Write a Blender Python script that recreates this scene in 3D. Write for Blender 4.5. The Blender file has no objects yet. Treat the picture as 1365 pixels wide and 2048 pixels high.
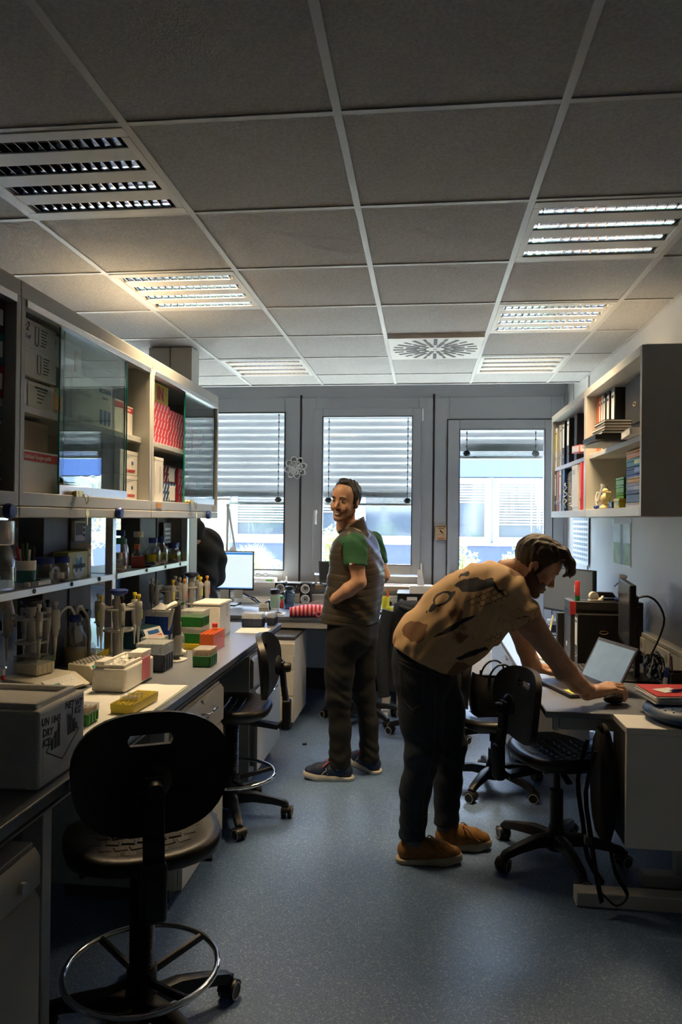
import bpy, bmesh, math, random
import numpy as np
from mathutils import Vector, Matrix, Euler

random.seed(7)
PI = math.pi
scene = bpy.context.scene
COL = scene.collection

# ------------------------------------------------------------------ camera
CAM_H = 1.55
def set_camera():
    f_px, yaw, pitch, roll = 1464.19, 0.1138, 0.0083, 0.01035
    cam = bpy.data.cameras.new('camera')
    ob = bpy.data.objects.new('camera', cam)
    COL.objects.link(ob)
    cam.sensor_fit = 'VERTICAL'
    cam.sensor_height = 36.0
    cam.lens = f_px * 36.0 / 2048.0
    cam.clip_start = 0.05
    F = Vector((-math.sin(yaw) * math.cos(pitch), math.cos(yaw) * math.cos(pitch), math.sin(pitch)))
    R = Vector((math.cos(yaw), math.sin(yaw), 0))
    U = R.cross(F)
    r2 = math.cos(roll) * R + math.sin(roll) * U
    u2 = -math.sin(roll) * R + math.cos(roll) * U
    M = Matrix.Identity(4)
    for i in range(3):
        M[i][0], M[i][1], M[i][2] = r2[i], u2[i], -F[i]
    M[0][3], M[1][3], M[2][3] = 0, 0, CAM_H
    ob.matrix_world = M
    scene.camera = ob
set_camera()

# ------------------------------------------------------------------ world, sun, exposure
world = bpy.data.worlds.new('sky')
scene.world = world
world.use_nodes = True
wn = world.node_tree
wn.nodes.clear()
sky = wn.nodes.new('ShaderNodeTexSky')
sky.sky_type = 'NISHITA'
sky.sun_disc = False
sky.sun_elevation = math.radians(62)
sky.sun_rotation = math.radians(-15)
sky.air_density = 1.0
sky.dust_density = 2.0
bgn = wn.nodes.new('ShaderNodeBackground')
bgn.inputs['Strength'].default_value = 0.42
wo = wn.nodes.new('ShaderNodeOutputWorld')
wn.links.new(sky.outputs[0], bgn.inputs[0])
wn.links.new(bgn.outputs[0], wo.inputs[0])

sun = bpy.data.lights.new('sun', 'SUN')
sun.energy = 8.0
sun.angle = math.radians(0.6)
sun.color = (1.0, 0.95, 0.86)
so = bpy.data.objects.new('sun', sun)
COL.objects.link(so)
so.rotation_euler = Vector((-0.17, 0.62, 1.25)).to_track_quat('Z', 'Y').to_euler()

vs = scene.view_settings
vs.view_transform = 'Standard'
vs.look = 'None'
vs.gamma = 1.0
vs.use_curve_mapping = False
vs.exposure = 3.58
cy = scene.cycles
cy.use_denoising = True
cy.max_bounces = 7
cy.diffuse_bounces = 4
cy.glossy_bounces = 3
cy.transmission_bounces = 4
cy.transparent_max_bounces = 12
cy.adaptive_threshold = 0.035
cy.caustics_reflective = False
cy.caustics_refractive = False
cy.sample_clamp_indirect = 6.0
cy.blur_glossy = 0.2

# ------------------------------------------------------------------ materials
MATS = {}
def mat(name, col=(0.5, 0.5, 0.5), rough=0.5, metal=0.0, vary=0.0, vscale=12.0, bump=0.0, bscale=60.0,
        spec=0.5, emit=None, estr=0.0, coat=0.0, detail=3.0):
    if name in MATS:
        return MATS[name]
    m = bpy.data.materials.new(name)
    m.use_nodes = True
    nt = m.node_tree
    b = nt.nodes['Principled BSDF']
    b.inputs['Base Color'].default_value = (*col, 1)
    b.inputs['Roughness'].default_value = rough
    b.inputs['Metallic'].default_value = metal
    b.inputs['Specular IOR Level'].default_value = spec
    b.inputs['Coat Weight'].default_value = coat
    if emit:
        b.inputs['Emission Color'].default_value = (*emit, 1)
        b.inputs['Emission Strength'].default_value = estr
    tc = None
    if vary or bump:
        tc = nt.nodes.new('ShaderNodeTexCoord')
    if vary:
        n = nt.nodes.new('ShaderNodeTexNoise')
        n.inputs['Scale'].default_value = vscale
        n.inputs['Detail'].default_value = detail
        nt.links.new(tc.outputs['Object'], n.inputs['Vector'])
        r = nt.nodes.new('ShaderNodeValToRGB')
        r.color_ramp.elements[0].position = 0.3
        r.color_ramp.elements[1].position = 0.7
        r.color_ramp.elements[0].color = (*[max(0, c * (1 - vary)) for c in col], 1)
        r.color_ramp.elements[1].color = (*[min(1, c * (1 + vary)) for c in col], 1)
        nt.links.new(n.outputs['Fac'], r.inputs['Fac'])
        nt.links.new(r.outputs['Color'], b.inputs['Base Color'])
    if bump:
        n2 = nt.nodes.new('ShaderNodeTexNoise')
        n2.inputs['Scale'].default_value = bscale
        n2.inputs['Detail'].default_value = 4
        nt.links.new(tc.outputs['Object'], n2.inputs['Vector'])
        bp = nt.nodes.new('ShaderNodeBump')
        bp.inputs['Strength'].default_value = bump
        bp.inputs['Distance'].default_value = 0.01
        nt.links.new(n2.outputs['Fac'], bp.inputs['Height'])
        nt.links.new(bp.outputs['Normal'], b.inputs['Normal'])
    MATS[name] = m
    return m

def glass(name, tint=(1, 1, 1), gloss=0.9, rough=0.0, power=3.0, base=0.05):
    """thin clear sheet: transparent with a reflection that grows towards grazing angles"""
    if name in MATS:
        return MATS[name]
    m = bpy.data.materials.new(name)
    m.use_nodes = True
    nt = m.node_tree
    nt.nodes.clear()
    o = nt.nodes.new('ShaderNodeOutputMaterial')
    mx = nt.nodes.new('ShaderNodeMixShader')
    t = nt.nodes.new('ShaderNodeBsdfTransparent')
    t.inputs[0].default_value = (*tint, 1)
    g = nt.nodes.new('ShaderNodeBsdfGlossy')
    g.inputs['Color'].default_value = (gloss, gloss, gloss, 1)
    g.inputs['Roughness'].default_value = rough
    lw = nt.nodes.new('ShaderNodeLayerWeight')
    lw.inputs['Blend'].default_value = 0.5
    p = nt.nodes.new('ShaderNodeMath'); p.operation = 'POWER'
    p.inputs[1].default_value = power
    a = nt.nodes.new('ShaderNodeMath'); a.operation = 'ADD'; a.use_clamp = True
    a.inputs[1].default_value = base
    nt.links.new(lw.outputs['Facing'], p.inputs[0])
    nt.links.new(p.outputs[0], a.inputs[0])
    nt.links.new(a.outputs[0], mx.inputs[0])
    nt.links.new(t.outputs[0], mx.inputs[1])
    nt.links.new(g.outputs[0], mx.inputs[2])
    nt.links.new(mx.outputs[0], o.inputs[0])
    MATS[name] = m
    return m

def milky(name, col, alpha=0.6, rough=0.3):
    """translucent plastic: part diffuse, part clear"""
    if name in MATS:
        return MATS[name]
    m = bpy.data.materials.new(name)
    m.use_nodes = True
    b = m.node_tree.nodes['Principled BSDF']
    b.inputs['Base Color'].default_value = (*col, 1)
    b.inputs['Roughness'].default_value = rough
    b.inputs['Alpha'].default_value = alpha
    MATS[name] = m
    return m

def translucent(name, col, vary=0.0, vscale=6.0):
    """thin leaf or paper: half the light is scattered through"""
    m = mat(name, col, 0.6, vary=vary, vscale=vscale)
    nt = m.node_tree
    b = nt.nodes['Principled BSDF']
    t = nt.nodes.new('ShaderNodeBsdfTranslucent')
    t.inputs[0].default_value = (*col, 1)
    for l in list(nt.links):
        if l.to_socket == b.inputs['Base Color']:
            nt.links.new(l.from_socket, t.inputs[0])
    mx = nt.nodes.new('ShaderNodeMixShader')
    mx.inputs[0].default_value = 0.5
    o = [n for n in nt.nodes if n.type == 'OUTPUT_MATERIAL'][0]
    nt.links.new(b.outputs[0], mx.inputs[1])
    nt.links.new(t.outputs[0], mx.inputs[2])
    nt.links.new(mx.outputs[0], o.inputs[0])
    return m

def M(n):
    return MATS[n]

mat('white_paint', (0.62, 0.62, 0.60), 0.55, vary=0.03, vscale=3)
mat('wall_grey', (0.66, 0.66, 0.66), 0.6, vary=0.05, vscale=2.5, bump=0.03, bscale=200)
mat('frame_grey', (0.38, 0.395, 0.42), 0.45, vary=0.04, vscale=2)
mat('gasket', (0.02, 0.02, 0.025), 0.6)
mat('cab_grey', (0.50, 0.50, 0.47), 0.42, vary=0.04, vscale=4)
mat('cab_inner', (0.40, 0.40, 0.37), 0.5, vary=0.04, vscale=4)
mat('steel', (0.62, 0.63, 0.64), 0.28, 1.0, vary=0.05, vscale=30)
mat('alu', (0.72, 0.73, 0.75), 0.35, 1.0, vary=0.03, vscale=20)
mat('mirror_alu', (0.86, 0.88, 0.92), 0.07, 1.0)
mat('trough_alu', (0.78, 0.79, 0.82), 0.09, 1.0)
mat('chrome', (0.85, 0.85, 0.86), 0.08, 1.0)
mat('brass', (0.55, 0.42, 0.2), 0.3, 1.0)
mat('black_plastic', (0.007, 0.007, 0.0075), 0.45, vary=0.15, vscale=40)
mat('black_matte', (0.01, 0.01, 0.01), 0.7, vary=0.2, vscale=30)
mat('pu_black', (0.008, 0.0078, 0.0075), 0.42, vary=0.2, vscale=30, bump=0.08, bscale=300)
mat('dark_grey', (0.06, 0.062, 0.066), 0.5, vary=0.08, vscale=10)
mat('grey_plastic', (0.46, 0.46, 0.45), 0.4, vary=0.05, vscale=14)
mat('lt_plastic', (0.70, 0.69, 0.64), 0.4, vary=0.03, vscale=14)
mat('cream', (0.66, 0.62, 0.50), 0.45, vary=0.04, vscale=12)
mat('white', (0.80, 0.80, 0.78), 0.5, vary=0.02, vscale=9)
mat('paper', (0.82, 0.82, 0.80), 0.7, vary=0.02, vscale=20)
mat('foam', (0.78, 0.77, 0.72), 0.85, vary=0.05, vscale=90, bump=0.14, bscale=160)
mat('carton_white', (0.70, 0.69, 0.65), 0.65, vary=0.04, vscale=10)
mat('carton', (0.42, 0.32, 0.21), 0.75, vary=0.08, vscale=14)
mat('red', (0.62, 0.05, 0.05), 0.45, vary=0.06, vscale=20)
mat('red_box', (0.68, 0.03, 0.055), 0.5, vary=0.05, vscale=10)
mat('dark_red', (0.16, 0.012, 0.02), 0.5, vary=0.05, vscale=10)
mat('navy', (0.014, 0.022, 0.06), 0.35, vary=0.08, vscale=16)
mat('navy_box', (0.01, 0.05, 0.14), 0.45, vary=0.06, vscale=10)
mat('blue', (0.012, 0.045, 0.25), 0.4, vary=0.06, vscale=10)
mat('blue_cap', (0.008, 0.03, 0.22), 0.35)
mat('green', (0.01, 0.20, 0.02), 0.35, vary=0.06, vscale=16)
mat('lime', (0.12, 0.42, 0.04), 0.4, vary=0.06, vscale=16)
mat('teal', (0.02, 0.17, 0.16), 0.4)
mat('yellow', (0.72, 0.55, 0.03), 0.4, vary=0.05, vscale=16)
mat('lemon', (0.80, 0.78, 0.08), 0.35, vary=0.04, vscale=16)
mat('orange', (0.85, 0.15, 0.025), 0.4, vary=0.06, vscale=16)
mat('amber', (0.7, 0.33, 0.06), 0.45, vary=0.05, vscale=30)
mat('pink', (0.78, 0.20, 0.24), 0.6, vary=0.04, vscale=10)
mat('purple', (0.06, 0.015, 0.07), 0.5)
mat('magenta', (0.25, 0.01, 0.06), 0.5)
mat('cyan', (0.02, 0.16, 0.22), 0.5)
mat('note_yellow', (0.78, 0.80, 0.06), 0.6)
mat('ink', (0.015, 0.015, 0.018), 0.6)
mat('ink_blue', (0.02, 0.10, 0.35), 0.6)
mat('ink_red', (0.5, 0.03, 0.03), 0.6)
mat('bench_top', (0.185, 0.205, 0.245), 0.32, vary=0.06, vscale=120)
mat('desk_top', (0.20, 0.22, 0.26), 0.35, vary=0.06, vscale=120)
mat('wood_sill', (0.42, 0.31, 0.21), 0.5, vary=0.15, vscale=8)
mat('tile', (0.46, 0.458, 0.45), 0.9, vary=0.16, vscale=110, bump=0.3, bscale=160)
mat('tbar', (0.56, 0.56, 0.55), 0.45, vary=0.02)
mat('lamp_white', (0.70, 0.69, 0.66), 0.5, vary=0.02)
glass('pane', (0.84, 0.89, 0.89), 0.9, 0.0, 3.5, 0.04)
glass('cab_glass', (0.86, 0.91, 0.90), 0.8, 0.0, 4.2, 0.04)
glass('clear', (0.88, 0.90, 0.90), 0.9, 0.03, 2.5, 0.06)
glass('clear_blue', (0.45, 0.60, 0.78), 0.9, 0.05, 2.5, 0.06)
glass('clear_yellow', (0.95, 0.85, 0.1), 0.9, 0.1, 2.5, 0.05)
mat('glass_edge', (0.0, 0.22, 0.16), 0.2, vary=0.4, vscale=40)
milky('milky', (0.72, 0.74, 0.74), 0.28)
milky('milky_blue', (0.45, 0.58, 0.72), 0.6)

def floor_material():
    m = bpy.data.materials.new('floor_vinyl')
    m.use_nodes = True
    nt = m.node_tree
    b = nt.nodes['Principled BSDF']
    tc = nt.nodes.new('ShaderNodeTexCoord')
    vo = nt.nodes.new('ShaderNodeTexVoronoi')
    vo.inputs['Scale'].default_value = 230
    nt.links.new(tc.outputs['Object'], vo.inputs['Vector'])
    bw = nt.nodes.new('ShaderNodeSeparateColor')
    nt.links.new(vo.outputs['Color'], bw.inputs[0])
    r = nt.nodes.new('ShaderNodeValToRGB')
    cr = r.color_ramp
    cr.interpolation = 'CONSTANT'
    cr.elements[0].color = (0.086, 0.152, 0.292, 1)
    cr.elements[1].position = 0.35
    cr.elements[1].color = (0.104, 0.178, 0.328, 1)
    for p, c in ((0.62, (0.132, 0.210, 0.360, 1)), (0.84, (0.070, 0.122, 0.230, 1)), (0.93, (0.25, 0.33, 0.43, 1))):
        e = cr.elements.new(p)
        e.color = c
    nt.links.new(bw.outputs[0], r.inputs['Fac'])
    n = nt.nodes.new('ShaderNodeTexNoise')
    n.inputs['Scale'].default_value = 3.0
    n.inputs['Detail'].default_value = 5
    nt.links.new(tc.outputs['Object'], n.inputs['Vector'])
    mr = nt.nodes.new('ShaderNodeMapRange')
    mr.inputs['To Min'].default_value = 0.34
    mr.inputs['To Max'].default_value = 0.48
    nt.links.new(n.outputs['Fac'], mr.inputs['Value'])
    nt.links.new(r.outputs['Color'], b.inputs['Base Color'])
    nt.links.new(mr.outputs[0], b.inputs['Roughness'])
    b.inputs['Specular IOR Level'].default_value = 0.5
    MATS['floor'] = m
floor_material()

# ------------------------------------------------------------------ mesh helpers
def rotm(rx=0, ry=0, rz=0):
    return Euler((rx, ry, rz)).to_matrix()

class MB:
    def __init__(s):
        s.v, s.f, s.m = [], [], []
    def add(s, vs, fs, mi=0):
        o = len(s.v)
        s.v += [tuple(p) for p in vs]
        s.f += [tuple(i + o for i in f) for f in fs]
        s.m += [mi] * len(fs)
        return s
    def box(s, x0, x1, y0, y1, z0, z1, mi=0):
        vs = [(x, y, z) for z in (z0, z1) for y in (y0, y1) for x in (x0, x1)]
        return s.add(vs, [(0, 2, 3, 1), (4, 5, 7, 6), (0, 1, 5, 4), (2, 6, 7, 3), (0, 4, 6, 2), (1, 3, 7, 5)], mi)
    def obox(s, c, size, R=None, mi=0):
        R = R or Matrix.Identity(3)
        h = [a / 2 for a in size]
        vs = [Vector(c) + R @ Vector((x * h[0], y * h[1], z * h[2])) for z in (-1, 1) for y in (-1, 1) for x in (-1, 1)]
        return s.add(vs, [(0, 2, 3, 1), (4, 5, 7, 6), (0, 1, 5, 4), (2, 6, 7, 3), (0, 4, 6, 2), (1, 3, 7, 5)], mi)
    def bar(s, p0, p1, w, h, mi=0, up=(0, 0, 1)):
        p0, p1 = Vector(p0), Vector(p1)
        d = p1 - p0
        L = d.length
        y = d / L
        x = y.cross(Vector(up))
        if x.length < 1e-4:
            x = y.cross(Vector((0, 1, 0)))
        x.normalize()
        z = x.cross(y)
        R = Matrix((x, y, z)).transposed()
        return s.obox((p0 + p1) / 2, (w, L, h), R, mi)
    def frustum(s, x0, x1, y0, y1, z0, a0, a1, b0, b1, z1, mi=0):
        vs = [(x, y, z0) for y in (y0, y1) for x in (x0, x1)] + [(x, y, z1) for y in (b0, b1) for x in (a0, a1)]
        return s.add(vs, [(0, 2, 3, 1), (4, 5, 7, 6), (0, 1, 5, 4), (2, 6, 7, 3), (0, 4, 6, 2), (1, 3, 7, 5)], mi)
    def tray(s, x0, x1, y0, y1, z0, z1, t, mi=0, floor=None):
        """open-topped box with wall thickness t"""
        f = t if floor is None else floor
        o = [(x0, y0), (x1, y0), (x1, y1), (x0, y1)]
        i = [(x0 + t, y0 + t), (x1 - t, y0 + t), (x1 - t, y1 - t), (x0 + t, y1 - t)]
        vs = [(*p, z0) for p in o] + [(*p, z1) for p in o] + [(*p, z1) for p in i] + [(*p, z0 + f) for p in i]
        fs = [(3, 2, 1, 0), (8 + 4, 8 + 5, 8 + 6, 8 + 7)]
        for k in range(4):
            j = (k + 1) % 4
            fs += [(k, j, 4 + j, 4 + k), (4 + k, 4 + j, 8 + j, 8 + k), (8 + k, 8 + j, 12 + j, 12 + k)]
        return s.add(vs, fs, mi)
    def cyl(s, p0, p1, r0, r1=None, n=12, mi=0, caps=True):
        p0, p1 = Vector(p0), Vector(p1)
        r1 = r0 if r1 is None else r1
        d = (p1 - p0).normalized()
        a = d.orthogonal().normalized()
        b = d.cross(a)
        vs = []
        for p, r in ((p0, r0), (p1, r1)):
            for k in range(n):
                t = 2 * PI * k / n
                vs.append(p + r * (math.cos(t) * a + math.sin(t) * b))
        fs = [(k, (k + 1) % n, n + (k + 1) % n, n + k) for k in range(n)]
        if caps:
            fs += [tuple(range(n - 1, -1, -1)), tuple(range(n, 2 * n))]
        return s.add(vs, fs, mi)
    def lathe(s, prof, n=16, o=(0, 0, 0), mi=0, R=None, sx=1, sy=1, caps=True):
        """profile [(r, z)...] turned about z"""
        vs, fs = [], []
        o = Vector(o)
        for r, z in prof:
            for k in range(n):
                t = 2 * PI * k / n
                p = Vector((r * math.cos(t) * sx, r * math.sin(t) * sy, z))
                vs.append(o + (R @ p if R else p))
        m = len(prof)
        for j in range(m - 1):
            for k in range(n):
                k2 = (k + 1) % n
                fs.append((j * n + k, j * n + k2, (j + 1) * n + k2, (j + 1) * n + k))
        if caps and prof[0][0] > 1e-6:
            fs.append(tuple(range(n - 1, -1, -1)))
        if caps and prof[-1][0] > 1e-6:
            fs.append(tuple((m - 1) * n + k for k in range(n)))
        return s.add(vs, fs, mi)
    def tube(s, pts, r, n=6, mi=0, closed=False, rr=None, flat=1.0, sub=3):
        pts = [Vector(p) for p in pts]
        if sub and not closed and 3 <= len(pts) <= 8:
            q, q2 = [], []
            L = len(pts)
            for i in range(L - 1):
                a, b, c, d = pts[max(i - 1, 0)], pts[i], pts[i + 1], pts[min(i + 2, L - 1)]
                for k in range(sub):
                    t = k / sub
                    q.append(.5 * (2 * b + (c - a) * t + (2 * a - 5 * b + 4 * c - d) * t * t + (3 * b - a - 3 * c + d) * t ** 3))
                    if rr:
                        q2.append(rr[i] + (rr[i + 1] - rr[i]) * t)
            q.append(pts[-1])
            if rr:
                q2.append(rr[-1])
                rr = q2
            pts = q
        m = len(pts)
        vs, fs = [], []
        prev = None
        for i, p in enumerate(pts):
            if closed:
                d = pts[(i + 1) % m] - pts[(i - 1) % m]
            else:
                d = pts[min(i + 1, m - 1)] - pts[max(i - 1, 0)]
            d.normalize()
            if prev is None:
                a = d.orthogonal().normalized()
            else:
                a = prev - d * prev.dot(d)
                if a.length < 1e-5:
                    a = d.orthogonal()
                a.normalize()
            prev = a
            b = d.cross(a)
            q = rr[i] if rr else r
            for k in range(n):
                t = 2 * PI * k / n
                vs.append(p + q * (math.cos(t) * a + flat * math.sin(t) * b))
        for i in range(m if closed else m - 1):
            j = (i + 1) % m
            for k in range(n):
                k2 = (k + 1) % n
                fs.append((i * n + k, i * n + k2, j * n + k2, j * n + k))
        if not closed:
            fs += [tuple(range(n - 1, -1, -1)), tuple((m - 1) * n + k for k in range(n))]
        return s.add(vs, fs, mi)
    def prism(s, poly, z0, z1, mi=0, T=None):
        """2D outline (x, y) extruded along z, then transformed by T (4x4)"""
        n = len(poly)
        vs = [Vector((x, y, z0)) for x, y in poly] + [Vector((x, y, z1)) for x, y in poly]
        if T is not None:
            vs = [T @ p for p in vs]
        fs = [tuple(range(n - 1, -1, -1)), tuple(range(n, 2 * n))]
        fs += [(k, (k + 1) % n, n + (k + 1) % n, n + k) for k in range(n)]
        return s.add(vs, fs, mi)
    def sphere(s, c, r, n=12, m=8, mi=0, R=None):
        if not hasattr(r, '__len__'):
            r = (r, r, r)
        vs, fs = [], []
        c = Vector(c)
        for j in range(m + 1):
            ph = PI * j / m
            for k in range(n):
                t = 2 * PI * k / n
                p = Vector((r[0] * math.sin(ph) * math.cos(t), r[1] * math.sin(ph) * math.sin(t), -r[2] * math.cos(ph)))
                vs.append(c + (R @ p if R else p))
        for j in range(m):
            for k in range(n):
                k2 = (k + 1) % n
                fs.append((j * n + k, j * n + k2, (j + 1) * n + k2, (j + 1) * n + k))
        return s.add(vs, fs, mi)
    def sheet(s, rows, mi=0, thick=0.0):
        """grid of points rows[i][j]; thick > 0 gives it a second side"""
        a, b = len(rows), len(rows[0])
        vs = [Vector(p) for r in rows for p in r]
        fs = [(i * b + j, i * b + j + 1, (i + 1) * b + j + 1, (i + 1) * b + j) for i in range(a - 1) for j in range(b - 1)]
        if thick:
            nrm = [Vector((0, 0, 0)) for _ in vs]
            for f in fs:
                q = (vs[f[1]] - vs[f[0]]).cross(vs[f[3]] - vs[f[0]])
                for i in f:
                    nrm[i] += q
            k = len(vs)
            vs = vs + [p - thick * (q.normalized() if q.length > 0 else Vector((0, 0, 1))) for p, q in zip(vs, nrm)]
            fs = fs + [tuple(reversed([i + k for i in f])) for f in fs]
            edge = [j for j in range(b)] + [i * b + b - 1 for i in range(1, a)] + [(a - 1) * b + j for j in range(b - 2, -1, -1)] + [i * b for i in range(a - 2, 0, -1)]
            for i in range(len(edge)):
                p, q = edge[i], edge[(i + 1) % len(edge)]
                fs.append((q, p, p + k, q + k))
        return s.add(vs, fs, mi)
    def mesh(s, name, mats, smooth=0):
        me = bpy.data.meshes.new(name)
        me.from_pydata(s.v, [], s.f)
        for m in (mats if isinstance(mats, (list, tuple)) else [mats]):
            me.materials.append(MATS[m] if isinstance(m, str) else m)
        if any(s.m):
            me.polygons.foreach_set('material_index', s.m)
        if smooth:
            me.polygons.foreach_set('use_smooth', [True] * len(me.polygons))
            me.set_sharp_from_angle(angle=math.radians(smooth))
        me.update()
        return me
    def build(s, name, mats, parent=None, bevel=0, seg=2, smooth=0, loc=None, rot=None):
        me = s.mesh(name, mats, smooth or (50 if bevel else 0))
        return put(name, me, parent, bevel, seg, loc, rot)

def put(name, me, parent=None, bevel=0, seg=2, loc=None, rot=None):
    o = bpy.data.objects.new(name, me)
    COL.objects.link(o)
    if parent:
        o.parent = parent
    if loc:
        o.location = loc
    if rot:
        o.rotation_euler = rot
    if bevel:
        b = o.modifiers.new('bevel', 'BEVEL')
        b.width = bevel
        b.segments = seg
        b.limit_method = 'ANGLE'
        b.angle_limit = math.radians(40)
    return o

def thing(name, label, cat, loc=(0, 0, 0), rz=0.0, group=None, rot=None):
    o = bpy.data.objects.new(name, None)
    o.empty_display_size = 0.05
    COL.objects.link(o)
    o.location = loc
    o.rotation_euler = rot or (0, 0, rz)
    o['label'] = label
    o['category'] = cat
    if group:
        o['group'] = group
    return o

def tag(o, label, cat, group=None):
    o['label'] = label
    o['category'] = cat
    if group:
        o['group'] = group
    return o

def struct(o):
    o['kind'] = 'structure'
    return o

def stuff(o):
    o['kind'] = 'stuff'
    return o

def dup(root, loc=None, rz=None, label=None, group=None):
    def cp(o, parent):
        c = o.copy()
        COL.objects.link(c)
        c.parent = parent
        for ch in o.children:
            cp(ch, c)
        return c
    r = cp(root, None)
    if loc is not None:
        r.location = loc
    if rz is not None:
        r.rotation_euler = (0, 0, rz)
    if label:
        r['label'] = label
    if group:
        r['group'] = group
    return r

_txt = {}
def text(body, size, material, parent, loc, rot, name='lettering', align='CENTER', bold=0.0, sx=1.0, shear=0.0):
    key = (body, size, material, align, bold, sx, shear)
    if key not in _txt:
        cu = bpy.data.curves.new('lettering', 'FONT')
        cu.body = body
        cu.size = size
        cu.align_x = align
        cu.align_y = 'CENTER'
        cu.extrude = 0.0004
        cu.offset = bold
        cu.shear = shear
        cu.resolution_u = 2
        tmp = bpy.data.objects.new('lettering', cu)
        COL.objects.link(tmp)
        dg = bpy.context.evaluated_depsgraph_get()
        me = bpy.data.meshes.new_from_object(tmp.evaluated_get(dg))
        bpy.data.objects.remove(tmp)
        bpy.data.curves.remove(cu)
        if sx != 1:
            for v in me.vertices:
                v.co.x *= sx
        me.materials.clear()
        me.materials.append(MATS[material])
        me.name = 'lettering'
        _txt[key] = me
    return put(name, _txt[key], parent, loc=loc, rot=rot)

FACE_X = (PI / 2, 0, PI / 2)      # text upright on a face looking towards +x
FACE_NX = (PI / 2, 0, -PI / 2)    # upright on a face looking towards -x
FACE_NY = (PI / 2, 0, 0)          # upright on a face looking towards -y

# ================================================================== the room
CEIL = 2.689
WY = 6.75            # plane of the window wall
LX, RX = -4.6, 1.275  # side walls
BY = -2.6            # wall behind the camera
G = 0.625
CX0, CY0 = -1.504, 2.034

fl = struct(MB().box(LX - .1, RX + .1, BY - .1, WY + .06, -.1, 0).build('floor', 'floor'))
struct(MB().box(RX, RX + .12, BY, WY + .3, 0, 3.0).build('wall_right', 'wall_grey'))
struct(MB().box(LX - .12, LX, BY, WY + .3, 0, 3.0).build('wall_left', 'wall_grey'))
struct(MB().box(LX - .12, RX + .12, BY - .12, BY, 0, 3.0).build('wall_rear', 'wall_grey'))

# panel joint and white corner lining on the right wall beside the window
t1 = struct(MB().box(RX - .012, RX, 5.9, WY - .02, 1.0, CEIL + .1).build('trim_1', 'white_paint'))
struct(MB().box(RX - .016, RX, 6.45, 6.462, 0.0, CEIL + .1).build('trim_2', 'frame_grey'))

# ceiling: slab, tiles, grid bars
ceil = struct(MB().box(LX, RX, BY, WY, CEIL + .25, CEIL + .3).build('ceiling', 'white_paint'))
CEDGE = 6.19
skip = {}   # grid cells that hold a lamp or the diffuser: (column, row)
LAMPS = [(0, 0), (3, 1), (0, 2), (3, 3), (0, 5), (3, 5)]
for c in LAMPS:
    skip[c] = 1
DIFF = (2, 4)
skip[DIFF] = 1
_tile = {}
def tile_mesh(w, d):
    k = (round(w, 3), round(d, 3))
    if k not in _tile:
        m = MB()
        m.frustum(.006, w - .006, .006, d - .006, 0.004, .006, w - .006, .006, d - .006, .02)
        _tile[k] = m.mesh('ceiling_tile', 'tile')
    return _tile[k]
nc0, nc1 = int(math.floor((LX - CX0) / G)), int(math.ceil((RX - CX0) / G))
nr0 = int(math.floor((BY - CY0) / G))
for i in range(nc0, nc1):
    x0, x1 = max(LX, CX0 + i * G), min(RX, CX0 + (i + 1) * G)
    if x1 - x0 < .03:
        continue
    for j in range(nr0, 7):
        if (i, j) in skip:
            continue
        y0, y1 = max(BY, CY0 + j * G), min(CEDGE, CY0 + (j + 1) * G)
        if y1 - y0 < .03:
            continue
        put('ceiling_tile', tile_mesh(x1 - x0, y1 - y0), ceil, loc=(x0, y0, CEIL))
for i in range(nc0 + 1, nc1):
    x = CX0 + i * G
    MB().box(x - .012, x + .012, BY, CEDGE, CEIL - .002, CEIL + .006).build('grid_bar', 'tbar', ceil)
for j in range(nr0 + 1, 7):
    y = CY0 + j * G
    MB().box(LX, RX, y - .010, y + .010, CEIL - .001, CEIL + .006).build('grid_bar', 'tbar', ceil)
MB().box(LX, RX, CEDGE, CEDGE + .025, CEIL - .006, CEIL + .25).build('edge_trim', 'tbar', ceil)
MB().box(RX - .02, RX, BY, CEDGE, CEIL - .004, CEIL + .01).build('edge_trim', 'tbar', ceil)
MB().box(LX, LX + .02, BY, CEDGE, CEIL - .004, CEIL + .01).build('edge_trim', 'tbar', ceil)

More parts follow.
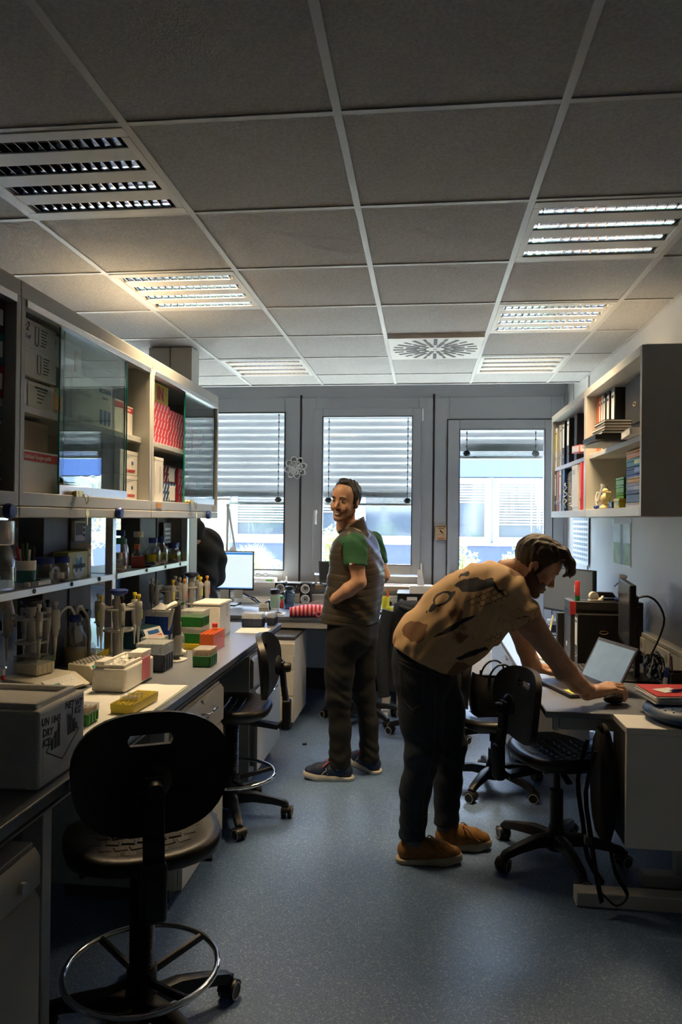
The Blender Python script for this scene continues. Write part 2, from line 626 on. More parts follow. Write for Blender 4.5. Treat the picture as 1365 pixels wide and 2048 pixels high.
# recessed louvre lamps
def half_trough(L, w, h, n=8):
    m = MB()
    pts = []
    for k in range(n + 1):
        t = PI * k / n
        pts.append((-w / 2 * math.cos(t), h * (math.sin(t) ** .6)))
    rows = [[(x, y, z) for y, z in pts] for x in (0, L)]
    return m.sheet(rows)
def blade_mesh(w, h):
    m = MB()
    n = 6
    pts = [(-w / 2, 0), (w / 2, 0)] + [(w / 2 * math.cos(PI * k / n), h * math.sin(PI * k / n) ** .6) for k in range(1, n)]
    T = Matrix(((0, 0, 1, 0), (1, 0, 0, 0), (0, 1, 0, 0), (0, 0, 0, 1)))
    m.prism(pts, -.0012, .0012, 0, T)
    return m.mesh('blade', 'mirror_alu')
NB = 15
LP = 2.5     # watts of each lit lamp
_bl = blade_mesh(.066, .042)
def lamp(ci, cj, label, separate, power=0.0):
    x0, y0 = CX0 + ci * G, CY0 + cj * G
    t = thing('ceiling_light', label, 'ceiling light', (x0, y0, CEIL), 0, 'recessed louvre ceiling lights')
    e = .012
    # frame and cross strips
    fr = MB()
    fr.box(e, G - e, e, e + .05, -.004, .012).box(e, G - e, G - e - .05, G - e, -.004, .012)
    fr.box(e, e + .028, e + .05, G - e - .05, -.004, .012).box(G - e - .028, G - e, e + .05, G - e - .05, -.004, .012)
    fr.build('frame', 'lamp_white', t, bevel=.002, seg=1)
    MB().tray(e, G - e, e, G - e, .1, .102, .001).build('housing', 'white_paint', t)
    span = G - 2 * e - .10
    pw = .068
    gap = (span - 4 * pw) / 3
    L = G - 2 * e - .056
    for k in range(4):
        yc = e + .05 + pw / 2 + k * (pw + gap)
        if k < 3:
            MB().box(e + .028, G - e - .028, yc + pw / 2, yc + pw / 2 + gap, -.002, .010).build('strip', 'lamp_white', t)
        tr = half_trough(L, pw, .05)
        lo = tr.build('louvre', 'trough_alu', t, smooth=60, loc=(e + .028, yc, .002))
        MB().cyl((0.01, 0, .032), (L - .01, 0, .032), .008, n=8).build('tube', 'lamp_white', lo)
        if power:
            li = bpy.data.lights.new('tube_light', 'AREA')
            li.shape = 'RECTANGLE'
            li.size, li.size_y = L - .03, .04
            li.energy = power / 4
            li.color = (1.0, .72, .40)
            li.spread = math.radians(116)
            lob = bpy.data.objects.new('tube_light', li)
            COL.objects.link(lob)
            lob.parent = lo
            lob.location = (L / 2, 0, .02)
        step = L / NB
        if separate:
            for q in range(NB):
                put('blade', _bl, lo, loc=(step * (q + .5), 0, .001), rot=(0, 0, 0))
        else:
            m = MB()
            for q in range(NB):
                m.prism([(-.033, 0), (.033, 0), (.028, .02), (.02, .032), (0, .04), (-.02, .032), (-.028, .02)], -.0012, .0012, 0,
                        Matrix(((0, 0, 1, step * (q + .5)), (1, 0, 0, 0), (0, 1, 0, .001), (0, 0, 0, 1))))
            stuff(m.build('blade_row', 'mirror_alu', lo))
    return t
lamp(0, 0, 'recessed louvre ceiling light nearest the camera, above the left bench', True)
lamp(3, 1, 'recessed louvre ceiling light nearest the camera on the right side', True)
lamp(0, 2, 'recessed louvre ceiling light in warm glow above the left wall cabinets', True, LP)
lamp(3, 3, 'recessed louvre ceiling light in warm glow above the right open cabinets', True, LP)
lamp(0, 5, 'small-looking louvre ceiling light by the window, left of the round air outlet', False, LP * .22)
lamp(3, 5, 'louvre ceiling light by the window, right beside the round air outlet', False, LP * .22)


# round swirl air outlet
def diffuser():
    x0, y0 = CX0 + DIFF[0] * G, CY0 + DIFF[1] * G
    t = thing('air_outlet', 'white square ceiling air outlet with a ring of radial black slots', 'air vent', (x0 + G / 2, y0 + G / 2, CEIL))
    MB().box(-.299, .299, -.301, .301, -.022, .004).build('plate', 'lamp_white', t, bevel=.002, seg=1)
    n = 24
    sl = MB()
    for k in range(n):
        a = 2 * PI * k / n
        r0, r1 = (.06, .195) if k % 2 else (.12, .275)
        for (q0, q1, w) in ((r0, r1, .023),):
            c = ((q0 + q1) / 2 * math.cos(a), (q0 + q1) / 2 * math.sin(a), -.0225)
            mm = MB().obox((0, 0, 0), (q1 - q0, w, .003))
            mm.build('slot', 'gasket', t, loc=c, rot=(0, 0, a))
        if not k % 2:
            pass
        else:
            c = (.245 * math.cos(a), .245 * math.sin(a), -.0225)
            MB().obox((0, 0, 0), (.06, .017, .003)).build('slot', 'gasket', t, loc=c, rot=(0, 0, a))
    MB().cyl((0, 0, -.028), (0, 0, -.02), .012, n=10).build('screw', 'steel', t)
diffuser()

# ------------------------------------------------------------------ window wall
def wall_back():
    # parapet, spandrel and solid strips around the openings
    w = MB()
    w.box(LX, .15, WY - .02, WY + .22, 0, .93)
    struct(w.build('wall_back', 'white_paint'))
    struct(MB().box(LX, RX, WY - .01, WY + .2, 2.62, 3.0).build('wall_head', 'frame_grey'))
    struct(MB().box(LX, RX, CEDGE, WY, CEIL + .2, CEIL + .26).build('ceiling_cove', 'white_paint'))
wall_back()

def frame_rect(mb, x0, x1, z0, z1, w, y0, y1):
    """picture-frame of four bars, outer size x0..x1, z0..z1, bar width w (or 4-tuple l,r,b,t)"""
    l, r, b, t = w if hasattr(w, '__len__') else (w,) * 4
    mb.box(x0, x0 + l, y0, y1, z0, z1).box(x1 - r, x1, y0, y1, z0, z1)
    mb.box(x0 + l, x1 - r, y0, y1, z0, z0 + b).box(x0 + l, x1 - r, y0, y1, z1 - t, z1)
    return mb

WN = [0]
def fixed_window(x0, x1, gx0, gx1):
    WN[0] += 1
    n = 'window_%d' % WN[0]
    r = bpy.data.objects.new(n, None); COL.objects.link(r); struct(r)
    frame_rect(MB(), x0 + .006, x1 - .006, .95, 2.66, (gx0 - x0, x1 - gx1, .11, .13), WY - .03, WY + .05).build('window_frame', 'frame_grey', r, bevel=.003, seg=1)
    frame_rect(MB(), gx0 - .004, gx1 + .004, 1.055, 2.535, .012, WY - .034, WY - .028).build('gasket', 'gasket', r)
    MB().box(gx0, gx1, WY + .005, WY + .011, 1.06, 2.53).build('glass_pane', 'pane', r)
    return r
def sash_window(x0, x1):
    WN[0] += 1
    n = 'window_%d' % WN[0]
    r = bpy.data.objects.new(n, None); COL.objects.link(r); struct(r)
    s0, s1 = x0 + .124, x1 - .116
    frame_rect(MB(), x0 + .006, x1 - .006, .95, 2.66, (.135, .13, .07, .105), WY - .03, WY + .05).build('window_frame', 'frame_grey', r, bevel=.003, seg=1)
    sa = frame_rect(MB(), s0, s1, 1.04, 2.56, (.085, .079, .088, .074), WY - .05, WY + .03).build('sash', 'frame_grey', r, bevel=.004, seg=1)
    MB().box(s0 + .08, s1 - .075, WY, WY + .006, 1.12, 2.49).build('glass_pane', 'pane', r)
    frame_rect(MB(), s0 + .081, s1 - .075, 1.124, 2.49, .008, WY - .053, WY - .049).build('gasket', 'gasket', sa)
    h = MB().cyl((s0 + .03, WY - .05, 1.60), (s0 + .03, WY - .058, 1.60), .016, n=12)
    h.tube([(s0 + .03, WY - .06, 1.615), (s0 + .03, WY - .09, 1.61), (s0 + .03, WY - .095, 1.58), (s0 + .03, WY - .095, 1.49)], .011, 8)
    h.build('window_handle', 'white', sa, smooth=50)
    for z in (1.09, 2.5):
        MB().cyl((s1 + .012, WY - .045, z - .055), (s1 + .012, WY - .045, z + .055), .009, n=8).build('hinge', 'white', r, smooth=50)
    return r
XM = [-3.61 - 1.229 + .25, -3.61, -2.381, -1.152, .077]
fixed_window(-4.55, -3.61, -4.45, -3.75)
fixed_window(-3.61, -2.381, -3.47, -2.53)
fixed_window(-2.381, -1.152, -2.24, -1.30)
sash_window(-1.152, .077)
for k, x in enumerate((-3.61, -2.381, -1.152, .077)):
    struct(MB().box(x - .009, x + .009, WY - .033, WY + .04, .95, 2.69).build('trim_%d' % (3 + k), 'gasket'))

def door():
    r = bpy.data.objects.new('door_1', None); COL.objects.link(r); struct(r)
    f = frame_rect(MB(), .083, 1.235, .03, 2.66, (.135, .115, .03, .27), WY - .03, WY + .06)
    f.build('door_frame', 'frame_grey', r, bevel=.003, seg=1)
    sa = frame_rect(MB(), .206, 1.132, .05, 2.45, (.105, .07, 1.04, .09), WY - .05, WY + .03)
    o = sa.build('door_leaf', 'frame_grey', r, bevel=.004, seg=1)
    frame_rect(MB(), .308, 1.066, 1.086, 2.366, .007, WY - .053, WY - .049).build('gasket', 'gasket', o)
    frame_rect(MB(), .196, 1.142, .04, 2.46, .006, WY - .036, WY - .029).build('gasket', 'gasket', r)
    MB().box(.308, 1.066, WY, WY + .006, 1.085, 2.365).build('glass_pane', 'pane', o)
    h = MB().cyl((.255, WY - .05, 1.05), (.255, WY - .062, 1.05), .022, n=14)
    h.tube([(.255, WY - .06, 1.05), (.255, WY - .095, 1.05), (.275, WY - .10, 1.05), (.37, WY - .10, 1.05)], .010, 8)
    h.build('door_handle', 'alu', o, smooth=50)
    for z in (2.18, 1.86):
        MB().box(1.135, 1.165, WY - .06, WY - .03, z - .045, z + .045).build('hinge', 'white', r, bevel=.003, seg=1)
    return r
door()
# right-hand post between door and wall
struct(MB().box(1.236, RX, WY - .05, WY + .06, 0, 2.69).build('trim_8', 'frame_grey'))
# sill board and the cladding below it
struct(MB().box(LX, .15, WY - .26, WY - .03, .905, .95).build('trim_9', 'wood_sill', bevel=.004))
par = struct(MB().box(LX, .12, WY - .20, WY - .02, .2, .90).build('trim_10', 'white_paint'))
struct(MB().box(LX, .12, WY - .16, WY - .02, 0, .2).build('baseboard_back', 'dark_grey'))
# cable duct with sockets along the cladding and the right wall
def duct(name, p, along, length, rot):
    r = struct(MB().box(0, length, 0, .055, -.065, .065).build(name, 'lt_plastic', bevel=.004, loc=p, rot=rot))
    MB().box(0, length, -.002, .006, .045, .05).build('seam', 'grey_plastic', r)
    MB().box(0, length, -.002, .006, -.05, -.045).build('seam', 'grey_plastic', r)
    return r
def socket(parent, x, plug=False):
    f = MB().box(x - .04, x + .04, -.008, 0, -.04, .04).build('socket', 'white', parent, bevel=.003)
    MB().cyl((x, -.009, 0), (x, -.0075, 0), .021, n=16).build('socket_well', 'grey_plastic', f, smooth=40)
    if plug:
        MB().lathe([(0, .03), (.014, .03), (.02, .02), (.021, .0)], 14, (x, -.008, 0), R=rotm(PI / 2)).build('plug', 'black_plastic', f, smooth=50)
d1 = duct('trim_11', (-2.2, WY - .255, .80), 0, 2.3, (0, 0, 0))
for k, x in enumerate((.30, .38, .46, 1.40, 1.90, 1.98)):
    socket(d1, x, k in (0, 1, 4))
d2 = duct('trim_12', (RX - .055, 6.0, .86), 0, 3.4, (0, 0, -PI / 2))
for x in (1.05, 1.13, 1.42, 1.66, 1.74, 2.0, 2.08, 2.16):
    socket(d2, x, x in (1.42,))
# ---------------------------------------------------- outside blinds
def blind(x0, x1, ztop, zbot, n, label):
    t = thing('venetian_blind', label, 'blind', ((x0 + x1) / 2, WY + .12, zbot), 0, 'grey outside blinds half lowered')
    hw = (x1 - x0) / 2
    stack = .06
    m = MB()
    w = .08
    prof = []
    for k in range(7):
        u = k / 6 - .5
        prof.append((u * w, .017 * math.cos(PI * u) - .008))
    a = math.radians(-54)
    pr = [(y * math.cos(a) - z * math.sin(a), y * math.sin(a) + z * math.cos(a)) for y, z in prof]
    m.sheet([[(-hw, y, z) for y, z in pr], [(hw, y, z) for y, z in pr]], 0, .0008)
    me = m.mesh('slat', 'blind_slat', 60)
    pitch = (ztop - zbot - stack) / n
    for k in range(n):
        put('slat', me, t, loc=(0, 0, stack + pitch * (k + .5)))
    for k in range(4):
        MB().box(-hw, hw, -.04, .04, .006 + .014 * k, .010 + .014 * k).build('stacked_slat', 'blind_slat', t)
    MB().box(-hw, hw, -.035, .035, -.02, .002).build('bottom_rail', 'alu', t)
    for s in (-1, 1):
        x = s * (hw - .16)
        lad = MB()
        lad.cyl((x, -.05, -.01), (x, -.05, ztop - zbot), .0035, n=5)
        for k in range(n):
            lad.sphere((x, -.05, stack + pitch * (k + .5)), .009, 6, 4)
        lad.sphere((x, -.05, .025), (.035, .012, .03), 8, 5)
        lad.build('ladder_cord', 'black_plastic', t)
mat('blind_slat', (0.46, 0.47, 0.48), 0.3, 0.0, vary=0.02)
blind(-2.30, -1.22, 2.62, 1.69, 13, 'grey outside blind half lowered at the window beside the wall cabinet')
blind(-1.06, .0, 2.62, 1.69, 13, 'grey outside blind half lowered behind the smiling man')
blind(.22, 1.16, 2.62, 2.13, 7, 'short outside blind at the top of the glazed door')
blind(-3.55, -2.45, 2.62, 1.9, 10, 'grey outside blind in the far bay behind the cabinets')
blind(-4.54, -3.68, 2.62, 1.9, 10, 'grey outside blind in the far bay corner window')

# ================================================================== outside
mat('paving', (0.60, 0.59, 0.55), 0.85, vary=0.12, vscale=3)
mat('panel_blue', (0.07, 0.12, 0.32), 0.4, vary=0.03, vscale=1)
mat('panel_dark', (0.03, 0.045, 0.11), 0.4, vary=0.05, vscale=1)
mat('facade_white', (0.36, 0.38, 0.42), 0.5, vary=0.02)
mat('window_dark', (0.05, 0.06, 0.075), 0.08, spec=0.8)
translucent('leaf', (0.26, 0.42, 0.10), 0.3)
translucent('grass_blade', (0.40, 0.50, 0.18), 0.3)
mat('straw', (0.66, 0.62, 0.50), 0.6, vary=0.1, vscale=6)
mat('bark', (0.16, 0.11, 0.07), 0.8, vary=0.2, vscale=12)
mat('planter', (0.60, 0.60, 0.57), 0.7, vary=0.05)

struct(MB().box(-14, 12, WY + .2, 30, -.35, -.15).build('ground', 'paving'))
def facade():
    FY = 13.6
    t = thing('building', 'blue and white office wing across the courtyard', 'building', (0, FY, -.15))
    L, R_ = -9.8, 7.4
    MB().box(L, R_, .1, 4.0, 0, 4.3).build('wall', 'facade_white', t)
    mod = 2.45
    n = 7
    for k in range(n):
        a = L + k * mod
        MB().box(a + .01, a + mod - .01, .02, .1, 0, 1.22).build('base_panel', 'panel_dark', t, bevel=.004, seg=1)
        MB().box(a + .01, a + mod - .01, .0, .1, 2.48, 3.35).build('blue_panel', 'panel_blue', t, bevel=.004, seg=1)
        MB().box(a + .01, a + mod - .01, .02, .1, 3.36, 4.28).build('blue_panel', 'panel_blue', t, bevel=.004, seg=1)
        for q in range(2):
            b = a + q * mod / 2
            fr = frame_rect(MB(), b + .02, b + mod / 2 - .02, 1.27, 2.46, .11, .03, .1).build('window', 'facade_white', t, bevel=.004, seg=1)
            MB().box(b + .13, b + mod / 2 - .13, .085, .095, 1.38, 2.35).build('pane', 'window_dark', fr)
            s = MB()
            drop = (.35, .75, .55, .2)[(2 * k + q) % 4]
            z = 2.34
            while z > 2.35 - drop:
                s.box(b + .13, b + mod / 2 - .13, .05, .08, z - .035, z - .012)
                z -= .05
            s.build('blind', 'blind_slat', fr)
    MB().box(L, R_, -.05, .12, 1.22, 1.27).build('ledge', 'facade_white', t)
    MB().box(L - .1, R_ + .1, -.2, 4.2, 4.3, 4.42).build('roof_edge', 'dark_grey', t)
facade()

def blades(mb, c, n, h, spread, droop, w, seed):
    rnd = random.Random(seed)
    for k in range(n):
        a = rnd.uniform(0, 2 * PI)
        L = h * rnd.uniform(.7, 1.15)
        sp = spread * rnd.uniform(.25, 1.0)
        pts = []
        for q in range(6):
            u = q / 5
            r = .03 + sp * u
            z = L * (1.7 * u - 1.2 * u * u * (.35 + .65 * sp / spread))
            pts.append(Vector((c[0] + r * math.cos(a), c[1] + r * math.sin(a), c[2] + max(z, .01))))
        side = Vector((-math.sin(a), math.cos(a), 0)) * w
        rows = [[p - side * (1 - .85 * i / 5), p + side * (1 - .85 * i / 5)] for i, p in enumerate(pts)]
        mb.sheet(rows)
def grass_planter():
    c = (-1.84, WY + 1.05)
    t = thing('planter', 'long pale planter trough outside the left window', 'planter', (c[0], c[1], -.15))
    MB().tray(-.75, .75, -.2, .2, .75, 1.05, .02, floor=.2).build('trough', 'planter', t, bevel=.006)
    for x in (-.6, .6):
        MB().box(x - .05, x + .05, -.15, .15, 0, .75).build('leg', 'planter', t, bevel=.006)
    g = thing('ornamental_grass', 'big pale tuft of ornamental grass in the planter outside', 'plant', (c[0] - .02, c[1], .84))
    m = MB(); blades(m, (0, 0, 0), 1100, .36, .36, 1.0, .0028, 3)
    stuff(m.build('blades', 'grass_blade', g, smooth=60))
grass_planter()

def bush(name, label, c, r, n, seed, material='leaf', leaf=.045, stemh=.3):
    rnd = random.Random(seed)
    t = thing(name, label, 'plant', (c[0], c[1], -.15))
    zc = c[2] + .15
    s = MB()
    for k in range(5):
        a = rnd.uniform(0, 2 * PI)
        s.tube([(0, 0, 0), (.1 * math.cos(a), .1 * math.sin(a), zc * .5), (r[0] * .5 * math.cos(a), r[1] * .5 * math.sin(a), zc + r[2] * .3)], .012, 5)
    s.build('stem', 'bark', t)
    m = MB()
    for k in range(n):
        d = Vector((rnd.gauss(0, 1), rnd.gauss(0, 1), rnd.gauss(0, 1))).normalized()
        q = rnd.uniform(.55, 1.0)
        p = Vector((d.x * r[0] * q, d.y * r[1] * q, zc + d.z * r[2] * q))
        R = Euler((rnd.uniform(-1, 1), rnd.uniform(-1, 1), rnd.uniform(0, 6))).to_matrix()
        L = leaf * rnd.uniform(.7, 1.3)
        pts = [(-L, 0, 0), (-.3 * L, -.5 * L, .1 * L), (L, 0, -.1 * L), (-.3 * L, .5 * L, .1 * L)]
        m.add([p + R @ Vector(v) for v in pts], [(0, 1, 2, 3)])
    stuff(m.build('foliage', material, t))
bush('shrub', 'leafy green shrub behind the smiling man outside the middle window', (-.98, 8.6, 1.12), (.28, .25, .42), 1000, 11, leaf=.028)
bush('shrub', 'green shrub at the lower right of the middle window outside', (.32, 9.0, .95), (.30, .25, .42), 1000, 12, leaf=.028)
bush('shrub', 'low bright shrub outside the glazed door', (1.28, 9.2, .95), (.36, .3, .30), 1100, 13, leaf=.028)
bush('shrub', 'thin leafy twigs at the lower left corner of the glazed door', (.56, 8.6, .9), (.10, .1, .30), 220, 14, leaf=.025)
bush('shrub', 'leafy green shrub outside the far bay window', (-4.1, 8.8, 1.5), (.5, .3, .4), 900, 16, leaf=.03)
def weeping():
    t = thing('weeping_tree', 'small weeping tree with drooping white tassels outside the door', 'tree', (2.05, 10.8, -.15))
    MB().tube([(0, 0, 0), (.02, 0, .9), (-.01, .01, 1.6), (0, 0, 2.12)], .022, 7).build('trunk', 'straw', t, smooth=60)
    rnd = random.Random(5)
    m = MB()
    for k in range(120):
        a = rnd.uniform(0, 2 * PI); sp = rnd.uniform(.12, .52); L = rnd.uniform(.35, 1.0)
        pts = []
        for q in range(8):
            u = q / 7
            r = sp * math.sin(min(1, u * 2.2) * PI / 2)
            z = 2.1 + .22 * math.sin(min(1, u * 2.4) * PI / 2) * (sp / .5) - L * max(0, u - .3) ** 1.3 * 1.4
            pts.append((r * math.cos(a), r * math.sin(a), z))
        m.tube(pts, .006, 4, rr=[.004, .005, .007, .009, .011, .010, .008, .004])
    stuff(m.build('tassels', 'straw', t))
weeping()

# ================================================================== left side: wall cabinets, rack, bench
UX = -1.37           # front of the wall cabinets
UY = (1.145, 2.345, 3.555, 4.745)
UZ0, UZ1 = 1.54, 2.35

def wall_cabinet(y0, y1, label, panes, knob_at, key_at):
    t = thing('wall_cabinet', label, 'cabinet', (UX, (y0 + y1) / 2, UZ0), 0, 'grey glass-fronted wall cabinets on the left')
    h = (y1 - y0) / 2 - .001
    H = UZ1 - UZ0
    D = .36
    for s in (-1, 1):
        a, b = (-h, -h + .028) if s < 0 else (h - .028, h)
        MB().box(-D, 0, a, b, .085, H - .06).build('side_panel', 'cab_grey', t, bevel=.002, seg=1)
    MB().box(-D, -.002, -h, h, H - .06, H).build('top_rail', 'cab_grey', t, bevel=.004)
    MB().box(-D + .01, -.02, -h + .01, h - .01, H, H + .004).build('bounce_sheet', 'white', t)  # white sheet added on top to throw lamp light back at the ceiling
    MB().box(-.03, .004, -h + .03, h - .03, H - .085, H - .058).build('door_track', 'alu', t, bevel=.002, seg=1)
    MB().box(-D, -.01, -h + .028, h - .028, .06, .085).build('bottom_panel', 'cab_inner', t)
    MB().box(-D, 0, -h, h, .04, .088).build('bottom_rail', 'cab_grey', t, bevel=.003)
    MB().box(-D, .002, -h, h, 0, .038).build('light_rail', 'cab_grey', t, bevel=.004)
    MB().box(-D, -D + .01, -h, h, .085, H - .06).build('back_panel', 'cab_inner', t)
    MB().box(-D + .01, -.045, -h + .028, h - .028, .375, .402).build('shelf', 'cab_grey', t, bevel=.002, seg=1)
    for s in (-1, 1):
        for zz in (.2, .58):
            MB().cyl((-.14, s * (h - .028), zz), (-.14, s * (h - .034), zz), .018, n=14).build('hole_cap', 'lt_plastic', t, smooth=40)
    for x, a, b in panes:
        a -= (y0 + y1) / 2; b -= (y0 + y1) / 2
        g = MB().box(x - .005, x, a, b, .09, H - .075).build('glass_door', 'cab_glass', t)
        MB().box(x - .0055, x + .0005, a - .0015, a + .0015, .09, H - .075).build('glass_edge', 'glass_edge', g)
        MB().box(x - .0055, x + .0005, b - .001, b + .001, .09, H - .075).build('glass_edge', 'glass_edge', g)
        MB().box(x - .008, x + .003, a, b, .088, .125).build('pull_rail', 'alu', g, bevel=.001, seg=1)
    for k in knob_at:
        MB().lathe([(.024, 0), (.026, .006), (.026, .02), (.022, .026), (0, .027)], 16, (0, k - (y0 + y1) / 2, .022), R=rotm(0, PI / 2)).build('round_knob', 'blue', t, smooth=50)
    for k in key_at:
        k -= (y0 + y1) / 2
        kk = MB().cyl((-.01, k, .095), (.02, k, .095), .012, n=12).build('lock', 'brass', t, smooth=40)
        m = MB().box(.015, .019, k - .03, k + .03, .083, .107)
        m.tube([(.02, k + .03, .095), (.03, k + .045, .09), (.03, k + .05, .07), (.022, k + .05, .055)], .0022, 5, closed=True)
        m.cyl((.024, k + .05, .02), (.027, k + .05, .02), .016, n=10)
        m.box(.0245, .0265, k + .046, k + .054, -.03, .02)
        m.build('key', 'brass', kk)
    return t
wall_cabinet(UY[0], UY[1], 'near grey wall cabinet at the left edge with foil bags inside', [(-.015, 1.2, 1.78)], (2.27,), ())
wall_cabinet(UY[1], UY[2], 'middle grey wall cabinet with white cartons behind sliding glass', [(-.012, 2.64, 3.25), (-.028, 2.705, 3.31)], (3.14,), (2.75,))
c3 = wall_cabinet(UY[2], UY[3], 'far grey wall cabinet with red boxes and glass at its window end', [(-.012, 4.10, 4.70), (-.028, 4.14, 4.71)], (4.50,), (4.16,))
for y, w in ((3.66, .07), (4.66, .05)):
    MB().box(.002, .0035, y - 4.15 - w / 2, y - 4.15 + w / 2, .05, .078).build('name_tag', 'amber', c3)

# service column at the window end of the island
col = thing('service_column', 'tall grey service column rising from the island to the ceiling', 'column', (-1.71, 4.83, 0))
MB().box(-.15, -.002, -.08, .08, 0, CEIL - .004).build('cover_panel', 'cab_inner', col, bevel=.003)
MB().box(.002, .15, -.08, .08, 0, CEIL - .004).build('cover_panel', 'cab_inner', col, bevel=.003)

# reagent rack: uprights, shelves, media panels
rk = thing('reagent_rack', 'grey reagent rack standing on the bench under the wall cabinets', 'shelf', (-1.73, 3.0, .855))
for y in (1.15, 2.345, 3.555, 4.72):
    for x in (.15, -.15):
        MB().box(x - .02, x + .02, y - 3.0 - .022, y - 3.0 + .022, 0, .684).build('upright', 'alu', rk, bevel=.003, seg=1)
for a, b in ((1.175, 2.32), (2.37, 3.53), (3.58, 4.695)):
    sh = MB().box(-.17, .165, a - 3.0, b - 3.0, .378, .402).build('shelf', 'cab_grey', rk)
    MB().box(.165, .178, a - 3.0, b - 3.0, .372, .402).build('shelf_edge', 'alu', sh, bevel=.002, seg=1)
    for q in (.35, .62, .86):
        yq = a + (b - a) * q - 3.0
        MB().cyl((.178, yq, .390), (.182, yq, .390), .010, n=12).build('screw_cap', 'gasket', sh)
for a, b in ((1.85, 2.32), (3.06, 3.53), (4.16, 4.69)):
    m = MB().box(-.06, .06, a - 3.0, b - 3.0, .0, .684).build('media_panel', 'dark_grey', rk, bevel=.003, seg=1)
    MB().box(.06, .066, (a + b) / 2 - 3.0 - .004, (a + b) / 2 - 3.0 + .004, 0, .684).build('joint', 'gasket', m)
    for z in (.12, .22):
        MB().box(.06, .075, a - 3.0 + .28, a - 3.0 + .36, z - .04, z + .04).build('socket', 'grey_plastic', m, bevel=.003, seg=1)
    mm = MB().lathe([(.014, 0), (.014, .02), (.022, .03), (.022, .06), (0, .06)], 12, (.06, a - 3.0 + .33, .22), R=rotm(0, PI / 2)).build('tap', 'black_plastic', m, smooth=40)

# island bench
bn = thing('lab_bench', 'long blue-grey island bench on the left of the aisle', 'bench', (-.93, 2.4, 0))
MB().box(-1.60, 0, -2.6, 2.35, .822, .853).build('worktop', 'bench_top', bn, bevel=.004)
MB().box(-1.58, -.006, -2.598, 2.348, .810, .823).build('worktop_edge', 'gasket', bn)
MB().box(-1.56, -.04, -2.58, 2.33, .775, .810).build('frame_rail', 'cab_grey', bn, bevel=.003, seg=1)
for y in (-.55, .36, 2.325):
    MB().box(-.12, -.06, y - .02, y + .03, .0, .775).build('leg', 'cab_grey', bn, bevel=.003, seg=1)
MB().box(-.80, -.78, -2.5, 2.33, .08, .775).build('knee_panel', 'cab_grey', bn, bevel=.002, seg=1)
bx_ = thing('cable_box', 'grey cable box hanging on the knee panel under the bench', 'cable box', (-1.69 + .0, 1.95, .42))
bx_.location = (-1.66, 1.95, .42)
MB().box(-.045, .0, -.05, .05, 0, .13).build('box', 'grey_plastic', bx_, bevel=.006)
MB().tube([(-.018, 0, .13), (-.008, .0, .19), (-.02, .01, .24), (-.02, .0, .28), (-.032, -.01, .24), (-.032, -.01, .13)], .008, 6).build('cable', 'cream', bx_, smooth=60)
bx_.location = (-1.665, 1.95, .40)

def drawer_cabinet(loc, w, label, heights, front_open=None):
    """front looks towards +x; w = width along y; loc = front centre on the floor"""
    t = thing('drawer_cabinet', label, 'cabinet', loc, 0, 'grey drawer cabinets under the bench')
    H = .765
    MB().box(-.55, -.022, -w / 2, w / 2, .06, H).build('body', 'cab_grey', t, bevel=.002, seg=1)
    MB().box(-.5, -.06, -w / 2 + .02, w / 2 - .02, .0, .06).build('plinth', 'dark_grey', t)
    z = H - .008
    for k, hh in enumerate(heights):
        off = front_open[k] if front_open else 0
        zz0, zz1 = z - hh + .008, z
        poly = [(-.02 + off, zz0), (off, zz0 + .003), (off, zz1 - .022), (-.016 + off, zz1)]
        if off:
            poly[0] = (-.02 + off, zz0)
        T = Matrix(((1, 0, 0, 0), (0, 0, 1, 0), (0, 1, 0, 0), (0, 0, 0, 1)))
        d = MB().prism(poly, -w / 2 + .004, w / 2 - .004, 0, T).build('drawer', 'cab_grey', t, bevel=.0015, seg=1)
        if off:
            MB().tray(-.4 + off, -.02 + off, -w / 2 + .03, w / 2 - .03, zz0 + .02, zz1 - .03, .004).build('drawer_box', 'white_paint', d)
        zc = zz1 - .055
        hb = .07
        MB().tube([(off, -hb, zc), (off + .028, -hb, zc), (off + .034, -hb + .008, zc), (off + .034, hb - .008, zc), (off + .028, hb, zc), (off, hb, zc)], .0055, 8, sub=0).build('handle', 'chrome', d, smooth=50)
        if k == 0:
            MB().box(off - .012, off + .002, -.035, .035, zz1 - .018, zz1 - .004).build('label_holder', 'white', d)
        z -= hh
    return t
drawer_cabinet((-.945, 3.125, 0), .59, 'grey four-drawer cabinet under the bench between the two lab chairs', (.18, .15, .15, .225))
drawer_cabinet((-.945, 4.355, 0), .65, 'grey drawer cabinet under the window end of the bench with one drawer ajar', (.18, .46), (0, .025))
nc = drawer_cabinet((-.905, 1.36, 0), .62, 'grey cabinet with bar handle at the lower left corner', (.10, .56))
MB().cyl((0, .22, .70), (.012, .22, .70), .014, n=14).build('lock', 'steel', nc, smooth=40)

